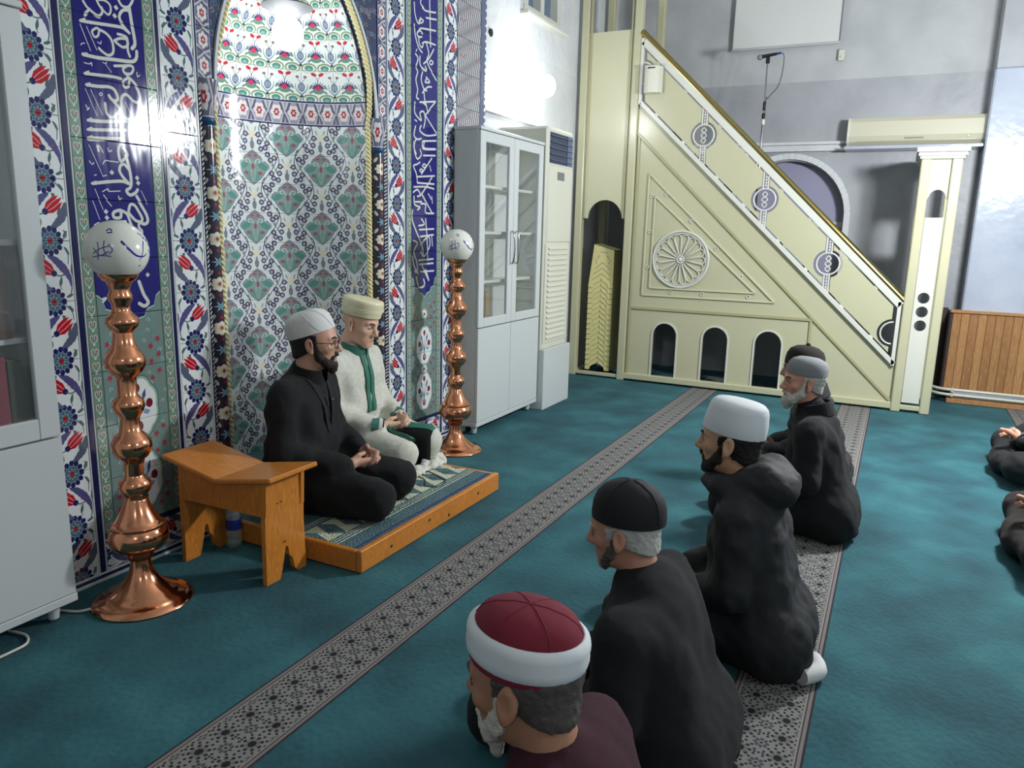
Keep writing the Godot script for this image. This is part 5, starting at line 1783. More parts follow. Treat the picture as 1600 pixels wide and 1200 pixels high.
# hollow stand open below: trapezoid front with a pointed notch, slanted top
func stand_parts(st: Node3D) -> void:
	var hb := 0.118; var ht := 0.098; var H := 0.34
	var fr := [-hb, 0.0, -0.075, 0.0, -0.066, 0.03, -0.035, 0.05, -0.012, 0.06, 0.0, 0.085, 0.012, 0.06, 0.035, 0.05, 0.066, 0.03, 0.075, 0.0, hb, 0.0, ht, H, -ht, H + 0.05]
	var lean := Transform3D(Basis(Vector3(0, 0, 1), Vector3(0.17, 1, 0).normalized(), Vector3(-1, 0.17, 0).normalized()), Vector3.ZERO)
	part(st, "front_board", MB.new().prism(pv(fr), 0.006, lean).mesh(), M.stack)
	# raised pointed ribs following the notch
	var rb := MB.new()
	for e in [[0.11, 0.085], [0.16, 0.08], [0.21, 0.07]]:
		var y: float = e[0]; var w: float = e[1]
		var q := PackedVector3Array()
		for p in [Vector2(-w, y - 0.04), Vector2(-w * 0.5, y - 0.012), Vector2(0, y + 0.02), Vector2(w * 0.5, y - 0.012), Vector2(w, y - 0.04)]: q.append(lean * Vector3(p.x, p.y, 0.007))
		rb.tube(q, 0.003, 5)
	for s in [-1, 1]:
		for p in [[0.05, 0.27], [0.065, 0.25], [0.06, 0.225], [0.04, 0.285]]: rb.ball(lean * Vector3(s * p[0], p[1], 0.006), Vector3(0.004, 0.008, 0.006), 8)
	rb.bar(lean * Vector3(-0.03, 0.325, 0.006), lean * Vector3(0.03, 0.318, 0.006), 0.006, 0.006)
	part(st, "carving", rb.mesh(), M.cream_edge)
	for s in [-1, 1]:
		var sd := MB.new()
		var z0: float = hb * s; var z1: float = ht * s
		sd.quad(Vector3(0, 0, z0), Vector3(0.30, 0, z0), Vector3(0.27, H, z1), Vector3(0.058, H + (0.05 if s < 0 else 0.0), z1), Vector3(0, 0.05, s).normalized())
		sd.quad(Vector3(0, 0, z0 - s * 0.005), Vector3(0.30, 0, z0 - s * 0.005), Vector3(0.27, H, z1 - s * 0.005), Vector3(0.058, H, z1 - s * 0.005), Vector3(0, -0.05, -s).normalized())
		part(st, "side_board", sd.mesh(), M.stack)
	var tp := MB.new()
	tp.quad(Vector3(0.058, H, ht), Vector3(0.058, H + 0.05, -ht), Vector3(0.27, H + 0.05, -ht), Vector3(0.27, H, ht), Vector3(0, 1, 0.25).normalized())
	tp.quad(Vector3(0.058, H - 0.006, ht), Vector3(0.058, H + 0.044, -ht), Vector3(0.27, H + 0.044, -ht), Vector3(0.27, H - 0.006, ht), Vector3(0, -1, -0.25).normalized())
	part(st, "top_board", tp.mesh(), M.stack)
# ---------------------------------------------------------------- cabinets, lamps, bench, platform
func bookcase(label: String, x0: float, x1: float, zf: float, split: float, glass_low: float, shelves: Array) -> Node3D:
	var w := x1 - x0
	var zb := 0.014
	var t := thing("display_cabinet", label, "cabinet", Vector3(x0, 0, 0), 0.0, "white glass fronted cabinets")
	var H := 1.885
	var d := zf - 0.02
	part(t, "side_panel", MB.new().bb(Vector3(0, 0.09, zb), Vector3(0.018, H, d), 0.002).mesh(), M.cabinet)
	part(t, "side_panel", MB.new().bb(Vector3(w - 0.018, 0.09, zb), Vector3(w, H, d), 0.002).mesh(), M.cabinet)
	part(t, "top_panel", MB.new().bb(Vector3(-0.004, H, zb), Vector3(w + 0.004, H + 0.02, zf + 0.004), 0.003).mesh(), M.cabinet)
	part(t, "bottom_panel", MB.new().bb(Vector3(-0.002, 0.062, zb), Vector3(w + 0.002, 0.09, zf), 0.003).mesh(), M.cabinet)
	part(t, "back_panel", MB.new().bb(Vector3(0.018, 0.09, zb), Vector3(w - 0.018, H, zb + 0.006)).mesh(), M.cabinet_in)
	part(t, "shelf", MB.new().bb(Vector3(0.018, split - 0.02, zb), Vector3(w - 0.018, split + 0.012, d - 0.005)).mesh(), M.cabinet_in)
	for y in shelves: part(t, "shelf", MB.new().bb(Vector3(0.018, y - 0.018, zb), Vector3(w - 0.018, y, d - 0.03), 0.001).mesh(), M.cabinet_in)
	for s in 2:
		var a := 0.002 if s == 0 else w * 0.5 + 0.002
		var e := w * 0.5 - 0.002 if s == 0 else w - 0.002
		var lo := MB.new().bb(Vector3(a, 0.093, d), Vector3(e, split - 0.003, zf), 0.002)
		part(t, "lower_door", lo.mesh(), M.cabinet)
		var fr := MB.new()
		var st := 0.066
		fr.bb(Vector3(a, split + 0.003, d), Vector3(a + st, H - 0.003, zf), 0.003)
		fr.bb(Vector3(e - st, split + 0.003, d), Vector3(e, H - 0.003, zf), 0.003)
		fr.bb(Vector3(a + st, split + 0.003, d), Vector3(e - st, glass_low, zf), 0.003)
		fr.bb(Vector3(a + st, H - 0.066, d), Vector3(e - st, H - 0.003, zf), 0.003)
		var dr := part(t, "glass_door", fr.mesh(), M.cabinet)
		part(dr, "pane", MB.new().bb(Vector3(a + st - 0.004, glass_low - 0.004, d + 0.006), Vector3(e - st + 0.004, H - 0.062, d + 0.010)).mesh(), M.pane)
		var hx := e - 0.030 if s == 0 else a + 0.030
		part(dr, "handle", MB.new().tube(curve3([Vector3(hx, 1.09, zf), Vector3(hx, 1.10, zf + 0.022), Vector3(hx, 1.19, zf + 0.032), Vector3(hx, 1.285, zf + 0.022), Vector3(hx, 1.295, zf)]), 0.006, 8).mesh(), M.chrome, "chrome bow handle")
	for x in [0.055, w - 0.055]:
		for z in [zb + 0.05, zf - 0.05]:
			var lg := part(t, "leg", MB.new().lathe(pv([0.0, 0.012, 0.016, 0.012, 0.024, 0.062, 0.0, 0.062]), 16, xfm(Vector3(x, 0, z))).mesh(), M.cabinet)
			part(lg, "foot", MB.new().lathe(pv([0.0, 0.0, 0.016, 0.0, 0.0175, 0.012, 0.0, 0.012]), 16, xfm(Vector3(x, 0, z))).mesh(), M.chrome, "chrome foot")
	return t

func book(label: String, at: Vector3, size: Vector3, m: Material, group: String, turn := 0.0) -> void:
	# upright book: spine towards +z
	var t := thing("book", label, "book", at, turn, group)
	var b := MB.new()
	for s in [-1, 1]: b.bb(Vector3(s * size.x * 0.5, 0, -size.z), Vector3(s * (size.x * 0.5 - 0.003), size.y, 0), 0.001)
	b.bb(Vector3(-size.x * 0.5, 0, -0.003), Vector3(size.x * 0.5, size.y, 0.0), 0.001)
	part(t, "cover", b.mesh(), m)
	part(t, "page_block", MB.new().bb(Vector3(-size.x * 0.5 + 0.003, 0.004, -size.z + 0.005), Vector3(size.x * 0.5 - 0.003, size.y - 0.004, -0.003)).mesh(), M.paper)

func floor_lamp(label: String, at: Vector3, turn: float) -> void:
	var t := thing("floor_lamp", label, "lamp", at, turn, "copper floor lamps beside the niche")
	part(t, "base", MB.new().lathe(pv([0.0, 0.0, 0.158, 0.0, 0.164, 0.006, 0.160, 0.012, 0.138, 0.024, 0.120, 0.028, 0.112, 0.036, 0.098, 0.044, 0.076, 0.060, 0.056, 0.082, 0.042, 0.108, 0.034, 0.135, 0.032, 0.158]), 48).mesh(), M.copper, "wide flaring copper foot")
	part(t, "collar", MB.new().lathe(pv([0.032, 0.158, 0.040, 0.160, 0.044, 0.170, 0.042, 0.184, 0.050, 0.190]), 40).mesh(), M.copper_dark)
	part(t, "lower_body", MB.new().lathe(pv([0.050, 0.190, 0.078, 0.200, 0.094, 0.220, 0.098, 0.240, 0.094, 0.262, 0.084, 0.276, 0.086, 0.278, 0.086, 0.284, 0.080, 0.285, 0.070, 0.300, 0.056, 0.324, 0.044, 0.352, 0.038, 0.372]), 48).mesh(), M.copper)
	var pr := [0.038, 0.372, 0.034, 0.380, 0.040, 0.392, 0.050, 0.406, 0.053, 0.420, 0.050, 0.436, 0.038, 0.450, 0.031, 0.458, 0.031, 0.462, 0.030, 0.500]
	part(t, "stem", MB.new().lathe(pv(pr), 40).mesh(), M.copper)
	part(t, "stem", MB.new().lathe(pv([0.030, 0.500, 0.034, 0.512, 0.050, 0.524, 0.062, 0.546, 0.064, 0.560, 0.062, 0.578, 0.050, 0.596, 0.036, 0.610, 0.031, 0.640, 0.030, 0.656]), 40).mesh(), M.copper)
	part(t, "stem", MB.new().lathe(pv([0.030, 0.656, 0.034, 0.664, 0.046, 0.682, 0.051, 0.700, 0.047, 0.718, 0.034, 0.732, 0.030, 0.738, 0.030, 0.790]), 40).mesh(), M.copper)
	part(t, "stem", MB.new().lathe(pv([0.030, 0.790, 0.034, 0.800, 0.052, 0.814, 0.063, 0.836, 0.064, 0.852, 0.060, 0.868, 0.046, 0.888, 0.036, 0.904, 0.032, 0.930, 0.030, 0.945]), 40).mesh(), M.copper)
	part(t, "stem", MB.new().lathe(pv([0.030, 0.945, 0.036, 0.952, 0.049, 0.966, 0.052, 0.980, 0.047, 0.994, 0.034, 1.006, 0.028, 1.016, 0.028, 1.036, 0.036, 1.050, 0.037, 1.066, 0.030, 1.080, 0.034, 1.096, 0.040, 1.108]), 40).mesh(), M.copper)
	part(t, "cup", MB.new().lathe(pv([0.040, 1.108, 0.048, 1.112, 0.060, 1.128, 0.061, 1.134, 0.0, 1.134]), 40).mesh(), M.copper, "copper cup under the globe")
	var pg := PackedVector2Array()
	for i in 25:
		var a := -PI / 2 + PI * i / 24
		pg.append(Vector2(maxf(cos(a), 0.0), sin(a)))
	part(t, "globe", MB.new().lathe(pg, 40, Transform3D(Basis.from_scale(Vector3(0.096, 0.094, 0.096)), Vector3(0, 1.208, 0)), 0, TAU, Vector2(-1, -1.0 / PI)).mesh(), M.globe, "white opal globe with blue brush script")

func build_furniture() -> void:
	# the two cabinets
	bookcase("white glass fronted cabinet at the left edge of the picture", 0.53, 1.430, 0.18, 0.626, 0.695, [1.238, 0.945])
	var k := 0
	for b in [[1.318, 0.945, 0.036, 0.245, M.book_brown, "dark brown book"], [1.277, 0.945, 0.040, 0.25, M.book_red, "thick dark red book"], [1.238, 0.945, 0.034, 0.235, M.book_brown, "brown book, second from the left"], [1.200, 0.945, 0.038, 0.24, M.book_red, "dark red book furthest left"]]:
		book(b[5] + " on the middle shelf of the left cabinet", Vector3(b[0], b[1], 0.135), Vector3(b[2], b[3], 0.11), b[4], "books in the left cabinet")
	for b in [[1.330, 0.638, 0.044, 0.24, M.book_green, "dark green book"], [1.286, 0.638, 0.040, 0.255, M.book_rose, "rose red book"], [1.242, 0.638, 0.042, 0.25, M.book_rose, "thick rose red book furthest left"]]:
		book(b[5] + " on the lowest shelf of the left cabinet", Vector3(b[0], b[1], 0.14), Vector3(b[2], b[3], 0.115), b[4], "books in the left cabinet")
	bookcase("white glass fronted cabinet between the copper lamp and the air conditioner", 4.078, 4.975, 0.198, 0.697, 0.757, [1.575, 1.292, 0.985])
	# what stands behind its glass
	for b in [[4.20, 0.709, 0.045, 0.22, M.tan, "tan book at the left"], [4.25, 0.709, 0.04, 0.21, M.book_brown, "brown book in the middle"], [4.30, 0.709, 0.05, 0.2, M.tan, "tan book at the right"]]:
		book(b[5] + " on the lowest glazed shelf of the right cabinet", Vector3(b[0], b[1], 0.14), Vector3(b[2], b[3], 0.115), b[4], "books in the right cabinet")
	for b in [[4.20, 0.24, "grey folder at the left"], [4.245, 0.23, "grey folder at the right"]]:
		book(b[2] + " of the right cabinet's second glazed shelf", Vector3(b[0], 0.985, 0.14), Vector3(0.04, b[1], 0.115), M.grey, "folders in the right cabinet")
	var or_ := thing("ornament", "grey metal arched ornament behind the right cabinet's glass", "ornament", Vector3(4.27, 1.292, 0.09))
	part(or_, "foot", MB.new().lathe(pv([0.0, 0.0, 0.05, 0.0, 0.045, 0.02, 0.0, 0.02]), 20).mesh(), M.grey)
	part(or_, "dome", MB.new().lathe(pv([0.042, 0.02, 0.042, 0.15, 0.034, 0.19, 0.016, 0.215, 0.006, 0.24, 0.0, 0.25]), 20).mesh(), M.steel)
	# floor standing air conditioner on its base
	var ac := thing("air_conditioner", "tall white floor standing air conditioner beside the cabinet", "air conditioner", Vector3(4.995, 0, 0))
	part(ac, "body", MB.new().bb(Vector3(0, 0.44, -0.19), Vector3(0.462, 2.022, 0.218), 0.018).mesh(), M.ac)
	part(ac, "base_box", MB.new().bb(Vector3(-0.012, 0.0, -0.19), Vector3(0.475, 0.452, 0.246), 0.004).mesh(), M.cabinet, "white base box")
	part(ac, "front_panel", MB.new().bb(Vector3(0.018, 1.225, 0.21), Vector3(0.444, 1.765, 0.226), 0.008).mesh(), M.ac)
	part(ac, "outlet", MB.new().bb(Vector3(0.030, 1.775, 0.20), Vector3(0.432, 1.985, 0.2195)).mesh(), M.ac_slot, "dark blue air outlet")
	for j in 5:
		part(ac, "outlet_slat", MB.new().box(xfm(Vector3(0.231, 1.800 + 0.041 * j, 0.222), 0.5), Vector3(0.396, 0.004, 0.024), 0.001).mesh(), M.ac_slat)
	part(ac, "outlet_edge", MB.new().bb(Vector3(0.34, 1.775, 0.218), Vector3(0.432, 1.985, 0.2225)).mesh(), M.ac_slat)
	part(ac, "display", MB.new().bb(Vector3(0.16, 1.665, 0.224), Vector3(0.285, 1.722, 0.228), 0.001).mesh(), M.grey, "small grey display")
	part(ac, "lower_panel", MB.new().bb(Vector3(0.012, 0.49, 0.208), Vector3(0.450, 1.215, 0.222), 0.005).mesh(), M.ac)
	for j in 18:
		part(ac, "grille_slat", MB.new().box(xfm(Vector3(0.222, 0.535 + 0.0382 * j, 0.226), -0.55), Vector3(0.34, 0.024, 0.004), 0.001).mesh(), M.ac)
	# copper lamps
	floor_lamp("tall turned copper floor lamp with white globe, nearest the left cabinet", Vector3(1.615, 0, 0.255), 1.65)
	floor_lamp("tall turned copper floor lamp with white globe, between niche and right cabinet", Vector3(3.77, 0, 0.225), 1.5)
	# low platform and its rug
	var pf := thing("platform", "low pine platform in front of the tiled niche", "platform", Vector3.ZERO)
	part(pf, "front_board", MB.new().bb(Vector3(2.145, 0.004, 0.765), Vector3(3.262, 0.094, 0.792), 0.004).mesh(), M.pine, "varnished pine front board with knots")
	part(pf, "side_board", MB.new().bb(Vector3(2.145, 0.004, 0.012), Vector3(2.170, 0.090, 0.764), 0.004).mesh(), M.pine)
	part(pf, "side_board", MB.new().bb(Vector3(3.237, 0.004, 0.012), Vector3(3.262, 0.090, 0.764), 0.004).mesh(), M.pine)
	part(pf, "deck", MB.new().bb(Vector3(2.170, 0.05, 0.012), Vector3(3.237, 0.078, 0.765)).mesh(), M.pine)
	for q in [[2.34, 0.045], [2.62, 0.06], [2.78, 0.03], [3.05, 0.05]]:
		part(pf, "knot", MB.new().ball(Vector3(q[0], q[1], 0.7905), Vector3(0.012, 0.009, 0.0025), 12).mesh(), M.dark_wood)
	var rg := MB.new()
	rg.bb(Vector3(2.160, 0.0785, 0.012), Vector3(3.250, 0.089, 0.752), 0.003)
	rg.quad(Vector3(2.163, 0.0896, 0.015), Vector3(3.247, 0.0896, 0.015), Vector3(3.247, 0.0896, 0.749), Vector3(2.163, 0.0896, 0.749), Vector3.UP, Vector2(0, 0), Vector2(1, 0), Vector2(1, 1), Vector2(0, 1))
	one("rug", rg.mesh(), M.rug, "dusty teal rug with cream hooked border on the platform", "rug")
	# pine reading bench with a valley shaped top
	var st := thing("reading_bench", "small pine bench with a valley shaped top beside the platform", "bench", Vector3.ZERO)
	for x in [1.905, 2.085]:
		part(st, "apron", MB.new().prism(pv([0.118, 0.255, 0.556, 0.262, 0.562, 0.398, 0.34, 0.362, 0.108, 0.402]), 0.018, side(x + 0.018)).mesh(), M.pine)
	for z in [0.112, 0.534]:
		var lg := [1.900, 0.0, 1.968, 0.0, 1.980, 0.035, 1.990, 0.075, 2.000, 0.118, 2.012, 0.118, 2.020, 0.078, 2.036, 0.06, 2.044, 0.02, 2.060, 0.0, 2.108, 0.0, 2.100, 0.2, 2.108, 0.40, 1.904, 0.40]
		part(st, "leg_board", MB.new().prism(pv(lg), 0.02, xfm(Vector3(0, 0, z))).mesh(), M.pine, "end board cut into two feet")
	for e in [[0.060, 0.424, 0.345, 0.372], [0.338, 0.372, 0.612, 0.420]]:
		var m2 := MB.new()
		m2.bar(Vector3(1.998, e[1], e[0]), Vector3(1.998, e[3], e[2]), 0.25, 0.018, Vector3.UP, 0.004)
		part(st, "top_board", m2.mesh(), M.pine)
	for q in [[1.965, 0.30], [1.985, 0.301], [1.99, 0.14], [2.0, 0.141]]:
		part(st, "knot", MB.new().ball(Vector3(q[0], q[1], 0.5535), Vector3(0.005, 0.004, 0.0015), 10).mesh(), M.dark_wood)

func build_small() -> void:
	# bottle behind the bench
	var t := thing("water_bottle", "small clear plastic water bottle with blue label behind the pine bench", "bottle", Vector3(2.108, 0, 0.170))
	part(t, "body", MB.new().lathe(pv([0.0, 0.0, 0.027, 0.0, 0.030, 0.006, 0.030, 0.03, 0.028, 0.034, 0.030, 0.038, 0.030, 0.12, 0.026, 0.145, 0.013, 0.168, 0.0125, 0.185]), 24).mesh(), M.pet)
	part(t, "label_band", MB.new().lathe(PackedVector2Array([Vector2(0.0306, 0.075), Vector2(0.0306, 0.118)]), 24).mesh(), M.print_blue, "blue paper label")
	part(t, "cap", MB.new().lathe(pv([0.0135, 0.178, 0.0145, 0.18, 0.0145, 0.195, 0.0, 0.195]), 20).mesh(), M.white_paint)
	# microphone on the pulpit stairs
	var ms := thing("microphone_stand", "slim steel microphone stand on the pulpit stairs", "stand", Vector3(6.80, 1.291, 1.345))
	part(ms, "base", MB.new().lathe(pv([0.0, 0.0, 0.11, 0.0, 0.11, 0.012, 0.03, 0.03, 0.0, 0.03]), 28).mesh(), M.dark)
	part(ms, "lower_tube", MB.new().tube(PackedVector3Array([Vector3(0, 0.03, 0), Vector3(0, 0.98, 0)]), 0.010, 10).mesh(), M.chrome)
	part(ms, "clutch", MB.new().lathe(pv([0.010, 0.92, 0.015, 0.925, 0.015, 0.96, 0.010, 0.965]), 12).mesh(), M.white_paint)
	part(ms, "clutch", MB.new().lathe(pv([0.010, 0.97, 0.014, 0.975, 0.014, 1.01, 0.008, 1.015]), 12).mesh(), M.dark)
	part(ms, "upper_tube", MB.new().tube(PackedVector3Array([Vector3(0, 1.01, 0), Vector3(0, 1.41, -0.005)]), 0.006, 8).mesh(), M.steel)
	part(ms, "clip", MB.new().lathe(pv([0.006, 1.035, 0.012, 1.04, 0.012, 1.10, 0.006, 1.105]), 10).mesh(), M.dark)
	part(ms, "clip", MB.new().bb(Vector3(-0.012, 1.40, -0.018), Vector3(0.012, 1.45, 0.012), 0.004).mesh(), M.dark)
	var mc := thing("microphone", "dark handheld microphone clipped to the stand above the pulpit stairs", "microphone", Vector3(6.80, 2.752, 1.34))
	part(mc, "handle", MB.new().tube(PackedVector3Array([Vector3(0, -0.006, -0.05), Vector3(0, 0.010, 0.07)]), PackedFloat32Array([0.015, 0.011]), 12).mesh(), M.dark)
	part(mc, "grille", MB.new().ball(Vector3(0, -0.009, -0.062), Vector3(0.022, 0.022, 0.024), 14).mesh(), M.grey)
	part(mc, "plug", MB.new().tube(PackedVector3Array([Vector3(0, 0.010, 0.07), Vector3(0, 0.014, 0.10)]), 0.009, 10).mesh(), M.print_blue)
	part(mc, "cable", MB.new().tube(curve3([Vector3(0, 0.014, 0.10), Vector3(0, -0.01, 0.125), Vector3(0, -0.12, 0.125), Vector3(0, -0.24, 0.10), Vector3(0, -0.33, 0.03), Vector3(0.0, -0.42, 0.012), Vector3(-0.01, -1.4, 0.012)]), 0.003, 6).mesh(), M.dark)
	# split air conditioner and its shelf on the side wall
	var sa := thing("wall_air_conditioner", "cream wall mounted air conditioner beside the glossy pier", "air conditioner", Vector3(7.448, 2.078, 2.475))
	var pf := PackedVector2Array([Vector2(0, 0), Vector2(-0.12, 0.0), Vector2(-0.165, 0.03), Vector2(-0.185, 0.075), Vector2(-0.178, 0.19), Vector2(-0.15, 0.222), Vector2(0, 0.228)])
	part(sa, "body", MB.new().prism(pf, 0.99, xfm(Vector3(0, 0, -0.495))).mesh(), M.ac_old)
	for s in [-1, 1]: part(sa, "end_cap", MB.new().prism(pf, 0.018, Transform3D(Basis.from_scale(Vector3(1.03, 1.02, 1)), Vector3(0, -0.002, -0.509 if s < 0 else 0.491))).mesh(), M.ac)
	part(sa, "louvre", MB.new().bb(Vector3(-0.172, 0.030, -0.44), Vector3(-0.160, 0.036, 0.44)).mesh(), M.cream_edge)
	part(sa, "badge", MB.new().bb(Vector3(-0.185, 0.048, -0.07), Vector3(-0.176, 0.058, 0.07)).mesh(), M.grey)
	part(sa, "indicator", MB.new().bb(Vector3(-0.187, 0.05, 0.38), Vector3(-0.178, 0.064, 0.395)).mesh(), M.cream_edge)
	one("wall_shelf", MB.new().bb(Vector3(7.22, 2.045, 1.955), Vector3(7.449, 2.070, 2.972), 0.003).mesh(), M.pillar_paint, "grey shelf board under the wall mounted air conditioner", "shelf")
	# projection screen and sensor
	var ps := thing("projection_screen", "white projection screen high on the grey side wall", "screen", Vector3(7.40, 2.935, 0.925))
	part(ps, "sheet", MB.new().bb(Vector3(0.0, 0.022, 0.0), Vector3(0.006, 1.1, 0.885)).mesh(), M.board)
	part(ps, "lower_bar", MB.new().bb(Vector3(-0.008, 0.0, -0.012), Vector3(0.014, 0.022, 0.897), 0.004).mesh(), M.grey_wall)
	part(ps, "edge_bar", MB.new().bb(Vector3(-0.003, 0.022, 0.885), Vector3(0.010, 1.1, 0.897), 0.003).mesh(), M.grey)
	part(ps, "edge_bar", MB.new().bb(Vector3(-0.003, 0.022, -0.012), Vector3(0.010, 1.1, 0.0), 0.003).mesh(), M.grey)
	var sw := thing("wall_sensor", "tiny white sensor box on the wall under the screen corner", "sensor", Vector3(7.43, 2.80, 1.842))
	part(sw, "case", MB.new().bb(Vector3(-0.02, 0, -0.025), Vector3(0.0195, 0.09, 0.025), 0.006).mesh(), M.ac)
	part(sw, "lens", MB.new().ball(Vector3(-0.02, 0.03, 0), Vector3(0.008, 0.012, 0.012), 10).mesh(), M.white_paint)
	one("cable_grommet", MB.new().lathe(pv([0.0, 0.0, 0.028, 0.0, 0.026, 0.008, 0.0, 0.010]), 20, xfm(Vector3(4.892, 2.632, -0.1995), PI / 2)).mesh(), M.dark, "round black grommet on the wall beside the scalloped tile edge", "grommet")
	# heating pipes along the pier
	for e in [[0.113, "upper white heating pipe along the foot of the wood panelling"], [0.071, "lower white heating pipe along the foot of the wood panelling"]]:
		var p := thing("heating_pipe", e[1], "pipe", Vector3(7.055, e[0], 2.86), 0.0, "heating pipes under the panelling")
		part(p, "tube", MB.new().tube(curve3([Vector3(0.33, 0.0, -0.06), Vector3(0.12, 0.0, -0.03), Vector3(0.03, 0, 0.02), Vector3(0.0, 0, 0.10), Vector3(0.0, 0, 0.3), Vector3(0.0, 0, 2.3)], 5), 0.0125, 10).mesh(), M.pipe)
		part(p, "clip", MB.new().bb(Vector3(-0.016, -0.016, 0.115), Vector3(0.03, 0.016, 0.135), 0.003).mesh(), M.pipe)
	# cables
	one("lamp_cable", MB.new().tube(curve3([Vector3(1.47, 0.012, 0.18), Vector3(1.445, 0.006, 0.15), Vector3(1.425, 0.005, 0.10), Vector3(1.41, 0.006, 0.06), Vector3(1.36, 0.006, 0.0)]), 0.0045, 8).mesh(), M.white_paint, "thin white cable running from the copper lamp under the left cabinet", "cable")
	one("loose_cable", MB.new().tube(curve3([Vector3(1.26, 0.006, 0.08), Vector3(1.27, 0.006, 0.15), Vector3(1.245, 0.006, 0.20), Vector3(1.20, 0.006, 0.21), Vector3(1.12, 0.006, 0.21)]), 0.0045, 8).mesh(), M.white_paint, "thin white cable looping out from under the left cabinet", "cable")
	one("microphone_wire", MB.new().tube(curve3([Vector3(2.93, 0.092, 0.42), Vector3(3.0, 0.092, 0.47), Vector3(2.98, 0.092, 0.53), Vector3(2.91, 0.092, 0.58), Vector3(2.93, 0.092, 0.64), Vector3(3.02, 0.092, 0.62), Vector3(3.08, 0.092, 0.52), Vector3(3.12, 0.092, 0.44), Vector3(3.2, 0.092, 0.40)]), 0.002, 6).mesh(), M.dark, "thin black wire lying on the teal rug", "wire")
# ---------------------------------------------------------------- people
# All are built facing +z, sitting on their heels (or cross legged), origin on the floor below the hips.
var head_net := []
var hands_net := []
var cloth_noise: FastNoiseLite

func make_head() -> void:
	var f := Field.new(Vector3(-0.106, -0.20, -0.130), Vector3(0.106, 0.138, 0.130), 0.0042)
	f.cap(Vector3(0, -0.05, -0.018), Vector3(0, -0.195, -0.045), 0.053, 0.060, 0.02)
	f.ell(Vector3(0, 0.032, -0.014), Vector3(0.075, 0.088, 0.096), 0.02)
	f.ell(Vector3(0, -0.025, 0.028), Vector3(0.061, 0.080, 0.058), 0.03)
	f.ell(Vector3(0, -0.074, 0.030), Vector3(0.049, 0.036, 0.054), 0.025)
	f.cap(Vector3(-0.012, -0.098, 0.070), Vector3(0.012, -0.098, 0.070), 0.016, 0.016, 0.02)
	for s in [-1.0, 1.0]:
		f.ell(Vector3(s * 0.044, -0.022, 0.054), Vector3(0.020, 0.016, 0.018), 0.02)
		f.cap(Vector3(s * 0.012, 0.020, 0.081), Vector3(s * 0.042, 0.021, 0.066), 0.010, 0.008, 0.012)
		f.ell(Vector3(s * 0.031, 0.003, 0.083), Vector3(0.016, 0.011, 0.012), 0.010, true)
		f.ell(Vector3(s * 0.031, 0.001, 0.068), Vector3(0.0145, 0.011, 0.0125), 0.004)
		# ear
		f.ell(Vector3(s * 0.081, -0.008, -0.012), Vector3(0.008, 0.033, 0.019), 0.006, false, Basis.from_euler(Vector3(-0.2, s * 0.35, 0)))
		f.cap(Vector3(s * 0.081, -0.038, -0.002), Vector3(s * 0.080, -0.030, -0.004), 0.009, 0.009, 0.006)
		f.ell(Vector3(s * 0.090, -0.006, -0.008), Vector3(0.006, 0.019, 0.010), 0.004, true, Basis.from_euler(Vector3(-0.2, s * 0.35, 0)))
	f.cap(Vector3(0, 0.012, 0.081), Vector3(0, -0.028, 0.103), 0.0085, 0.0125, 0.010)
	for s in [-1.0, 1.0]: f.cap(Vector3(s * 0.011, -0.034, 0.093), Vector3(s * 0.010, -0.034, 0.088), 0.0085, 0.0085, 0.007)
	f.cap(Vector3(-0.019, -0.059, 0.079), Vector3(0.019, -0.059, 0.079), 0.0055, 0.0055, 0.006)
	f.cap(Vector3(0, -0.058, 0.086), Vector3(0, -0.0585, 0.086), 0.006, 0.006, 0.008)
	f.cap(Vector3(-0.015, -0.070, 0.081), Vector3(0.015, -0.070, 0.081), 0.0065, 0.0065, 0.006)
	f.cap(Vector3(-0.024, -0.0645, 0.094), Vector3(0.024, -0.0645, 0.094), 0.0022, 0.0022, 0.004, true)
	head_net = f.net()

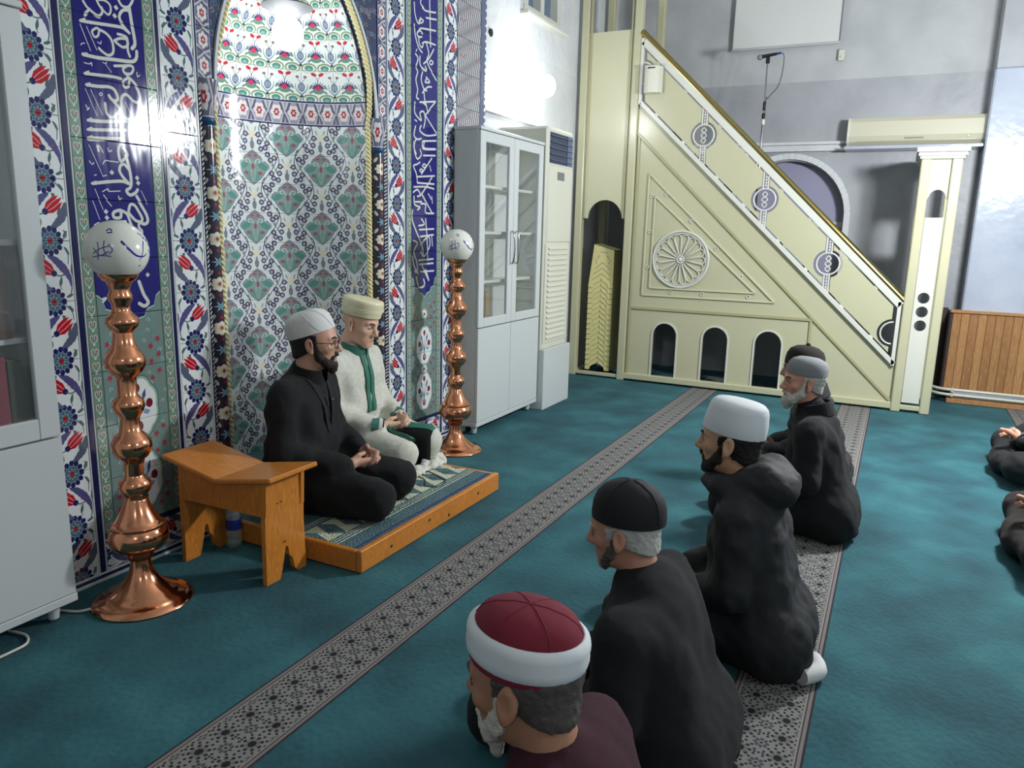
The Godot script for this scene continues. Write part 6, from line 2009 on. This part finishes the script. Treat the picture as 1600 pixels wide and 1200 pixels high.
# right hand folded over the left, in the lap; wrists at left and right, fingers across the middle
func make_hands() -> void:
	var f := Field.new(Vector3(-0.145, -0.065, -0.092), Vector3(0.145, 0.066, 0.090), 0.0034)
	for s in [-1.0, 1.0]:
		var up := 0.016 if s > 0 else -0.012
		var w := Vector3(s * 0.104, 0.000, -0.042)
		var kn := Vector3(s * 0.034, 0.010 + up, 0.026)
		f.cap(w, Vector3(s * 0.078, 0.004 + up * 0.5, -0.012), 0.026, 0.023, 0.012)
		# palm as a fan of four bones towards the knuckles
		var dir := (kn - w).normalized()
		var across := Vector3(s * 0.42, -0.35, -0.84).normalized()
		for i in 4:
			var o := (i - 1.5) * 0.0165
			var k: Vector3 = kn + across * o + dir * [-0.004, 0.004, 0.002, -0.006][i]
			f.cap(w.lerp(k, 0.25) + across * o * 0.3, k, 0.016, 0.0115, 0.010)
			# three finger bones that bend round the other hand
			var l: float = [0.036, 0.042, 0.039, 0.030][i]
			var d1 := (dir + Vector3(0, -0.25, 0.25)).normalized()
			var d2 := (Vector3(-s * 0.75, -0.62 if s > 0 else 0.15, 0.10 - 0.25 * i / 3.0)).normalized()
			var d3 := (Vector3(-s * 0.35, -0.85 if s > 0 else 0.5, -0.45)).normalized()
			var a: Vector3 = k + d1 * l
			var b: Vector3 = a + d2 * l * 0.72
			var c: Vector3 = b + d3 * l * 0.52
			f.cap(k, a, 0.0108, 0.0098, 0.004)
			f.cap(a, b, 0.0098, 0.0088, 0.003)
			f.cap(b, c, 0.0088, 0.0076, 0.003)
		# thumb from the side of the palm
		var t0 := w.lerp(kn, 0.45) + Vector3(0, 0.014, 0.002)
		var t1 := t0 + Vector3(-s * 0.022, 0.018, 0.018)
		var t2 := t1 + Vector3(-s * 0.026, 0.004, 0.014)
		f.cap(t0, t1, 0.0135, 0.0115, 0.008)
		f.cap(t1, t2, 0.0112, 0.0092, 0.003)
	hands_net = f.net()

func body_field(q: Dictionary) -> Field:
	var s: float = q.get("size", 1.0)
	var fw: float = q.get("lean", 0.0)            # how far the shoulders come forward
	var wide: float = q.get("wide", 1.0)
	var tall: float = q.get("tall", 1.0)
	var f := Field.new(Vector3(-0.38, -0.02, -0.34) * s, Vector3(0.38, 0.70, 0.54) * s, 0.0145 * s)
	var V := func(x: float, y: float, z: float) -> Vector3: return Vector3(x * wide, y * tall, z + fw * clampf((y - 0.15) / 0.4, 0.0, 1.2)) * s
	var k := 0.055 * s
	var flare: float = q.get("flare", 1.0)
	f.cap(V.call(-0.09, 0.145, -0.05), V.call(0.09, 0.145, -0.05), 0.128 * s, 0.128 * s, k)
	f.cap(V.call(-0.10, 0.09, -0.10), V.call(0.10, 0.09, -0.10), 0.105 * s * flare, 0.105 * s * flare, k)
	f.cap(V.call(-0.075, 0.29, -0.015), V.call(0.075, 0.29, -0.015), 0.128 * s, 0.128 * s, k)
	f.cap(V.call(-0.085, 0.43, -0.015), V.call(0.085, 0.43, -0.015), 0.116 * s, 0.116 * s, k)
	f.cap(V.call(-0.150, 0.527, -0.015), V.call(0.150, 0.527, -0.015), 0.064 * s, 0.064 * s, k)
	f.cap(V.call(0, 0.53, -0.02), V.call(0, 0.600, 0.0), 0.090 * s, 0.064 * s, k)
	for d in [-1.0, 1.0]:
		f.cap(V.call(d * 0.182, 0.522, -0.01), V.call(d * 0.222, 0.305, 0.01), 0.063 * s, 0.056 * s, 0.025 * s)
		f.cap(V.call(d * 0.222, 0.305, 0.01), V.call(d * 0.104, 0.222, 0.213) * Vector3(1.0 / wide, 1, 1), 0.056 * s, 0.040 * s, 0.025 * s)
		if q.get("cross", false):
			f.cap(V.call(d * 0.09, 0.13, -0.02), V.call(d * 0.30, 0.12, 0.24), 0.10 * s, 0.075 * s, k)
			f.cap(V.call(d * 0.30, 0.11, 0.24), V.call(-d * 0.06, 0.065, 0.30), 0.072 * s, 0.050 * s, k)
		else:
			f.cap(V.call(d * 0.09, 0.145, -0.02), V.call(d * 0.128, 0.108, 0.37), 0.102 * s, 0.080 * s, 0.035 * s)
			f.cap(V.call(d * 0.128, 0.066, 0.36), V.call(d * 0.085, 0.055, -0.14), 0.064 * s, 0.052 * s, 0.03 * s)
			f.cap(V.call(d * 0.080, 0.040, -0.14), V.call(d * 0.060, 0.036, -0.18), 0.036 * s, 0.030 * s, 0.02 * s)
	for e in q.get("extra", []): f.cap(V.call(e[0], e[1], e[2]), V.call(e[3], e[4], e[5]), e[6] * s, e[7] * s, 0.03 * s)
	f.cut(Vector3(0, 0.003, 0), Vector3(0, -1, 0))
	return f

# strip lying on the body: rows of [start, end] points cast along dir, lifted by off
func ribbon(f: Field, rows: Array, dir: Vector3, off: float, cols := 4) -> MB:
	var b := MB.new()
	var g: Array = []
	for r in rows:
		var line := []
		for c in cols + 1:
			var p: Vector3 = r[0].lerp(r[1], float(c) / cols)
			var h := f.hit(p, dir)
			var nn := f.grad(h)
			line.append([h + nn * off, nn, h])
		g.append(line)
	for i in g.size() - 1:
		for c in cols:
			var A = g[i][c]; var B = g[i][c + 1]; var C = g[i + 1][c + 1]; var D = g[i + 1][c]
			b.tri(A[0], B[0], C[0], A[1], B[1], C[1])
			b.tri(A[0], C[0], D[0], A[1], C[1], D[1])
		for e in [0, cols]:
			var A = g[i][e]; var D = g[i + 1][e]
			var o: Vector3 = (A[0] - g[i][cols / 2][0]).normalized()
			b.quad(A[0], D[0], D[2], A[2], o)
	return b

func head_part(under: Node3D, called: String, mesh: Mesh, m: Material, hx: Transform3D, label := "") -> MeshInstance3D:
	var p := part(under, called, mesh, m, label)
	p.transform = hx
	return p

# hair between the cap and the nape
func hair(under: Node3D, m: Material, hx: Transform3D, front := 0.018, nape := -0.075, top := 0.06, thick := 0.006, seed_ := 1) -> void:
	var f := Field.new(Vector3(-0.11, -0.11, -0.14), Vector3(0.11, 0.11, 0.10), 0.005)
	f.ell(Vector3(0, 0.028, -0.016), Vector3(0.077 + thick, 0.088, 0.098 + thick), 0.01)
	f.ell(Vector3(0, -0.05, -0.045), Vector3(0.056 + thick, 0.06, 0.048 + thick), 0.03)
	f.cut(Vector3(0, 0.0, front), Vector3(0, 0.15, 1).normalized())
	f.cut(Vector3(0, nape, -0.06), Vector3(0, -1, 0.55).normalized())
	f.cut(Vector3(0, top, 0), Vector3(0, 1, 0))
	for s in [-1.0, 1.0]: f.ell(Vector3(s * 0.086, -0.012, -0.006), Vector3(0.02, 0.032, 0.022), 0.008, true)
	var n := wrinkle(f.net(), noise(seed_, 60.0, 2), 0.003)
	head_part(under, "hair", net_to(ArrayMesh.new(), n, m), m, hx)

func beard(under: Node3D, m: Material, hx: Transform3D, long := 0.02, thick := 1.0, seed_ := 2, lip := true) -> void:
	var f := Field.new(Vector3(-0.10, -0.20, -0.05), Vector3(0.10, 0.02, 0.14), 0.0048)
	for s in [-1.0, 1.0]:
		f.cap(Vector3(s * 0.067, -0.006, 0.012), Vector3(s * 0.060, -0.060, 0.026), 0.010 * thick, 0.017 * thick, 0.012)
		f.cap(Vector3(s * 0.060, -0.060, 0.026), Vector3(s * 0.036, -0.088, 0.056), 0.017 * thick, 0.021 * thick, 0.015)
		f.cap(Vector3(s * 0.036, -0.088, 0.056), Vector3(0, -0.102, 0.070), 0.021 * thick, 0.024 * thick, 0.015)
		f.cap(Vector3(s * 0.060, -0.040, 0.030), Vector3(s * 0.044, -0.075, 0.058), 0.007, 0.010 * thick, 0.012)
		if lip:
			f.cap(Vector3(s * 0.026, -0.062, 0.076), Vector3(s * 0.003, -0.050, 0.090), 0.008, 0.0085, 0.008)
			f.cap(Vector3(s * 0.027, -0.062, 0.075), Vector3(s * 0.026, -0.086, 0.070), 0.009, 0.014, 0.010)
	f.cap(Vector3(0, -0.100, 0.070), Vector3(0, -0.106 - long, 0.076), 0.026 * thick, 0.016 * thick, 0.02)
	var n := wrinkle(f.net(), noise(seed_, 70.0, 2), 0.004)
	head_part(under, "beard", net_to(ArrayMesh.new(), n, m), m, hx)

func face_details(under: Node3D, hx: Transform3D, brow: Material, look := Vector3(0, -0.25, 1)) -> void:
	for s in [-1.0, 1.0]:
		var c := Vector3(s * 0.031, -0.002, 0.0772)
		var e := head_part(under, "eye", MB.new().ball(c, Vector3(0.0122, 0.0026 if look.y < -0.5 else 0.0048, 0.0048), 14, Basis.from_euler(Vector3(0, s * 0.25, 0))).mesh(), M.eye_white, hx)
		part(e, "iris", MB.new().ball(c + Vector3(look.x * 0.005, -0.0004, 0.0018), Vector3(0.0046, 0.0026 if look.y < -0.5 else 0.0046, 0.0034), 10).mesh(), M.eye_dark)
		head_part(under, "eyelid", MB.new().tube(curve3([Vector3(s * 0.0185, -0.001, 0.0795), Vector3(s * 0.030, 0.0036, 0.0822), Vector3(s * 0.0445, -0.002, 0.0745)]), 0.0016, 6).mesh(), M.eye_dark, hx)
		head_part(under, "eyebrow", MB.new().tube(curve3([Vector3(s * 0.013, 0.022, 0.0895), Vector3(s * 0.030, 0.027, 0.084), Vector3(s * 0.047, 0.020, 0.068)]), 0.0042, 6).mesh(), brow, hx)
	head_part(under, "mouth", MB.new().tube(curve3([Vector3(-0.022, -0.066, 0.078), Vector3(0, -0.0655, 0.0885), Vector3(0.022, -0.066, 0.078)]), 0.0034, 6).mesh(), M.lip, hx)

# cap turned on a lathe and fitted to the skull; prof in units of the head's half width
func cap_mesh(prof: PackedVector2Array, rx: float, rz: float, seg := 36) -> ArrayMesh:
	var q := PackedVector2Array()
	for e in prof: q.append(Vector2(e.x * rx, e.y))
	return MB.new().lathe(q, seg, Transform3D(Basis.from_scale(Vector3(1, 1, rz / rx)), Vector3.ZERO)).mesh()

func person(label: String, at: Vector3, turn: float, q: Dictionary) -> Dictionary:
	var t := thing("person", label, "person", at, turn, q.get("group", ""))
	var s: float = q.get("size", 1.0)
	var fw: float = q.get("lean", 0.0)
	var f := body_field(q)
	var net := f.net()
	cloth_noise.frequency = q.get("fold", 9.0)
	net = wrinkle(net, cloth_noise, q.get("fold_amp", 0.010))
	if q.has("puff"):
		var vs: PackedVector3Array = net[0]
		for i in vs.size():
			var y := vs[i].y
			if y > 0.06 and y < 0.56: vs[i] += net[1][i] * (absf(sin(y * PI / 0.062)) - 0.6) * 0.012
		net = wrinkle([vs, net[1], net[2]], cloth_noise, 0.0)
	var am := ArrayMesh.new()
	net_to(am, net, q.cloth)
	var hs: float = q.get("head", 0.96)
	var r: Vector3 = q.get("turned", Vector3.ZERO)
	var hp: Vector3 = (Vector3(0, 0.600 * q.get("tall", 1.0) + 0.128, 0.040 + fw * 1.35) + q.get("shift", Vector3.ZERO)) * s
	var hx := Transform3D(Basis.from_euler(r, EULER_ORDER_YXZ) * Basis.from_scale(q.get("skull", Vector3.ONE) * hs), hp)
	net_to(am, moved(head_net, hx), q.skin)
	var hb := Transform3D(Basis.from_scale(Vector3.ONE * 0.98 * s), (Vector3(0, 0.222 * q.get("tall", 1.0), 0.245 + fw * 0.18)) * s)
	net_to(am, moved(hands_net, hb), q.skin)
	part(t, "body", am)
	return {"t": t, "f": f, "hx": hx, "s": s, "tall": q.get("tall", 1.0)}

func collar(p: Dictionary, m: Material, r := 0.072, y := 0.605, z := 0.012, w := 0.022, called := "collar", open := 0.0, tilt := 0.25) -> void:
	var s: float = p.s
	var b := MB.new()
	var seg := 28
	var bs := Basis.from_euler(Vector3(tilt, 0, 0))
	for k in seg:
		var a0 := PI / 2 + open + (TAU - 2 * open) * k / seg; var a1 := PI / 2 + open + (TAU - 2 * open) * (k + 1) / seg
		var P := func(a: float, rr: float, yy: float) -> Vector3: return (Vector3(0, y * p.tall, z) + bs * Vector3(cos(a) * rr, yy, sin(a) * rr * 0.95)) * s
		var ra := r; var rb := r * 0.90
		for e in [[ra + 0.006, -w, rb + 0.004, w], [rb - 0.003, w, ra - 0.004, -w], [rb + 0.004, w, rb - 0.003, w]]:
			var A: Vector3 = P.call(a0, e[0], e[1]); var B: Vector3 = P.call(a1, e[0], e[1]); var C: Vector3 = P.call(a1, e[2], e[3]); var D: Vector3 = P.call(a0, e[2], e[3])
			var am := (a0 + a1) * 0.5
			var nn := bs * Vector3(cos(am), 0.15, sin(am)) if e[1] < 0 and e[3] > 0 else (bs * Vector3(-cos(am), 0, -sin(am)) if e[3] < 0 else bs * Vector3.UP)
			b.quad(A, B, C, D, nn.normalized())
	part(p.t, called, b.mesh(), m)

func cap_on(p: Dictionary, called: String, prof: Array, m: Material, c := Vector3(0, 0.03, -0.012), tilt := -0.12, rx := 0.081, rz := 0.101, ry := 1.0, label := "") -> MeshInstance3D:
	var ms := cap_mesh(pv(prof), rx, rz)
	return head_part(p.t, called, ms, m, p.hx * Transform3D(Basis.from_euler(Vector3(tilt, 0, 0)), c), label)

# stitched seams running up a cap: profile as for the cap
func seams(cap: Node3D, prof: Array, n: int, m: Material, rx: float, rz: float, r: float, a0 := 0.3, twist := 0.0) -> void:
	for k in n:
		var pts := PackedVector3Array()
		for i in range(0, prof.size(), 2):
			var a: float = a0 + TAU * k / n + twist * i / prof.size()
			pts.append(Vector3(cos(a) * prof[i] * rx, prof[i + 1], sin(a) * prof[i] * rz))
		part(cap, "seam", MB.new().tube(pts, r, 5).mesh(), m)

func build_people() -> void:
	make_head()
	make_hands()
	cloth_noise = noise(91, 9.0, 2)
	# ---- the preacher in black on the platform
	var p := person("bearded man in black coat, glasses and grey skullcap kneeling on the platform", Vector3(2.46, 0.0895, 0.26), 0.30, {"cloth": M.black_cloth, "skin": M.skin0, "wide": 1.13, "turned": Vector3(0.05, 0.22, 0.0), "head": 0.99, "size": 1.0, "shift": Vector3(0, 0.0, 0.01)})
	hair(p.t, M.hair_black, p.hx, 0.020, -0.066, 0.035, 0.005, 1)
	beard(p.t, M.hair_brown, p.hx, 0.014, 0.86, 2)
	face_details(p.t, p.hx, M.hair_black, Vector3(0.2, -0.1, 1))
	var cap := cap_on(p, "skullcap", [1.0, 0.0, 1.005, 0.012, 0.99, 0.035, 0.93, 0.062, 0.80, 0.082, 0.55, 0.097, 0.25, 0.103, 0.0, 0.104], M.white_knit, Vector3(0, 0.033, -0.018), -0.36, 0.084, 0.105)
	seams(cap, [1.0, 0.004, 1.006, 0.012, 0.992, 0.035, 0.932, 0.062, 0.80, 0.0822, 0.55, 0.0972, 0.25, 0.1032], 8, M.white_knit, 0.084, 0.105, 0.0015, 0.2, 0.9)
	var gl := MB.new()
	for s in [-1.0, 1.0]:
		var q := PackedVector3Array()
		for k in 17:
			var a := TAU * k / 16
			q.append(Vector3(s * 0.032 + 0.024 * signf(cos(a)) * pow(absf(cos(a)), 0.6), -0.002 + 0.017 * signf(sin(a)) * pow(absf(sin(a)), 0.6), 0.098 - 0.006 * absf(cos(a)) * (1.0 if s * cos(a) > 0 else 0.2)))
		gl.tube(q, 0.0016, 6, false)
		gl.tube(PackedVector3Array([Vector3(s * 0.056, 0.004, 0.092), Vector3(s * 0.080, 0.006, 0.04), Vector3(s * 0.084, 0.004, -0.01)]), 0.0018, 6)
	gl.tube(PackedVector3Array([Vector3(-0.009, 0.001, 0.098), Vector3(0, 0.004, 0.101), Vector3(0.009, 0.001, 0.098)]), 0.0016, 6)
	var fr := head_part(p.t, "glasses", gl.mesh(), M.dark_wood, p.hx, "thin dark glasses")
	for s in [-1.0, 1.0]: part(fr, "lens", MB.new().bb(Vector3(s * 0.010, -0.018, 0.095), Vector3(s * 0.055, 0.014, 0.096)).mesh(), M.pane)
	collar(p, M.black_cloth, 0.082, 0.595, 0.016, 0.028, "collar", 0.35)
	var f: Field = p.f
	for s in [-1.0, 1.0]:
		var rows := []
		for k in 9:
			var y := 0.585 - 0.03 * k
			rows.append([Vector3(s * (0.045 - 0.004 * k), y, 0.5), Vector3(s * (0.085 - 0.0075 * k), y - 0.01, 0.5)])
		part(p.t, "lapel", ribbon(f, rows, Vector3(0, 0, -1), 0.007).mesh(), M.navy_cloth)
	var sh := []
	for k in 8:
		var y := 0.59 - 0.02 * k
		sh.append([Vector3(-0.03 + 0.003 * k, y, 0.5), Vector3(0.03 - 0.003 * k, y, 0.5)])
	part(p.t, "shirt", ribbon(f, sh, Vector3(0, 0, -1), 0.003).mesh(), M.navy_cloth)
	var mp := f.hit(Vector3(0.035, 0.47, 0.5), Vector3(0, 0, -1))
	part(p.t, "lapel_microphone", MB.new().box(Transform3D(Basis(), mp + Vector3(0, 0, 0.010)), Vector3(0.024, 0.007, 0.008), 0.002).mesh(), M.steel, "tiny clip-on microphone")
	# ---- the imam in a white robe
	p = person("clean-shaven man in white robe with green trim and cream turban hat on the platform", Vector3(3.10, 0.0895, 0.0), 0.10, {"cloth": M.robe_print, "skin": M.skin1, "wide": 1.06, "turned": Vector3(0.30, -0.02, -0.05), "head": 1.0, "flare": 1.1, "fold_amp": 0.008, "shift": Vector3(0, 0.0, 0.015)})
	face_details(p.t, p.hx, M.hair_grey, Vector3(0, -0.6, 1))
	var hat := cap_on(p, "turban_hat", [1.0, 0.0, 1.03, 0.008, 1.045, 0.03, 1.06, 0.052, 1.08, 0.066, 1.07, 0.078, 1.02, 0.085, 0.80, 0.089, 0.0, 0.090], M.satin, Vector3(0, 0.040, -0.012), -0.12, 0.085, 0.103, 1.0, "cream satin turban hat")
	for k in 3:
		var q := PackedVector3Array()
		for j in 41:
			var a := TAU * j / 40
			q.append(Vector3(cos(a) * 0.0885, 0.018 + 0.014 * k + 0.010 * sin(a + k * 0.9), sin(a) * 0.1075))
		part(hat, "wrap_fold", MB.new().tube(q, 0.0022, 5, false).mesh(), M.satin)
	collar(p, M.green_trim, 0.076, 0.603, 0.012, 0.022, "collar", 0.12)
	f = p.f
	for s in [-1.0, 1.0]:
		var rows := []
		for k in 16:
			var y := 0.60 - 0.022 * k
			rows.append([Vector3(s * 0.006, y, 0.6), Vector3(s * 0.036, y, 0.6)])
		part(p.t, "robe_trim", ribbon(f, rows, Vector3(0, 0, -1), 0.009).mesh(), M.green_trim, "green band down the robe front")
		rows = []
		for k in 13:
			var g := k / 12.0
			var z := 0.17 + 0.245 * g
			var x := 0.025 + 0.075 * pow(g, 0.8)
			rows.append([Vector3(s * x, 0.45, z), Vector3(s * (x + 0.030), 0.45, z)])
		part(p.t, "robe_trim", ribbon(f, rows, Vector3(0, -1, 0), 0.016).mesh(), M.green_trim)
		var ca := Vector3(s * 0.128, 0.228, 0.185); var cb := Vector3(s * 0.108, 0.221, 0.213)
		part(p.t, "cuff", MB.new().tube(PackedVector3Array([ca, cb]), PackedFloat32Array([0.049, 0.047]), 20).mesh(), M.green_trim)
		part(p.t, "cuff", MB.new().tube(PackedVector3Array([cb, cb + (cb - ca) * 0.5]), PackedFloat32Array([0.046, 0.045]), 20).mesh(), M.robe)
		part(p.t, "inner_sleeve", MB.new().tube(PackedVector3Array([cb, cb + (cb - ca) * 0.75]), PackedFloat32Array([0.038, 0.037]), 16).mesh(), M.black_cloth)
	var tr_ := []
	for k in 15:
		var g := k / 14.0
		var z := 0.18 + 0.235 * g
		var x := 0.022 + 0.075 * pow(g, 0.8)
		tr_.append([Vector3(-x, 0.45, z), Vector3(x, 0.45, z)])
	part(p.t, "trousers", ribbon(f, tr_, Vector3(0, -1, 0), 0.013, 12).mesh(), M.black_cloth, "black trousers showing between the robe edges")
	var hem := Field.new(Vector3(-0.3, -0.01, 0.2), Vector3(0.3, 0.09, 0.56), 0.008)
	hem.ell(Vector3(0.06, 0.010, 0.44), Vector3(0.11, 0.022, 0.055), 0.02)
	hem.ell(Vector3(-0.09, 0.010, 0.43), Vector3(0.08, 0.020, 0.045), 0.02)
	hem.ell(Vector3(0.15, 0.012, 0.40), Vector3(0.06, 0.024, 0.05), 0.02)
	hem.cut(Vector3(0, 0.001, 0), Vector3(0, -1, 0))
	part(p.t, "robe_hem", net_to(ArrayMesh.new(), wrinkle(hem.net(), noise(7, 22.0, 2), 0.016), M.robe), null, "crumpled white hem of the robe on the rug")
	# ---- the row on the carpet, facing the niche
	var row := "men seated in the front carpet row"
	p = person("man in maroon sweater, maroon cap with white band, nearest the camera", Vector3(1.02, 0.002, 2.115), PI, {"cloth": M.maroon_knit, "skin": M.skin2, "size": 0.98, "tall": 0.775, "lean": 0.05, "turned": Vector3(0.20, 0.0, 0.0), "head": 0.96, "extra": [[-0.10, 0.56, -0.03, 0.10, 0.56, -0.03, 0.05, 0.05]], "group": row, "fold_amp": 0.006})
	hair(p.t, M.hair_grey, p.hx, 0.022, -0.068, 0.03, 0.004, 4)
	beard(p.t, M.beard_white, p.hx, 0.045, 0.74, 5)
	face_details(p.t, p.hx, M.hair_grey)
	cap_on(p, "cap_brim", [1.0, -0.006, 1.015, 0.0, 1.01, 0.012], M.maroon_felt, Vector3(0, 0.034, -0.014), -0.26, 0.082, 0.101)
	cap_on(p, "cap_band", [1.01, 0.004, 1.06, 0.010, 1.085, 0.024, 1.07, 0.034, 1.085, 0.044, 1.06, 0.056, 0.97, 0.062, 0.90, 0.060], M.white_cotton, Vector3(0, 0.034, -0.014), -0.26, 0.082, 0.101, 1.0, "wrapped white band")
	var crown := cap_on(p, "cap_crown", [0.96, 0.052, 0.94, 0.064, 0.84, 0.080, 0.62, 0.092, 0.30, 0.099, 0.0, 0.100], M.maroon_felt, Vector3(0, 0.034, -0.014), -0.26, 0.082, 0.101, 1.0, "maroon felt crown")
	seams(crown, [0.94, 0.064, 0.84, 0.080, 0.62, 0.092, 0.30, 0.099, 0.0, 0.100], 6, M.maroon_felt, 0.082, 0.101, 0.0014)
	p = person("white-haired man in black coat and black skullcap, second from the camera", Vector3(1.70, 0.002, 2.06), PI, {"cloth": M.black_cloth, "skin": M.skin3, "size": 1.0, "tall": 0.765, "wide": 1.12, "lean": 0.05, "turned": Vector3(0.22, 0.05, 0.0), "head": 0.86, "group": row, "extra": [[-0.05, 0.60, -0.03, 0.05, 0.60, -0.03, 0.05, 0.05]], "fold_amp": 0.006})
	hair(p.t, M.hair_white, p.hx, 0.030, -0.062, 0.025, 0.008, 6)
	beard(p.t, M.hair_grey, p.hx, 0.002, 0.55, 5, false)
	face_details(p.t, p.hx, M.hair_white)
	cap = cap_on(p, "skullcap", [1.0, 0.0, 1.01, 0.014, 0.985, 0.045, 0.90, 0.072, 0.72, 0.094, 0.40, 0.110, 0.10, 0.118, 0.0, 0.119], M.black_cap, Vector3(0, 0.026, -0.022), -0.24, 0.088, 0.107, 1.0, "black skullcap with seams")
	seams(cap, [1.012, 0.014, 0.987, 0.045, 0.902, 0.072, 0.72, 0.094, 0.40, 0.110, 0.10, 0.118], 4, M.black_cap, 0.088, 0.107, 0.0022, 0.5)
	p = person("young man in black hooded jacket and tall white hat in the front row", Vector3(2.33, 0.002, 2.185), PI, {"cloth": M.black_nylon, "skin": M.skin4, "size": 0.98, "tall": 0.95, "wide": 1.02, "lean": 0.05, "turned": Vector3(0.06, 0.0, 0.0), "head": 0.93, "group": row, "fold_amp": 0.008, "fold": 13.0, "extra": [[-0.115, 0.60, 0.03, -0.07, 0.63, -0.07, 0.038, 0.046], [-0.07, 0.63, -0.075, 0.07, 0.63, -0.075, 0.050, 0.050], [0.07, 0.63, -0.07, 0.115, 0.60, 0.03, 0.046, 0.038], [-0.05, 0.60, -0.12, 0.05, 0.60, -0.12, 0.055, 0.055], [-0.10, 0.60, 0.05, -0.03, 0.595, 0.10, 0.032, 0.028], [0.10, 0.60, 0.05, 0.03, 0.595, 0.10, 0.032, 0.028]]})
	hair(p.t, M.hair_black, p.hx, 0.026, -0.078, 0.022, 0.005, 8)
	beard(p.t, M.hair_brown, p.hx, 0.0, 0.72, 9)
	face_details(p.t, p.hx, M.hair_black)
	cap_on(p, "hat", [1.0, 0.0, 1.02, 0.004, 1.0, 0.04, 0.94, 0.080, 0.88, 0.096, 0.78, 0.105, 0.45, 0.111, 0.0, 0.112], M.white_cotton, Vector3(0, 0.024, -0.014), -0.20, 0.083, 0.103, 1.0, "tall stiff white hat")
	part(p.t, "sock", MB.new().tube(curve3([Vector3(0.01, 0.028, -0.20), Vector3(0.07, 0.028, -0.22), Vector3(0.13, 0.03, -0.18)]), 0.027, 10).mesh(), M.white_knit, "white sock under the jacket hem")
	p = person("white-bearded man in dark coat and grey skullcap, face turned to the camera", Vector3(3.54, 0.002, 2.255), PI, {"cloth": M.black_cloth, "skin": M.skin5, "size": 0.98, "tall": 0.935, "lean": 0.04, "turned": Vector3(0.04, 0.42, 0.0), "head": 0.88, "group": row, "wide": 1.05})
	hair(p.t, M.hair_white, p.hx, 0.024, -0.060, 0.03, 0.004, 10)
	beard(p.t, M.beard_white, p.hx, 0.022, 1.05, 11)
	face_details(p.t, p.hx, M.hair_grey, Vector3(0, -0.1, 1))
	cap_on(p, "skullcap", [1.0, 0.0, 1.01, 0.010, 1.0, 0.036, 0.93, 0.058, 0.78, 0.074, 0.50, 0.086, 0.0, 0.090], M.grey_knit, Vector3(0, 0.034, -0.016), -0.14, 0.083, 0.102, 1.0, "grey knitted skullcap")
	collar(p, M.black_cloth, 0.082, 0.606, 0.03, 0.03, "collar", 0.2)
	p = person("man in black quilted jacket and brown knitted cap, furthest in the front row", Vector3(4.20, 0.002, 2.19), PI, {"cloth": M.black_nylon, "skin": M.skin3, "size": 0.97, "tall": 0.86, "lean": 0.05, "turned": Vector3(0.10, 0.0, 0.0), "head": 0.93, "group": row, "puff": true, "fold_amp": 0.006})
	hair(p.t, M.hair_grey, p.hx, 0.02, -0.07, 0.04, 0.005, 12)
	face_details(p.t, p.hx, M.hair_grey)
	cap = cap_on(p, "knitted_cap", [1.0, -0.012, 1.03, -0.006, 1.03, 0.02, 0.99, 0.05, 0.86, 0.078, 0.58, 0.097, 0.2, 0.106, 0.0, 0.107], M.brown_knit, Vector3(0, 0.026, -0.018), -0.2, 0.085, 0.105)
	part(cap, "knot", MB.new().ball(Vector3(0, 0.11, 0), Vector3(0.013, 0.011, 0.013), 12).mesh(), M.brown_knit)
	collar(p, M.black_nylon, 0.085, 0.612, 0.035, 0.034, "collar", 0.2)
	# ---- two men of the second row at the right edge
	p = person("man in black at the right edge, folded hands and steel watch visible", Vector3(5.02, 0.002, 3.43), PI, {"cloth": M.navy_cloth, "skin": M.skin5, "cross": true, "group": "men seated in the second carpet row"})
	hair(p.t, M.hair_black, p.hx, 0.02, -0.07, 0.10, 0.006, 14)
	face_details(p.t, p.hx, M.hair_black)
	var wt := part(p.t, "watch", MB.new().lathe(pv([0.030, -0.008, 0.033, -0.006, 0.033, 0.006, 0.030, 0.008]), 20, Transform3D(Basis.from_euler(Vector3(0.55, 0, 1.1)), Vector3(0.112, 0.234, 0.205))).mesh(), M.steel, "steel wristwatch")
	part(wt, "dial", MB.new().lathe(pv([0.0, 0.0, 0.017, 0.0, 0.018, 0.004, 0.017, 0.008, 0.0, 0.008]), 20, Transform3D(Basis.from_euler(Vector3(0.5, 0, 0)), Vector3(0.112, 0.264, 0.222))).mesh(), M.chrome)
	p = person("man in dark brown trousers at the right edge, only one knee visible", Vector3(3.68, 0.002, 3.36), PI, {"cloth": M.brown_knit, "skin": M.skin3, "cross": true, "group": "men seated in the second carpet row"})
	hair(p.t, M.hair_grey, p.hx, 0.02, -0.07, 0.10, 0.006, 15)
	face_details(p.t, p.hx, M.hair_grey)
